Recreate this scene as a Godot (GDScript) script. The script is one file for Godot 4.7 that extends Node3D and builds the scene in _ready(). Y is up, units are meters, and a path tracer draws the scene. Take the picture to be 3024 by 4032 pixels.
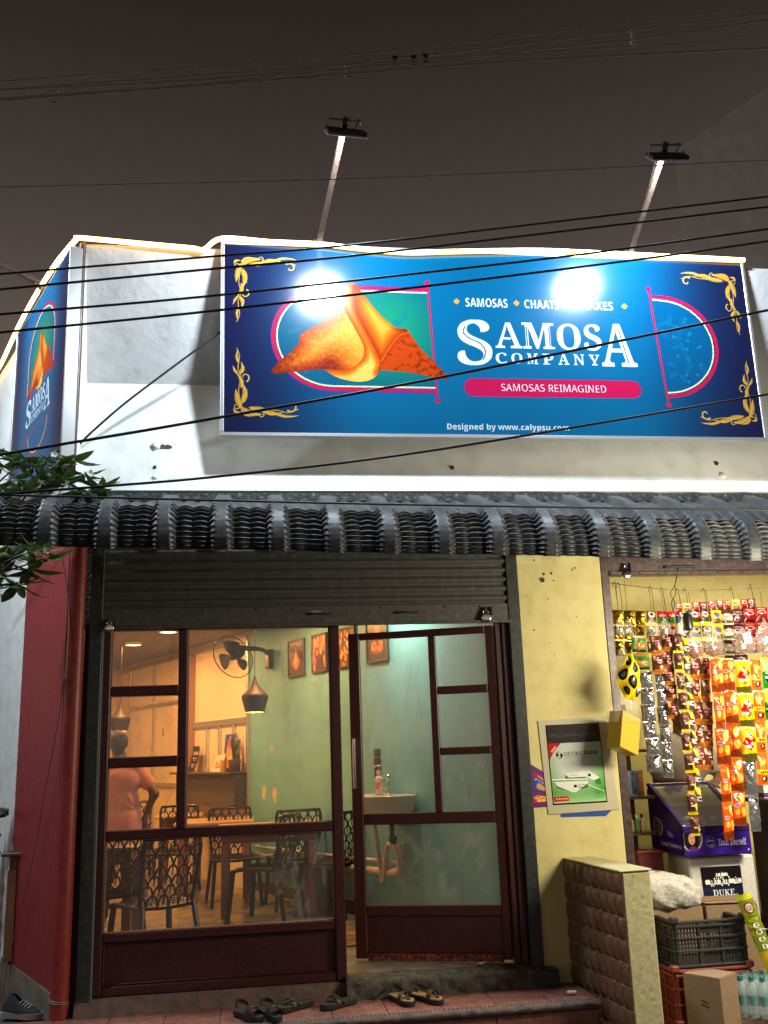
extends Node3D
# A shop front at night: a lit sign on a folded parapet, a tile-profile awning, a glazed shop with a
# half open door, and a snack kiosk beside it. Units are metres; the shopfront stands in the plane z = 0.

const TH := 0.42988            # the side walls of the plot run back at this angle to the facade normal
var SD := Vector3(-sin(TH), 0, -cos(TH))
var SN := Vector3(cos(TH), 0, -sin(TH))
var rng := RandomNumberGenerator.new()
var M := {}
var taken := {}

# ------------------------------------------------------------------ mesh collector
class MB:
	var v := PackedVector3Array()
	var n := PackedVector3Array()
	var t := PackedVector2Array()
	var c := PackedColorArray()
	var col := Color(1, 1, 1)
	var X := Transform3D()
	var has_x := false

	func at(x: Transform3D) -> MB:
		X = x
		has_x = true
		return self

	func home() -> MB:
		has_x = false
		return self

	func tri3(a: Vector3, b: Vector3, d: Vector3, na: Vector3, nb: Vector3, nd: Vector3, ta := Vector2.ZERO, tb := Vector2.ZERO, td := Vector2.ZERO) -> void:
		if has_x:
			a = X * a
			b = X * b
			d = X * d
			na = (X.basis * na).normalized()
			nb = (X.basis * nb).normalized()
			nd = (X.basis * nd).normalized()
		var g := (b - a).cross(d - a)
		if g.dot(na + nb + nd) > 0.0:
			v.append(a); v.append(d); v.append(b)
			n.append(na); n.append(nd); n.append(nb)
			t.append(ta); t.append(td); t.append(tb)
		else:
			v.append(a); v.append(b); v.append(d)
			n.append(na); n.append(nb); n.append(nd)
			t.append(ta); t.append(tb); t.append(td)
		c.append(col); c.append(col); c.append(col)

	func tri(a: Vector3, b: Vector3, d: Vector3, out: Vector3) -> void:
		var g := (b - a).cross(d - a).normalized()
		if g.dot(out) < 0.0:
			g = -g
		tri3(a, b, d, g, g, g)

	# corners in order round the face; uv runs (0,0) (1,0) (1,1) (0,1)
	func quad(a: Vector3, b: Vector3, d: Vector3, e: Vector3, out: Vector3, r := Rect2(0, 0, 1, 1)) -> void:
		var g := (b - a).cross(d - a).normalized()
		if g.length() < 0.5:
			g = (d - a).cross(e - a).normalized()
		if g.dot(out) < 0.0:
			g = -g
		var p := r.position
		var q := r.end
		tri3(a, b, d, g, g, g, p, Vector2(q.x, p.y), q)
		tri3(a, d, e, g, g, g, p, q, Vector2(p.x, q.y))

	func box(centre: Vector3, size: Vector3, bevel := 0.0, B := Basis()) -> MB:
		var h := size / 2.0
		var k := minf(bevel, minf(h.x, minf(h.y, h.z)) * 0.9)
		var ax := [Vector3(1, 0, 0), Vector3(0, 1, 0), Vector3(0, 0, 1)]
		for i in 3:
			var j := (i + 1) % 3
			var l := (i + 2) % 3
			for s in [-1.0, 1.0]:
				var o: Vector3 = ax[i] * h[i] * s
				var u: Vector3 = ax[j] * (h[j] - k)
				var w: Vector3 = ax[l] * (h[l] - k)
				quad(centre + B * (o - u - w), centre + B * (o + u - w), centre + B * (o + u + w), centre + B * (o - u + w), B * (ax[i] * s))
			if k > 0.0:
				for s in [-1.0, 1.0]:
					for q in [-1.0, 1.0]:
						var u2: Vector3 = ax[i] * (h[i] - k)
						var p1: Vector3 = ax[j] * h[j] * s + ax[l] * (h[l] - k) * q
						var p2: Vector3 = ax[j] * (h[j] - k) * s + ax[l] * h[l] * q
						quad(centre + B * (p1 - u2), centre + B * (p1 + u2), centre + B * (p2 + u2), centre + B * (p2 - u2), B * (ax[j] * s + ax[l] * q))
		if k > 0.0:
			for sx in [-1.0, 1.0]:
				for sy in [-1.0, 1.0]:
					for sz in [-1.0, 1.0]:
						var s3 := Vector3(sx, sy, sz)
						tri(centre + B * (Vector3(h.x, h.y - k, h.z - k) * s3), centre + B * (Vector3(h.x - k, h.y, h.z - k) * s3), centre + B * (Vector3(h.x - k, h.y - k, h.z) * s3), B * s3)
		return self

	# a box by its two corners
	func cor(a: Vector3, b: Vector3, bevel := 0.0) -> MB:
		return box((a + b) / 2.0, (b - a).abs(), bevel)

	# a bar of rectangular section between two points
	func bar(a: Vector3, b: Vector3, w: float, d: float, up := Vector3.UP, bevel := 0.0) -> MB:
		var y := (b - a).normalized()
		var x := up.cross(y)
		if x.length() < 0.05:
			x = Vector3(1, 0, 0).cross(y)
		x = x.normalized()
		return box((a + b) / 2.0, Vector3(w, (b - a).length(), d), bevel, Basis(x, y, x.cross(y)))

	func tube(pts: Array, rad, sides := 8, caps := true, flat := 1.0) -> MB:
		var m := pts.size()
		var rings := []
		var u := Vector3.ZERO
		for i in m:
			var dir: Vector3 = (pts[mini(i + 1, m - 1)] - pts[maxi(i - 1, 0)]).normalized()
			if u == Vector3.ZERO:
				u = dir.cross(Vector3.UP)
				if u.length() < 0.1:
					u = dir.cross(Vector3.RIGHT)
			u = (u - dir * u.dot(dir)).normalized()
			var w := dir.cross(u)
			var r: float = rad[i] if rad is Array else rad
			var ring := []
			for k in sides + 1:
				var a := TAU * k / sides
				var nn := u * cos(a) + w * sin(a)
				ring.append([pts[i] + u * cos(a) * r + w * sin(a) * r * flat, nn])
			rings.append(ring)
		for i in m - 1:
			for k in sides:
				var A = rings[i][k]
				var Bq = rings[i][k + 1]
				var C = rings[i + 1][k + 1]
				var D = rings[i + 1][k]
				var t0 := float(k) / sides
				var t1 := float(k + 1) / sides
				var y0 := float(i) / (m - 1)
				var y1 := float(i + 1) / (m - 1)
				tri3(A[0], Bq[0], C[0], A[1], Bq[1], C[1], Vector2(t0, y0), Vector2(t1, y0), Vector2(t1, y1))
				tri3(A[0], C[0], D[0], A[1], C[1], D[1], Vector2(t0, y0), Vector2(t1, y1), Vector2(t0, y1))
		if caps:
			for e in [0, m - 1]:
				var out: Vector3 = (pts[0] - pts[1]) if e == 0 else (pts[m - 1] - pts[m - 2])
				for k in sides:
					tri(pts[e], rings[e][k][0], rings[e][k + 1][0], out)
		return self

	# profile of Vector2(radius, height) turned round the y axis
	func lathe(prof: Array, segs := 16, x := Transform3D()) -> MB:
		var m := prof.size()
		var nr := []
		for i in m:
			var d: Vector2 = prof[mini(i + 1, m - 1)] - prof[maxi(i - 1, 0)]
			nr.append(Vector2(d.y, -d.x).normalized())
		for i in m - 1:
			for k in segs:
				var a0 := TAU * k / segs
				var a1 := TAU * (k + 1) / segs
				var q := []
				for e in [[i, a0], [i, a1], [i + 1, a1], [i + 1, a0]]:
					var p: Vector2 = prof[e[0]]
					var nn: Vector2 = nr[e[0]]
					q.append([x * Vector3(p.x * cos(e[1]), p.y, p.x * sin(e[1])), (x.basis * Vector3(nn.x * cos(e[1]), nn.y, nn.x * sin(e[1]))).normalized(), Vector2(e[1] / TAU, 1.0 - float(e[0]) / (m - 1))])
				if prof[i].x > 1e-5:
					tri3(q[0][0], q[1][0], q[2][0], q[0][1], q[1][1], q[2][1], q[0][2], q[1][2], q[2][2])
				if prof[i + 1].x > 1e-5:
					tri3(q[0][0], q[2][0], q[3][0], q[0][1], q[2][1], q[3][1], q[0][2], q[2][2], q[3][2])
		return self

	# smooth sheet of nu x nv cells from a function of (u, v) in 0..1; out(u, v) may be left to the sheet itself
	func sheet(nu: int, nv: int, f: Callable, side := 1.0) -> MB:
		var p := []
		for j in nv + 1:
			for i in nu + 1:
				p.append(f.call(float(i) / nu, float(j) / nv))
		var nn := []
		for j in nv + 1:
			for i in nu + 1:
				var du: Vector3 = p[j * (nu + 1) + mini(i + 1, nu)] - p[j * (nu + 1) + maxi(i - 1, 0)]
				var dv: Vector3 = p[mini(j + 1, nv) * (nu + 1) + i] - p[maxi(j - 1, 0) * (nu + 1) + i]
				nn.append(du.cross(dv).normalized() * side)
		for j in nv:
			for i in nu:
				var a := j * (nu + 1) + i
				var b := a + 1
				var e := a + nu + 1
				var d := e + 1
				var ua := Vector2(float(i) / nu, float(j) / nv)
				var ud := Vector2(float(i + 1) / nu, float(j + 1) / nv)
				tri3(p[a], p[b], p[d], nn[a], nn[b], nn[d], ua, Vector2(ud.x, ua.y), ud)
				tri3(p[a], p[d], p[e], nn[a], nn[d], nn[e], ua, ud, Vector2(ua.x, ud.y))
		return self

	# outline in x, y pushed along z from z0 to z1, placed by x
	func prism(poly: PackedVector2Array, z0: float, z1: float, x := Transform3D()) -> MB:
		var idx := Geometry2D.triangulate_polygon(poly)
		for e in [[z0, -1.0], [z1, 1.0]]:
			for k in range(0, idx.size(), 3):
				var q := []
				for s in 3:
					var pp := poly[idx[k + s]]
					q.append(x * Vector3(pp.x, pp.y, e[0]))
				tri(q[0], q[1], q[2], x.basis * Vector3(0, 0, e[1] * signf(z1 - z0)))
		var area := 0.0
		for k in poly.size():
			var p0 := poly[k]
			var p1 := poly[(k + 1) % poly.size()]
			area += p0.x * p1.y - p1.x * p0.y
		for k in poly.size():
			var p0 := poly[k]
			var p1 := poly[(k + 1) % poly.size()]
			var o2 := Vector2(p1.y - p0.y, p0.x - p1.x) * signf(area)
			quad(x * Vector3(p0.x, p0.y, z0), x * Vector3(p1.x, p1.y, z0), x * Vector3(p1.x, p1.y, z1), x * Vector3(p0.x, p0.y, z1), x.basis * Vector3(o2.x, o2.y, 0))
		return self

	func mesh(shift := Vector3.ZERO) -> ArrayMesh:
		var am := ArrayMesh.new()
		if v.is_empty():
			return am
		var vv := v
		if shift != Vector3.ZERO:
			vv = PackedVector3Array()
			for p in v:
				vv.append(p - shift)
		var arr := []
		arr.resize(Mesh.ARRAY_MAX)
		arr[Mesh.ARRAY_VERTEX] = vv
		arr[Mesh.ARRAY_NORMAL] = n
		arr[Mesh.ARRAY_TEX_UV] = t
		arr[Mesh.ARRAY_COLOR] = c
		am.add_surface_from_arrays(Mesh.PRIMITIVE_TRIANGLES, arr)
		return am

# ------------------------------------------------------------------ canvas for printed things
class Cv:
	var img: Image
	var o := Vector2.ZERO      # what lies at the top left corner
	var k := Vector2.ONE       # pixels per unit; y of the print runs downwards when k.y < 0 is chosen

	func _init(w: int, h: int, x0: float, y0: float, x1: float, y1: float, bg := Color.WHITE) -> void:
		img = Image.create(w, h, false, Image.FORMAT_RGBA8)
		img.fill(bg)
		o = Vector2(x0, y0)
		k = Vector2(w / (x1 - x0), h / (y1 - y0))

	func px(p: Vector2) -> Vector2:
		return (p - o) * k

	func scan(pts: Array, cb: Callable) -> void:
		var q := []
		var lo := 1e9
		var hi := -1e9
		for p in pts:
			var s := px(p)
			q.append(s)
			lo = minf(lo, s.y)
			hi = maxf(hi, s.y)
		var w := img.get_width()
		for y in range(maxi(0, floori(lo)), mini(img.get_height() - 1, ceili(hi)) + 1):
			var yc := y + 0.5
			var xs := []
			for i in q.size():
				var a: Vector2 = q[i]
				var b: Vector2 = q[(i + 1) % q.size()]
				if (a.y <= yc) != (b.y <= yc):
					xs.append(a.x + (yc - a.y) / (b.y - a.y) * (b.x - a.x))
			xs.sort()
			for i in range(0, xs.size() - 1, 2):
				var x0 := clampi(roundi(xs[i]), 0, w)
				var x1 := clampi(roundi(xs[i + 1]), 0, w)
				if x1 > x0:
					cb.call(y, x0, x1)

	func poly(pts: Array, col: Color) -> void:
		scan(pts, func(y, x0, x1): img.fill_rect(Rect2i(x0, y, x1 - x0, 1), col))

	# col(p) gives the colour at p; an alpha under 1 mixes it in
	func paint(pts: Array, col: Callable) -> void:
		scan(pts, func(y, x0, x1):
			for x in range(x0, x1):
				var e: Color = col.call(Vector2(x + 0.5, y + 0.5) / k + o)
				img.set_pixel(x, y, img.get_pixel(x, y).lerp(Color(e.r, e.g, e.b), e.a)))

	func rect(x0: float, y0: float, x1: float, y1: float, col: Color) -> void:
		poly([Vector2(x0, y0), Vector2(x1, y0), Vector2(x1, y1), Vector2(x0, y1)], col)

	func disc(p: Vector2, rx: float, ry: float, col: Color) -> void:
		var a := []
		for i in 20:
			a.append(p + Vector2(cos(TAU * i / 20) * rx, sin(TAU * i / 20) * ry))
		poly(a, col)

	func line(pts: Array, w, col: Color) -> void:
		for i in pts.size() - 1:
			var a: Vector2 = pts[i]
			var b: Vector2 = pts[i + 1]
			var wa: float = (w[i] if w is Array else w) / 2.0
			var wb: float = (w[i + 1] if w is Array else w) / 2.0
			if a.distance_to(b) < 1e-6:
				continue
			var nn := (b - a).normalized().orthogonal()
			poly([a + nn * wa, b + nn * wb, b - nn * wb, a - nn * wa], col)
			if wb * absf(k.x) > 1.0 and i < pts.size() - 2:
				disc(b, wb, wb, col)

	# letters fitted to the box x0..x1, top..base
	func text(s: String, font: Font, x0: float, x1: float, top: float, base: float, col: Color, turn := 0.0, lean := 0.0) -> void:
		var tm := TextMesh.new()
		tm.text = s
		tm.font = font
		tm.font_size = 64
		tm.pixel_size = 0.01
		tm.depth = 0.0
		tm.curve_step = 1.0
		var ar := tm.get_mesh_arrays()
		if ar.is_empty() or ar[Mesh.ARRAY_VERTEX] == null or ar[Mesh.ARRAY_VERTEX].is_empty():
			return
		var vs: PackedVector3Array = ar[Mesh.ARRAY_VERTEX]
		var ids = ar[Mesh.ARRAY_INDEX]
		if ids == null or ids.is_empty():
			ids = PackedInt32Array(range(vs.size()))
		var lo := Vector2(1e9, 1e9)
		var hi := -lo
		for p in vs:
			lo = lo.min(Vector2(p.x, p.y))
			hi = hi.max(Vector2(p.x, p.y))
		var mid := Vector2((x0 + x1) / 2.0, (top + base) / 2.0)
		var q := []
		for p in vs:
			var f := (Vector2(p.x, p.y) - lo) / (hi - lo)
			var r := Vector2(lerpf(x0, x1, f.x), lerpf(base, top, f.y)) + Vector2(lean * (f.y - 0.5), 0)
			q.append(mid + (r - mid).rotated(turn))
		for i in range(0, ids.size(), 3):
			poly([q[ids[i]], q[ids[i + 1]], q[ids[i + 2]]], col)

	func texture() -> ImageTexture:
		img.generate_mipmaps()
		return ImageTexture.create_from_image(img)

func smooth(p: Array, steps := 6, closed := false) -> Array:
	var out := []
	var m := p.size()
	var last := m if closed else m - 1
	for i in last:
		var a = p[(i - 1 + m) % m] if closed else p[maxi(i - 1, 0)]
		var b = p[i]
		var c = p[(i + 1) % m]
		var d = p[(i + 2) % m] if closed else p[mini(i + 2, m - 1)]
		for s in steps:
			var f := float(s) / steps
			out.append(0.5 * ((2.0 * b) + (c - a) * f + (2.0 * a - 5.0 * b + 4.0 * c - d) * f * f + (3.0 * b - a - 3.0 * c + d) * f * f * f))
	if not closed:
		out.append(p[m - 1])
	return out

# ------------------------------------------------------------------ things, parts, labels
func numbered(s: String) -> String:
	if not taken.has(s):
		taken[s] = 0
		return s
	taken[s] += 1
	return "%s_%03d" % [s, taken[s]]

func tag(o: Node3D, label: String, category: String, group := "") -> Node3D:
	o.set_meta("label", label)
	o.set_meta("category", category)
	if group:
		o.set_meta("group", group)
	return o

func thing(nm: String, label: String, category: String, at := Vector3.ZERO, turn := 0.0, group := "") -> Node3D:
	var o := Node3D.new()
	o.name = numbered(nm)
	add_child(o)
	o.position = at
	o.rotation.y = turn
	return tag(o, label, category, group)

# a mesh under parent; shapes are given in the world's axes when world is set, else in the parent's own
func part(nm: String, mb, m: Material, parent: Node3D, x := Transform3D()) -> MeshInstance3D:
	var o := MeshInstance3D.new()
	o.name = nm
	o.mesh = mb.mesh() if mb is MB else mb
	o.material_override = m
	o.transform = x
	parent.add_child(o, true)
	return o

# the same for shapes given in world coordinates under a thing that stands at its base
func wpart(nm: String, mb, m: Material, parent: Node3D) -> MeshInstance3D:
	return part(nm, mb, m, parent, parent.transform.affine_inverse() if parent.get_parent() == self else Transform3D())

# a thing that is one mesh: its origin is moved to its base
func solo(nm: String, mb: MB, m: Material, label: String, category: String, group := "") -> MeshInstance3D:
	var bb := AABB(mb.v[0], Vector3.ZERO)
	for p in mb.v:
		bb = bb.expand(p)
	var base := Vector3(bb.get_center().x, bb.position.y, bb.get_center().z)
	var o := MeshInstance3D.new()
	o.name = numbered(nm)
	o.mesh = mb.mesh(base)
	o.material_override = m
	o.position = base
	add_child(o)
	tag(o, label, category, group)
	return o

func struct(nm: String, mb: MB, m: Material) -> MeshInstance3D:
	var o := MeshInstance3D.new()
	o.name = numbered(nm)
	o.mesh = mb.mesh()
	o.material_override = m
	o.set_meta("kind", "structure")
	add_child(o)
	return o

func dup(o: Node3D, at: Vector3, turn: float, label: String) -> Node3D:
	var r: Node3D = o.duplicate()
	r.name = numbered(str(o.name))
	add_child(r)
	r.position = at
	r.rotation.y = turn
	r.set_meta("label", label)
	return r

# ------------------------------------------------------------------ materials
func lin(r: float, g: float, b: float) -> Color:
	return Color(r, g, b).linear_to_srgb()

func noise(seed_: int, freq: float, oct := 4, kind := FastNoiseLite.TYPE_SIMPLEX_SMOOTH) -> FastNoiseLite:
	var f := FastNoiseLite.new()
	f.seed = seed_
	f.frequency = freq
	f.noise_type = kind
	f.fractal_octaves = oct
	return f

# seamless noise coloured by a ramp of [offset, colour] pairs
func ntex(seed_: int, freq: float, ramp: Array, oct := 4, size := 512, kind := FastNoiseLite.TYPE_SIMPLEX_SMOOTH) -> NoiseTexture2D:
	var t := NoiseTexture2D.new()
	t.width = size
	t.height = size
	t.seamless = true
	t.noise = noise(seed_, freq, oct, kind)
	var g := Gradient.new()
	var offs := PackedFloat32Array()
	var cols := PackedColorArray()
	for e in ramp:
		offs.append(e[0])
		cols.append(e[1])
	g.offsets = offs
	g.colors = cols
	t.color_ramp = g
	return t

func mat(col: Color, rough := 0.7, metal := 0.0) -> StandardMaterial3D:
	var m := StandardMaterial3D.new()
	m.albedo_color = col
	m.roughness = rough
	m.metallic = metal
	return m

# a surface with grain: colour map and relief laid on in world space, one repeat every `rep` metres
func grain(tex: Texture2D, rep: float, rough := 0.75, relief: Texture2D = null, depth := 0.0, metal := 0.0) -> StandardMaterial3D:
	var m := mat(Color.WHITE, rough, metal)
	m.albedo_texture = tex
	m.uv1_triplanar = true
	m.uv1_world_triplanar = true
	m.uv1_scale = Vector3.ONE / rep
	if relief:
		m.heightmap_enabled = true
		m.heightmap_texture = relief
		m.heightmap_scale = depth
	return m

func printed(tex: Texture2D, rough := 0.45) -> StandardMaterial3D:
	var m := mat(Color.WHITE, rough)
	m.albedo_texture = tex
	m.texture_repeat = false
	return m

func glow(col: Color, energy: float) -> StandardMaterial3D:
	var m := mat(Color(0.9, 0.9, 0.9), 0.4)
	m.emission_enabled = true
	m.emission = col
	m.emission_energy_multiplier = energy
	return m

func sidep(s: float, y: float, off := 0.0) -> Vector3:       # a point on the side face of the plot
	return Vector3(-1.187, y, 0.32) + SD * s - SN * off

func wallp(s: float, y: float, off := 0.0) -> Vector3:       # a point on the shop's right inner wall, off to the left of it
	return Vector3(1.92, y, -0.12) + SD * s - SN * off

func V2(a: Array) -> Array:
	var out := []
	for i in range(0, a.size(), 2):
		out.append(Vector2(a[i], a[i + 1]))
	return out

func V3(a: Array) -> Array:
	var out := []
	for i in range(0, a.size(), 3):
		out.append(Vector3(a[i], a[i + 1], a[i + 2]))
	return out

var serif: SystemFont
var sans: SystemFont
var sansb: SystemFont

func _ready() -> void:
	rng.seed = 20240611
	# ---- camera: 1.42 m above the shop floor, 6.6 m from the shopfront, tilted up
	var cam := Camera3D.new()
	cam.name = "camera"
	var yaw := deg_to_rad(8.258)
	var pitch := deg_to_rad(13.89)
	var roll := deg_to_rad(-2.066)
	var fwd := Vector3(sin(yaw) * cos(pitch), sin(pitch), -cos(yaw) * cos(pitch))
	var rt := Vector3(cos(yaw), 0, sin(yaw))
	var up := rt.cross(fwd)
	cam.transform = Transform3D(Basis(rt * cos(roll) + up * sin(roll), up * cos(roll) - rt * sin(roll), -fwd), Vector3(0, 1.42, 6.6))
	cam.fov = 56.02
	cam.near = 0.05
	cam.far = 400.0
	add_child(cam)
	# ---- night sky over a lit town
	var we := WorldEnvironment.new()
	we.name = "world"
	var env := Environment.new()
	env.background_mode = Environment.BG_SKY
	var sky := Sky.new()
	var sm := ProceduralSkyMaterial.new()
	sm.sky_top_color = lin(0.004, 0.003, 0.0027)
	sm.sky_horizon_color = lin(0.50, 0.39, 0.335)
	sm.sky_curve = 0.2
	sm.ground_bottom_color = lin(0.02, 0.017, 0.015)
	sm.ground_horizon_color = lin(0.06, 0.048, 0.042)
	sky.sky_material = sm
	env.sky = sky
	env.tonemap_mode = Environment.TONE_MAPPER_LINEAR
	env.tonemap_exposure = 1.0
	env.sdfgi_enabled = true
	env.ssao_enabled = true
	env.ssil_enabled = true
	we.environment = env
	add_child(we)

	serif = SystemFont.new()
	serif.font_names = PackedStringArray(["Droid Serif"])
	serif.font_weight = 700
	sans = SystemFont.new()
	sans.font_names = PackedStringArray(["Droid Sans"])
	sansb = SystemFont.new()
	sansb.font_names = PackedStringArray(["Droid Sans"])
	sansb.font_weight = 700

	materials()
	setting()
	building()
	shop_room()
	shopfront()
	awning()
	signs()
	floodlights()
	led_rope()
	shop_inside()
	people()
	kiosk()
	kiosk_goods()
	forecourt()
	plant()
	cables()

func materials() -> void:
	var rough := ntex(11, 0.03, [[0.0, Color(0, 0, 0)], [1.0, Color(1, 1, 1)]], 5)
	var fine := ntex(12, 0.09, [[0.0, Color(0, 0, 0)], [1.0, Color(1, 1, 1)]], 3)
	var plaster := ntex(13, 0.018, [[0.0, Color(0, 0, 0)], [0.45, Color(0.42, 0.42, 0.42)], [0.62, Color(0.7, 0.7, 0.7)], [1.0, Color(1, 1, 1)]], 5)
	M.rough = rough
	M.fine = fine
	M.plaster = plaster
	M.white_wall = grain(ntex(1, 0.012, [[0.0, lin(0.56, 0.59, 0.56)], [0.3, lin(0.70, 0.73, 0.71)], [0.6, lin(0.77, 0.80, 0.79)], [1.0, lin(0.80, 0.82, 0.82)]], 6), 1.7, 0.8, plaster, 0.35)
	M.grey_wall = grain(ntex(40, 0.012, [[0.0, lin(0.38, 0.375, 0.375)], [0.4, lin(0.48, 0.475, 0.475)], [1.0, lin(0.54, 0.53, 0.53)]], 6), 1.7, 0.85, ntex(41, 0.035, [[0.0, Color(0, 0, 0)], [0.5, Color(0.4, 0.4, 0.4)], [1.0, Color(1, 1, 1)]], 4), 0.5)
	M.ledge = grain(ntex(2, 0.02, [[0.0, lin(0.012, 0.013, 0.012)], [0.5, lin(0.03, 0.032, 0.03)], [0.75, lin(0.07, 0.075, 0.07)], [1.0, lin(0.28, 0.3, 0.28)]], 5), 0.5, 0.9, rough, 0.8)
	M.yellow_wall = grain(ntex(3, 0.014, [[0.0, lin(0.50, 0.43, 0.17)], [0.2, lin(0.57, 0.495, 0.20)], [0.5, lin(0.61, 0.535, 0.225)], [1.0, lin(0.64, 0.565, 0.25)]], 6), 1.3, 0.7, plaster, 0.2)
	M.red_wall = grain(ntex(4, 0.016, [[0.0, lin(0.21, 0.012, 0.018)], [0.5, lin(0.255, 0.016, 0.022)], [1.0, lin(0.30, 0.022, 0.028)]], 5), 1.1, 0.55, plaster, 0.2)
	M.red_pipe = grain(ntex(5, 0.02, [[0.0, lin(0.12, 0.014, 0.012)], [0.3, lin(0.24, 0.022, 0.02)], [1.0, lin(0.32, 0.045, 0.035)]], 4), 0.7, 0.42, fine, 0.1)
	M.concrete = grain(ntex(6, 0.02, [[0.0, lin(0.03, 0.028, 0.025)], [0.4, lin(0.075, 0.068, 0.06)], [0.7, lin(0.12, 0.11, 0.095)], [1.0, lin(0.19, 0.17, 0.15)]], 6), 0.8, 0.9, rough, 0.8)
	M.plinth = grain(ntex(7, 0.016, [[0.0, lin(0.06, 0.05, 0.042)], [0.4, lin(0.12, 0.09, 0.075)], [0.6, lin(0.15, 0.10, 0.08)], [0.72, lin(0.20, 0.075, 0.055)], [0.82, lin(0.17, 0.11, 0.09)], [1.0, lin(0.26, 0.23, 0.19)]], 5), 1.1, 0.85, rough, 0.6)
	M.red_tile = grain(ntex(8, 0.016, [[0.0, lin(0.10, 0.07, 0.055)], [0.4, lin(0.21, 0.085, 0.06)], [0.7, lin(0.30, 0.085, 0.06)], [1.0, lin(0.27, 0.19, 0.15)]], 5), 0.6, 0.6, rough, 0.4)
	M.joint = grain(ntex(9, 0.05, [[0.0, lin(0.05, 0.042, 0.036)], [1.0, lin(0.16, 0.14, 0.12)]], 3), 0.4, 0.95)
	M.asphalt = grain(ntex(10, 0.05, [[0.0, lin(0.03, 0.03, 0.03)], [1.0, lin(0.075, 0.072, 0.07)]], 5), 1.0, 0.9, rough, 1.0)
	M.far_wall = grain(ntex(14, 0.012, [[0.0, lin(0.56, 0.54, 0.50)], [0.5, lin(0.62, 0.595, 0.55)], [1.0, lin(0.72, 0.69, 0.65)]], 6), 3.0, 0.95)
	M.maroon = grain(ntex(15, 0.03, [[0.0, lin(0.034, 0.006, 0.007)], [0.6, lin(0.052, 0.0085, 0.010)], [1.0, lin(0.075, 0.014, 0.014)]], 4), 0.6, 0.42, fine, 0.12)
	M.chipped = grain(ntex(16, 0.03, [[0.0, lin(0.05, 0.009, 0.010)], [0.55, lin(0.055, 0.010, 0.010)], [0.58, lin(0.30, 0.055, 0.03)], [1.0, lin(0.33, 0.07, 0.04)]], 4), 0.5, 0.5)
	M.shutter = grain(ntex(17, 0.02, [[0.0, lin(0.05, 0.05, 0.047)], [0.6, lin(0.075, 0.073, 0.068)], [1.0, lin(0.11, 0.105, 0.10)]], 5), 0.7, 0.6, fine, 0.05)
	M.guide = grain(ntex(18, 0.02, [[0.0, lin(0.02, 0.023, 0.022)], [0.7, lin(0.038, 0.042, 0.04)], [1.0, lin(0.085, 0.09, 0.085)]], 5), 0.6, 0.4, fine, 0.08, 0.15)
	M.awning = grain(ntex(19, 0.02, [[0.0, lin(0.013, 0.0145, 0.017)], [0.5, lin(0.024, 0.026, 0.03)], [0.75, lin(0.04, 0.042, 0.045)], [1.0, lin(0.075, 0.075, 0.075)]], 5), 0.6, 0.5, fine, 0.05, 0.0)
	M.sheet = mat(lin(0.20, 0.29, 0.40), 0.4)
	M.steel = grain(ntex(20, 0.03, [[0.0, lin(0.32, 0.30, 0.28)], [0.6, lin(0.50, 0.47, 0.44)], [1.0, lin(0.6, 0.58, 0.55)]], 4), 0.4, 0.42, null, 0.0, 0.75)
	M.rusty = grain(ntex(21, 0.03, [[0.0, lin(0.03, 0.014, 0.009)], [0.45, lin(0.065, 0.036, 0.024)], [0.7, lin(0.085, 0.056, 0.042)], [1.0, lin(0.12, 0.095, 0.08)]], 4), 0.35, 0.6, null, 0.0, 0.1)
	M.alu = mat(lin(0.62, 0.63, 0.64), 0.32, 0.85)
	M.chrome = mat(lin(0.72, 0.72, 0.72), 0.13, 1.0)
	M.iron = mat(lin(0.03, 0.03, 0.032), 0.5, 0.3)
	M.black = mat(lin(0.012, 0.012, 0.013), 0.5)
	M.black_gloss = mat(lin(0.014, 0.013, 0.013), 0.28)
	M.cable = mat(lin(0.012, 0.012, 0.013), 0.6)
	M.bare_wire = mat(lin(0.34, 0.29, 0.26), 0.5, 0.5)
	M.lamp_black = mat(lin(0.014, 0.014, 0.016), 0.55)
	var gl := mat(Color(1, 1, 1, 0.03), 0.04)
	gl.transparency = BaseMaterial3D.TRANSPARENCY_ALPHA
	M.glass = gl
	var sm := Image.create(128, 128, false, Image.FORMAT_RGBA8)
	var n1 := noise(81, 0.02, 4)
	var n2 := noise(82, 0.05, 3)
	for y in 128:
		for x in 128:
			var e := clampf(minf(minf(x, 127 - x), minf(y, 127 - y)) / 14.0, 0, 1)
			var a := n1.get_noise_2d(x * 1.3 + 8.0 * n2.get_noise_2d(x, y), y * 0.5) * 1.5 + 0.6 * n2.get_noise_2d(x * 2.0 + y, y * 0.25)
			sm.set_pixel(x, y, Color(1, 1, 1, clampf(a, 0, 1) * 0.30 * e))
	var dm := mat(lin(0.62, 0.60, 0.56), 0.9)
	dm.albedo_texture = ImageTexture.create_from_image(sm)
	dm.transparency = BaseMaterial3D.TRANSPARENCY_ALPHA
	dm.texture_repeat = false
	M.dust = dm
	M.floor = grain(ntex(22, 0.015, [[0.0, lin(0.13, 0.11, 0.09)], [0.5, lin(0.22, 0.19, 0.155)], [1.0, lin(0.31, 0.28, 0.235)]], 5), 1.2, 0.3, fine, 0.1)
	M.ceiling = grain(ntex(23, 0.02, [[0.0, lin(0.16, 0.145, 0.125)], [1.0, lin(0.26, 0.24, 0.21)]], 4), 1.4, 0.85, rough, 0.5)
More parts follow.
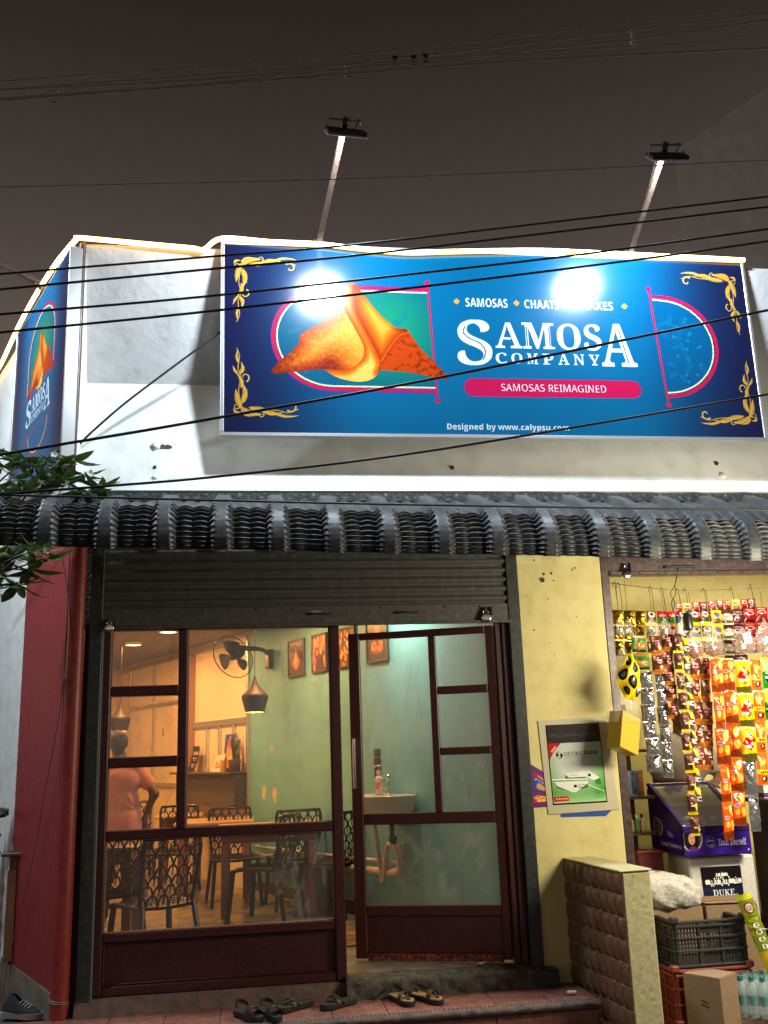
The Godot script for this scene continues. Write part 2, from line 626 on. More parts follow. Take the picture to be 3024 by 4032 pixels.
	M.green_wall = grain(ntex(24, 0.012, [[0.0, lin(0.115, 0.34, 0.39)], [0.5, lin(0.135, 0.385, 0.44)], [1.0, lin(0.155, 0.42, 0.47)]], 5), 1.5, 0.5, fine, 0.1)
	M.cream = grain(ntex(25, 0.012, [[0.0, lin(0.66, 0.54, 0.36)], [1.0, lin(0.72, 0.60, 0.41)]], 4), 1.5, 0.55)
	M.stone = grain(ntex(26, 0.02, [[0.0, lin(0.04, 0.036, 0.03)], [0.6, lin(0.07, 0.063, 0.053)], [1.0, lin(0.14, 0.12, 0.10)]], 6), 0.5, 0.55)
	M.wood = wood(27, lin(0.12, 0.045, 0.02), lin(0.23, 0.095, 0.042))
	M.wood_top = wood(28, lin(0.30, 0.19, 0.10), lin(0.44, 0.29, 0.165))
	M.wood_dark = wood(29, lin(0.035, 0.022, 0.014), lin(0.075, 0.045, 0.028))
	M.ceramic = mat(lin(0.62, 0.6, 0.5), 0.18)
	M.pvc = mat(lin(0.48, 0.44, 0.38), 0.4)
	M.card = grain(ntex(30, 0.03, [[0.0, lin(0.27, 0.17, 0.095)], [1.0, lin(0.36, 0.24, 0.14)]], 4), 0.5, 0.85)
	M.card_edge = mat(lin(0.20, 0.125, 0.07), 0.9)
	M.crate_black = grain(ntex(31, 0.03, [[0.0, lin(0.016, 0.017, 0.017)], [1.0, lin(0.045, 0.046, 0.045)]], 4), 0.3, 0.5)
	M.crate_red = grain(ntex(32, 0.03, [[0.0, lin(0.19, 0.03, 0.02)], [1.0, lin(0.32, 0.06, 0.04)]], 4), 0.3, 0.55)
	M.sack = grain(ntex(33, 0.02, [[0.0, lin(0.32, 0.30, 0.27)], [0.4, lin(0.55, 0.53, 0.49)], [1.0, lin(0.66, 0.64, 0.6)]], 5), 0.35, 0.6, ntex(34, 0.02, [[0.0, Color(0, 0, 0)], [1.0, Color(1, 1, 1)]], 5), 0.5)
	M.white_paper = grain(ntex(35, 0.02, [[0.0, lin(0.56, 0.55, 0.53)], [1.0, lin(0.70, 0.69, 0.67)]], 4), 0.4, 0.6)
	M.kiosk_metal = grain(ntex(36, 0.02, [[0.0, lin(0.04, 0.026, 0.025)], [0.6, lin(0.075, 0.047, 0.045)], [1.0, lin(0.13, 0.09, 0.085)]], 5), 0.5, 0.3, fine, 0.1, 0.1)
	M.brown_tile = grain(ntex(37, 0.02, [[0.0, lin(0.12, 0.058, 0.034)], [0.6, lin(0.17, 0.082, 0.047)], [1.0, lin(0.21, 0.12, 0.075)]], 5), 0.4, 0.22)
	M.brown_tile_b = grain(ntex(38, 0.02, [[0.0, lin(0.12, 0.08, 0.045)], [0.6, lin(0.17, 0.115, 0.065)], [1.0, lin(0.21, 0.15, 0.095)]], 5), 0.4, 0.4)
	M.cream_wall = grain(ntex(39, 0.02, [[0.0, lin(0.22, 0.19, 0.10)], [0.35, lin(0.40, 0.36, 0.19)], [1.0, lin(0.52, 0.47, 0.26)]], 6), 0.5, 0.85, rough, 0.12)
	var bag := mat(Color(1, 1, 1, 0.10), 0.08)
	bag.transparency = BaseMaterial3D.TRANSPARENCY_ALPHA
	M.clear_bag = bag
	M.purple = mat(lin(0.035, 0.012, 0.13), 0.3)
	M.purple_dark = mat(lin(0.035, 0.012, 0.13), 0.25)

func wood(s: int, a: Color, b: Color) -> StandardMaterial3D:
	var m := grain(ntex(s, 0.02, [[0.0, a], [0.45, b], [0.55, a.lerp(b, 0.6)], [1.0, b]], 4), 0.5, 0.4)
	m.uv1_scale = Vector3(9, 1.2, 9)
	return m

# ------------------------------------------------------------------ the ground and the town behind
func setting() -> void:
	var g := MB.new()
	g.cor(Vector3(-60, -0.60, -60), Vector3(60, -0.42, 60))
	struct("ground", g, M.asphalt)
	# the tall bare wall that rises behind the kiosk
	var b := thing("house_behind", "tall unlit bare concrete house rising behind the right end of the lit sign", "building", Vector3(11, -0.42, -9))
	var m := MB.new()
	m.prism(PackedVector2Array(V2([6.95, -0.42, 7.2, 11.15, 9.1, 12.55, 16, 12.5, 16, -0.42])), -4.0, 0.0, Transform3D(Basis(Vector3(1, 0, 0), Vector3.UP, Vector3(-0.7, 0, 0.7)), Vector3(0, 0, -7)))
	wpart("wall", m, M.far_wall, b)

# ------------------------------------------------------------------ outer walls
func building() -> void:
	var b := thing("shop_building", "white parapet building with folded upper wall above the awning", "building", Vector3(1.7, -0.42, -2))
	var m := MB.new()
	var turn := Transform3D(Basis(Vector3(0, 0, 1), Vector3(0, 1, 0), Vector3(-1, 0, 0)), Vector3.ZERO)
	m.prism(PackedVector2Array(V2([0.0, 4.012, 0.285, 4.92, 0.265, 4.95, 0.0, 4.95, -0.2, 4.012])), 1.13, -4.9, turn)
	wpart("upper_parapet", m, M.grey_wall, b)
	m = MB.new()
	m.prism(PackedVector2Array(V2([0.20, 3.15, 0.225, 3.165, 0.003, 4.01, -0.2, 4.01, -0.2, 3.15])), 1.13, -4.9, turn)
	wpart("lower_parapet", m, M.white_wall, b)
	m = MB.new()
	var lp := PackedVector2Array(V2([-0.2, 3.075, 0.215, 3.075, 0.235, 3.09, 0.225, 3.147, -0.2, 3.147]))
	m.prism(lp, 1.19, -4.9, turn)
	wpart("ledge", m, M.ledge, b)
	# side face: upper part overhangs the lower by a hand
	m = MB.new()
	var bs := Basis(SD, Vector3.UP, -SN)
	var plan := func(s0: float, s1: float, out: float, xin: float) -> Array:
		var q := []
		for p in [sidep(s0, 0, out), sidep(s1, 0, out), sidep(s1, 0, out - 0.2)]:
			q.append(Vector2(p.x, p.z))
		q.append(Vector2(xin, -0.19))
		q.append(Vector2(xin, q[0].y))
		return q
	flat_prism(m, plan.call(0.02, 5.2, -0.05, -1.128), 3.15, 4.95)
	wpart("side_parapet", m, M.white_wall, b)
	m = MB.new()
	flat_prism(m, plan.call(0.36, 1.60, -0.14, -1.12), -0.42, 3.13)
	wpart("red_side_wall", m, M.red_wall, b)
	m = MB.new()
	m.box(sidep(3.42, 1.36, -0.24), Vector3(3.62, 3.56, 0.2), 0.0, bs)
	wpart("white_side_wall", m, M.white_wall, b)
	# wall over the shopfront and the pillars
	m = MB.new()
	m.cor(Vector3(-1.19, 2.30, -0.2), Vector3(1.9, 3.075, -0.06))
	m.cor(Vector3(1.9, 2.74, -0.2), Vector3(4.9, 3.075, -0.06))
	wpart("lintel", m, M.ledge, b)
	m = MB.new()
	m.cor(Vector3(-1.19, -0.42, -0.2), Vector3(-1.04, 2.30, 0.0))
	wpart("front_pier", m, mat(lin(0.05, 0.014, 0.013), 0.6), b)
	m = MB.new()
	m.cor(Vector3(1.885, -0.42, -0.30), Vector3(2.51, 3.05, 0.05), 0.008)
	wpart("yellow_pillar", m, M.yellow_wall, b)
	m = MB.new()
	m.prism(PackedVector2Array([Vector2(-1.1, 0.15), Vector2(4.9, 0.15), Vector2(4.9, 10.2), Vector2(-5.2, 10.2)]), 3.95, 4.05, Transform3D(Basis(Vector3(1, 0, 0), Vector3(0, 0, -1), Vector3(0, 1, 0)), Vector3.ZERO))
	wpart("roof", m, M.ledge, b)
	# fixings left in the plaster of the fold
	for e in [[-0.632, 3.50, 0.14, 0.03], [-0.63, 3.34, 0.185, 0.011], [-0.628, 3.262, 0.205, 0.016], [1.432, 3.347, 0.18, 0.014], [3.434, 3.394, 0.17, 0.014], [3.457, 3.29, 0.195, 0.022]]:
		m = MB.new()
		var x := Transform3D(Basis(Vector3(1, 0, 0), deg_to_rad(105)), Vector3(e[0], e[1], e[2]))
		var r: float = e[3]
		m.lathe(V2([0.0, r * 0.9, r * 0.35, r * 0.85, r * 0.4, r * 0.4, r * 1.1, r * 0.3, r * 1.2, -0.02]), 9, x)
		wpart("bolt", m, M.white_wall if r > 0.015 else M.rusty, b)
	m = MB.new()
	var chip := []
	for i in 13:
		var a := TAU * i / 13
		chip.append(Vector2(cos(a) * rng.randf_range(0.03, 0.075) + 0.03, sin(a) * rng.randf_range(0.012, 0.03)))
	m.prism(PackedVector2Array(chip), -0.01, 0.004, Transform3D(Basis(Vector3(1, 0, 0), deg_to_rad(15)), Vector3(-0.60, 3.495, 0.142)))
	wpart("chipped_plaster", m, M.concrete, b)
	# knocks in the yellow pillar
	for e in [[2.085, 2.60, 0.012], [2.07, 2.555, 0.02], [2.14, 2.605, 0.008], [2.155, 2.55, 0.006], [2.30, 2.63, 0.007], [2.32, 2.64, 0.006], [2.02, 2.70, 0.006], [1.985, 2.20, 0.007], [2.10, 2.42, 0.005], [2.09, 2.11, 0.004], [2.30, 2.29, 0.004], [2.12, 2.03, 0.004]]:
		m = MB.new()
		var q := []
		for i in 9:
			var a := TAU * i / 9
			q.append(Vector2(cos(a), sin(a)) * float(e[2]) * rng.randf_range(0.6, 1.3))
		m.prism(PackedVector2Array(q), 0.0, 0.0025, Transform3D(Basis(), Vector3(e[0], e[1], 0.05)))
		wpart("knock_mark", m, M.ledge, b)

	# painted rain pipe at the corner, its binding wire, the clothes line cord
	var p := thing("rain_pipe", "dark red painted rain pipe on the corner beside the shutter rail", "pipe", Vector3(-1.125, -0.42, 0.06))
	m = MB.new()
	m.tube(V3([-1.13, -0.42, 0.07, -1.127, 1.0, 0.07, -1.122, 2.0, 0.065, -1.118, 3.05, 0.065]), 0.055, 18)
	wpart("pipe", m, M.red_pipe, p)
	m = MB.new()
	for k in 2:
		var q := []
		for i in 13:
			var a := PI * 1.3 * i / 12 + 2.6
			q.append(Vector3(-1.13 + cos(a) * 0.06, 0.03 - 0.012 * k - 0.035 * (i / 12.0) + 0.02, 0.07 - sin(a) * 0.06))
		m.tube(q, 0.0025, 5)
	wpart("binding_wire", m, M.bare_wire, p)
	m = MB.new()
	m.tube(smooth([sidep(0.24, 3.0, 0.0), sidep(0.2, 2.5, -0.10), sidep(0.16, 2.07, -0.10), sidep(0.24, 1.85, -0.10), sidep(0.33, 1.56, -0.09), sidep(0.54, 1.2, -0.09), sidep(0.72, 0.87, -0.09), sidep(0.98, 0.5, -0.09), sidep(1.3, 0.05, -0.08), sidep(1.42, -0.4, -0.08)], 5), 0.0045, 6)
	solo("cord", m, mat(lin(0.36, 0.2, 0.14), 0.7), "thin beige cord slanting down the red side wall", "cord")
	m = MB.new()
	m.tube(V3([-1.150, 3.2, 0.27, -1.148, 4.0, 0.275, -1.146, 4.94, 0.285]), 0.022, 10)
	solo("corner_conduit", m, M.kiosk_metal, "dark upright metal conduit on the corner between side sign and white wall", "conduit")
	# broken block end and bricks of the yard wall at the far left
	m = MB.new()
	rough_lump(m, sidep(1.64, 1.07, 0.0), Vector3(0.20, 0.07, 0.14), 5)
	solo("broken_block", m, M.concrete, "broken grey concrete block end jutting out at the red wall's far edge", "block")
	m = MB.new()
	rough_lump(m, sidep(1.60, 0.60, 0.02), Vector3(0.14, 0.06, 0.10), 8)
	solo("stone_chip", m, M.white_wall, "pale stone chip on the yard wall below the broken block", "stone")
	var yw := thing("yard_wall", "low rough brick yard wall at the far left against the red wall", "wall", sidep(1.75, -0.42, 0.1))
	for j in 11:
		m = MB.new()
		rough_lump(m, sidep(1.84 + 0.02 * (j % 2), -0.36 + 0.125 * j, 0.0), Vector3(0.20, 0.056, 0.12), 20 + j)
		wpart("brick", m, M.plinth if j % 3 else M.concrete, yw)

# an uneven stone: a bevelled box with every vertex pushed a little
func rough_lump(m: MB, centre: Vector3, size: Vector3, s: int) -> void:
	var f := noise(s, 3.0, 3)
	m.sheet(18, 10, func(u, w):
		var a: float = u * TAU
		var h: float = (w - 0.5) * PI
		var d := Vector3(cos(a) * cos(h), sin(h), sin(a) * cos(h))
		d = d.sign() * Vector3(pow(absf(d.x), 0.45), pow(absf(d.y), 0.45), pow(absf(d.z), 0.45))
		var p := d * size * 0.5
		return centre + p * (1.0 + 0.25 * f.get_noise_3dv(p * 12.0)), -1.0)

# ------------------------------------------------------------------ the shop's room
func flat_prism(m: MB, pts: Array, y0: float, y1: float) -> void:     # outline of Vector2(x, z) between two heights
	var q := PackedVector2Array()
	for p in pts:
		q.append(Vector2(p.x, -p.y))
	m.prism(q, y0, y1, Transform3D(Basis(Vector3(1, 0, 0), Vector3(0, 0, -1), Vector3(0, 1, 0)), Vector3.ZERO))

func slab(m: MB, s0: float, s1: float, y0: float, y1: float, o0: float, o1: float) -> void:    # a box along the right inner wall
	m.box(wallp((s0 + s1) / 2.0, (y0 + y1) / 2.0, (o0 + o1) / 2.0), Vector3(s1 - s0, y1 - y0, absf(o1 - o0)), 0.0, Basis(SD, Vector3.UP, -SN))

func shop_room() -> void:
	var a := wallp(9.4, 0)
	var l := Vector3(-1.05, 0, -0.12) + SD * 9.4
	var plan := [Vector2(-1.2, -0.01), Vector2(1.9, -0.01), Vector2(a.x + 0.1, a.z), Vector2(l.x - 0.1, l.z)]
	var m := MB.new()
	flat_prism(m, plan, -0.3, 0.05)
	struct("floor", m, M.floor)
	m = MB.new()
	flat_prism(m, [Vector2(-1.2, -0.06), Vector2(1.9, -0.06), Vector2(a.x + 0.1, a.z), Vector2(l.x - 0.1, l.z)], 2.76, 2.9)
	struct("ceiling", m, M.ceiling)
	m = MB.new()
	slab(m, -0.05, 4.56, 0.0, 2.76, -0.15, 0.0)
	struct("green_wall", m, M.green_wall)
	m = MB.new()
	slab(m, 4.565, 9.4, 0.0, 2.76, -0.15, 0.0)
	struct("cream_wall", m, M.cream)
	m = MB.new()
	m.box(Vector3(-1.05, 1.4, -0.12) + SD * 4.7 - SN * 0.08, Vector3(9.4, 2.8, 0.14), 0.0, Basis(SD, Vector3.UP, -SN))
	struct("left_wall", m, M.cream)
	m = MB.new()
	m.box(Vector3((a.x + l.x) / 2, 1.4, a.z - 0.05), Vector3(4.0, 2.8, 0.12))
	struct("back_wall", m, M.cream)
	# low dark skirting and the pale line above it
	m = MB.new()
	slab(m, 0.1, 4.55, 0.05, 0.15, 0.0, 0.012)
	struct("skirting", m, M.stone)

# ------------------------------------------------------------------ glazed shopfront, door, shutter
func rail(m: MB, a: Vector3, b: Vector3, bev := 0.006) -> void:
	m.cor(a, b, bev)

func pane(nm: String, parent: Node3D, a: Vector3, b: Vector3) -> void:
	var m := MB.new()
	m.cor(a, b)
	part(nm, m, M.glass, parent)

func shopfront() -> void:
	var f := thing("shop_window", "dark maroon fixed window frame of five panes left of the door", "window", Vector3(-0.17, 0.02, 0.0))
	var X := f.transform.affine_inverse()
	# members as [x0, y0, x1, y1]
	for e in [["stile", -0.965, 0.02, -0.895, 2.34], ["stile", 0.545, 0.02, 0.612, 2.34], ["top_rail", -0.895, 2.255, 0.545, 2.34], ["mullion", -0.455, 0.98, -0.400, 2.255],
			["middle_rail", -0.895, 0.926, 0.545, 0.98], ["lower_rail", -0.895, 0.325, 0.545, 0.379], ["bottom_rail", -0.895, 0.02, 0.545, 0.078], ["glazing_bar", -0.895, 1.825, -0.455, 1.882], ["glazing_bar", -0.895, 1.373, -0.455, 1.428]]:
		var m := MB.new()
		m.at(X)
		m.cor(Vector3(e[1], e[2], -0.035), Vector3(e[3], e[4], 0.04 if e[0] in ["stile"] else 0.036), 0.007)
		part(e[0], m, M.maroon, f)
	var pm := MB.new()
	pm.at(X)
	pm.cor(Vector3(-0.895, 0.078, -0.02), Vector3(0.545, 0.325, 0.006))
	part("kick_panel", pm, M.maroon, f)
	pm = MB.new()
	pm.at(X)
	for e in [[-0.895, 0.078, 0.545, 0.092], [-0.895, 0.311, 0.545, 0.325], [-0.895, 0.092, -0.881, 0.311], [0.531, 0.092, 0.545, 0.311]]:
		pm.cor(Vector3(e[0], e[1], 0.006), Vector3(e[2], e[3], 0.022), 0.005)
	part("panel_beading", pm, M.maroon, f)
	var bead := MB.new()
	bead.at(X)
	for e in [[-0.895, 1.882, -0.455, 2.255], [-0.895, 1.428, -0.455, 1.825], [-0.895, 0.98, -0.455, 1.373], [-0.40, 0.98, 0.545, 2.255], [-0.895, 0.379, 0.545, 0.926]]:
		var g := MB.new()
		g.at(X)
		g.cor(Vector3(e[0], e[1], -0.003), Vector3(e[2], e[3], 0.003))
		part("pane", g, M.glass, f)
		var w := 0.007
		for q in [[e[0], e[1], e[2], e[1] + w], [e[0], e[3] - w, e[2], e[3]], [e[0], e[1] + w, e[0] + w, e[3] - w], [e[2] - w, e[1] + w, e[2], e[3] - w]]:
			bead.cor(Vector3(q[0], q[1], 0.003), Vector3(q[2], q[3], 0.013))
	for e in [[-0.885, 1.89, -0.465, 2.245], [-0.39, 1.95, 0.2, 2.25], [0.05, 1.45, 0.53, 2.2], [-0.88, 0.99, -0.46, 1.36], [0.15, 0.39, 0.535, 0.9], [-0.885, 1.44, -0.465, 1.82]]:
		var g := MB.new()
		g.at(X)
		g.quad(Vector3(e[0], e[3], 0.0042), Vector3(e[2], e[3], 0.0042), Vector3(e[2], e[1], 0.0042), Vector3(e[0], e[1], 0.0042), Vector3.BACK)
		part("dust_smear", g, M.dust, f)
	part("putty", bead, mat(lin(0.34, 0.19, 0.15), 0.7), f)

	# jamb, shutter guides
	var jm := MB.new()
	jm.cor(Vector3(1.705, 0.045, -0.05), Vector3(1.745, 2.34, 0.03), 0.006)
	jm.cor(Vector3(1.75, 0.045, -0.05), Vector3(1.795, 2.34, 0.045), 0.006)
	solo("door_jamb", jm, M.maroon, "maroon moulded door jamb against the right shutter rail", "door frame")
	for e in [[-1.035, "left", "upright dark shutter guide rail between red pipe and window"], [1.80, "right", "upright dark shutter guide rail between door and yellow pillar"]]:
		var r := thing("shutter_guide", e[2], "shutter rail", Vector3(e[0] + 0.04, -0.08, 0.03), 0.0)
		jm = MB.new()
		var x0: float = e[0]
		jm.cor(Vector3(x0, -0.08, 0.0), Vector3(x0 + 0.082, 2.80, 0.082), 0.004)
		wpart("rail", jm, M.guide, r)
		jm = MB.new()
		if x0 < 0:
			jm.cor(Vector3(x0 + 0.083, 0.0, 0.02), Vector3(x0 + 0.089, 2.26, 0.06))
			wpart("pale_edge", jm, mat(lin(0.2, 0.27, 0.25), 0.6), r)
		else:
			jm.cor(Vector3(x0 + 0.0, -0.085, 0.03), Vector3(x0 + 0.155, 0.03, 0.16), 0.01)
			wpart("foot_block", jm, M.guide, r)

	# the rolled-up shutter
	var sh := thing("rolling_shutter", "dark grey rolling shutter pulled up over the shopfront", "shutter", Vector3(0.42, 2.27, 0.02))
	for k in 9:
		var y := 2.398 + 0.066 * k
		jm = MB.new()
		jm.sheet(6, 8, func(u, w):
			var h: float = w * 0.066
			var bulge := sin(clampf((w - 0.12) / 0.76, 0, 1) * PI)
			return Vector3(lerpf(-0.975, 1.815, u), y + h, 0.057 + 0.019 * bulge), 1.0)
		wpart("slat", jm, M.shutter, sh)
	jm = MB.new()
	jm.cor(Vector3(-0.975, 2.258, 0.044), Vector3(1.815, 2.395, 0.075), 0.006)
	wpart("bottom_bar", jm, M.shutter, sh)
	jm = MB.new()
	jm.cor(Vector3(-0.975, 2.252, 0.0755), Vector3(1.815, 2.272, 0.098), 0.004)
	wpart("angle_iron", jm, M.shutter, sh)
	for x0 in [0.42, 1.02]:
		jm = MB.new()
		jm.tube(V3([x0, 2.335, 0.075, x0 + 0.01, 2.335, 0.10, x0 + 0.10, 2.335, 0.10, x0 + 0.11, 2.335, 0.075]), 0.007, 6)
		jm.box(Vector3(x0 - 0.012, 2.335, 0.078), Vector3(0.03, 0.02, 0.005))
		jm.box(Vector3(x0 + 0.122, 2.335, 0.078), Vector3(0.03, 0.02, 0.005))
		wpart("pull_handle", jm, M.iron, sh)
	jm = MB.new()
	for e in [[0.05, 2.372], [0.30, 2.372], [0.9, 2.372], [1.35, 2.372], [1.6, 2.372], [-0.6, 2.372], [-0.3, 2.372]]:
		jm.lathe(V2([0.0, 0.006, 0.006, 0.004, 0.008, 0.0]), 8, Transform3D(Basis(Vector3(1, 0, 0), PI / 2), Vector3(e[0], e[1], 0.075)))
	wpart("rivet", jm, M.iron, sh).set_meta("kind", "stuff")
	jm = MB.new()
	var patch := []
	for i in 11:
		var a := TAU * i / 11
		patch.append(Vector2(cos(a) * rng.randf_range(0.02, 0.05), sin(a) * rng.randf_range(0.006, 0.014)))
	jm.prism(PackedVector2Array(patch), 0, 0.0015, Transform3D(Basis(), Vector3(0.46, 2.352, 0.075)))
	wpart("paint_scrape", jm, mat(lin(0.2, 0.2, 0.19), 0.6), sh)
	padlock(Vector3(1.632, 2.335, 0.10), "round steel padlock on the hasp of the dark shutter bar")
	padlock(Vector3(-0.905, 2.30, 0.105), "steel padlock at the left end of the dark shutter bar", 0.8)

	door()

func padlock(p: Vector3, label: String, k := 1.0) -> void:
	var t := thing("padlock", label, "padlock", p - Vector3(0, 0.085 * k, 0), 0.0, "padlocks on the shutters")
	var m := MB.new()
	m.lathe(V2([0.0, 0.014, 0.028, 0.014, 0.036, 0.009, 0.037, 0.0, 0.036, -0.009, 0.028, -0.014, 0.0, -0.014]), 20, Transform3D(Basis(Vector3(1, 0, 0), PI / 2).scaled(Vector3.ONE * k), Vector3(0, 0.036 * k, 0)))
	part("body", m, M.chrome, t)
	m = MB.new()
	var q := []
	for i in 11:
		var a := PI * i / 10
		q.append(Vector3(cos(a) * 0.018, 0.075 + sin(a) * 0.018, 0) * k)
	q.push_front(Vector3(0.018, 0.05, 0) * k)
	q.append(Vector3(-0.018, 0.05, 0) * k)
	m.tube(q, 0.0055 * k, 8)
	part("shackle", m, M.chrome, t)
	m = MB.new()
	m.box(Vector3(0.0, 0.088, -0.008) * k, Vector3(0.012, 0.05, 0.03) * k, 0.002)
	part("hasp", m, M.iron, t)
	m = MB.new()
	m.box(Vector3(0.045, 0.085, -0.012) * k, Vector3(0.014, 0.06, 0.02) * k, 0.002)
	part("staple", m, M.iron, t)

func door() -> void:
	# local: x runs from the hinge to the free edge, y up, z outwards
	var U := Vector3(-0.93924, 0, -0.34327)
	var d := thing("glazed_door", "maroon glazed door standing half open into the shop", "door", Vector3(1.70, 0.05, -0.005))
	var X := Transform3D(Basis(U, Vector3.UP, U.cross(Vector3.UP)), Vector3.ZERO)
	var D := 0.018
	var add := func(nm: String, e: Array, mm: Material, z0 := -D, z1 := D, bev := 0.006) -> void:
		var m := MB.new()
		m.at(X)
		m.cor(Vector3(e[0], e[1] - 0.05, z0), Vector3(e[2], e[3] - 0.05, z1), bev)
		part(nm, m, mm, d)
	add.call("hinge_stile", [0.0, 0.07, 0.056, 2.245], M.maroon)
	add.call("lock_stile", [0.966, 0.07, 1.048, 2.245], M.maroon)
	add.call("top_rail", [0.056, 2.195, 0.966, 2.245], M.maroon)
	add.call("mullion", [0.411, 0.998, 0.464, 2.195], M.maroon)
	add.call("middle_rail", [0.056, 0.923, 0.966, 0.998], M.maroon)
	add.call("lower_rail", [0.056, 0.335, 0.966, 0.404], M.maroon)
	add.call("bottom_rail", [0.056, 0.105, 0.966, 0.130], M.maroon)
	add.call("glazing_bar", [0.056, 1.785, 0.411, 1.840], M.maroon)
	add.call("glazing_bar", [0.056, 1.373, 0.411, 1.423], M.maroon)
	add.call("kick_panel", [0.056, 0.130, 0.966, 0.335], M.maroon, -0.01, 0.004, 0.0)
	add.call("weather_strip", [0.056, 0.058, 0.966, 0.105], M.chipped, -D, D + 0.004, 0.004)
	for e in [[0.464, 0.998, 0.966, 2.195], [0.056, 1.840, 0.411, 2.195], [0.056, 1.423, 0.411, 1.785], [0.056, 0.998, 0.411, 1.373], [0.056, 0.404, 0.966, 0.923]]:
		add.call("pane", e, M.glass, -0.003, 0.003, 0.0)
	var m := MB.new()
	m.at(X)
	for e in [[0.056, 0.13, 0.966, 0.142], [0.056, 0.323, 0.966, 0.335], [0.056, 0.142, 0.068, 0.323], [0.954, 0.142, 0.966, 0.323]]:
		m.cor(Vector3(e[0], e[1] - 0.05, 0.004), Vector3(e[2], e[3] - 0.05, 0.016), 0.004)
	part("panel_beading", m, M.maroon, d)
	# bar handles on both sides
	for z in [D + 0.045, -D - 0.045]:
		m = MB.new()
		m.at(X)
		m.tube([Vector3(1.012, 1.12, z), Vector3(1.012, 1.455, z)], 0.012, 12)
		for y in [1.16, 1.415]:
			m.tube([Vector3(1.012, y, z), Vector3(1.012, y, 0.0)], 0.007, 8)
		part("handle", m, M.chrome, d)
	m = MB.new()
	m.at(X)
	m.box(Vector3(1.015, 0.045, D + 0.015), Vector3(0.045, 0.035, 0.03), 0.004)
	part("door_stop", m, M.iron, d)
	for e in [[0.5, 1.05, 0.95, 2.1], [0.07, 1.87, 0.40, 2.19], [0.07, 1.01, 0.40, 1.37], [0.1, 0.42, 0.7, 0.9]]:
		m = MB.new()
		m.at(X)
		m.quad(Vector3(e[2], e[3] - 0.05, 0.0042), Vector3(e[0], e[3] - 0.05, 0.0042), Vector3(e[0], e[1] - 0.05, 0.0042), Vector3(e[2], e[1] - 0.05, 0.0042), Vector3.BACK)
		part("dust_smear", m, M.dust, d)
	m = MB.new()
	m.at(X)
	for dx in [-0.011, 0.011]:
		m.tube([Vector3(1.015 + dx, 0.055, D + 0.018), Vector3(1.015 + dx, 0.125, D + 0.018)], 0.006, 8)
	part("bolt", m, M.chrome, d)

# ------------------------------------------------------------------ awning of tile-profile sheets
const PITCH := 0.343
var aw_prof: Array

func aw_centre(t: float) -> Array:        # centre line of the profile and its outward direction at 0..1 along it
	var f := t * (aw_prof.size() - 1)
	var i := mini(int(f), aw_prof.size() - 2)
	var a: Vector2 = aw_prof[i]
	var b: Vector2 = aw_prof[i + 1]
	var p := a.lerp(b, f - i)
	var d := (b - a).normalized()
	return [p, Vector2(-d.y, d.x)]

func aw_point(ribs: float, t: float, rise: float) -> Vector3:
	var x := -1.194 + PITCH * ribs
	var q := aw_centre(t)
	var p: Vector2 = q[0]
	var n: Vector2 = q[1]
	var u := absf(ribs - roundf(ribs))           # 0 on a rib, 0.5 between two
	var rib := 1.0 - smoothstep(0.105, 0.235, u)
	var steps := smoothstep(0.10, 0.15, u)
	var h := 0.052 * rib
	h += 0.015 * absf(sin(PI * clampf((u - 0.22) / 0.28, 0, 1))) * (1.0 - rib)
	h += rise * steps
	return Vector3(x, p.y - 0.0265 * (x + 1.2) * smoothstep(0.0, 0.4, t) + n.y * h, p.x + n.x * h)

func awning() -> void:
	aw_prof = smooth(V2([0.235, 3.075, 0.45, 3.01, 0.62, 2.955, 0.70, 2.922, 0.765, 2.872, 0.80, 2.81, 0.81, 2.75, 0.803, 2.70, 0.79, 2.665]), 6)
	var a := thing("tile_awning", "dark grey tile profile sheet awning with rounded front over both shops", "awning", Vector3(1.4, 2.6, 0.5))
	# stations along the profile: smooth back, then ten stepped rows
	var ts := []
	var rs := []
	for e in [0.0, 0.12, 0.24, 0.30]:
		ts.append(e)
		rs.append(0.0)
	for k in 11:
		var t0 := 0.315 + 0.0605 * k
		for e in [[0.0, -0.004], [0.043, 0.006], [0.053, 0.019], [0.0598, 0.018]]:
			ts.append(t0 + e[0])
			rs.append(e[1])
	var groups := [[-3, 1], [1, 4], [4, 7], [7, 10], [10, 13], [13, 16]]
	for g in groups:
		var m := MB.new()
		var nu: int = (g[1] - g[0]) * 26
		var lift: float = 0.003 * (groups.find(g) % 2)
		m.sheet(nu, ts.size() - 1, func(u, w):
			var i := roundi(w * (ts.size() - 1))
			var p := aw_point(g[0] + 0.5 + u * (g[1] - g[0]) + (u - 0.5) * 0.05, minf(ts[i], 1.0), rs[i])
			return p + Vector3(0, lift, lift), -1.0)
		# the sheet's underside keeps its own thickness
		wpart("roofing_sheet", m, M.awning, a)
	# steel frame under the sheets
	var m2 := MB.new()
	m2.bar(Vector3(-2.3, 2.955, 0.5), Vector3(4.5, 2.955 - 0.0265 * 5.0, 0.5), 0.04, 0.03, Vector3(0, 0, 1))
	m2.bar(Vector3(-2.3, 2.885 + 0.029, 0.69), Vector3(4.5, 2.885 - 0.0265 * 5.7, 0.69), 0.03, 0.03, Vector3(0, 0, 1))
	wpart("purlin", m2, M.iron, a)
	for x in [-1.0, 0.45, 1.86, 3.4]:
		m2 = MB.new()
		var dy: float = -0.0265 * (x + 1.2)
		m2.bar(Vector3(x, 2.97 + dy, 0.0), Vector3(x, 2.87 + dy, 0.70), 0.03, 0.03)
		wpart("bracket", m2, M.iron, a)

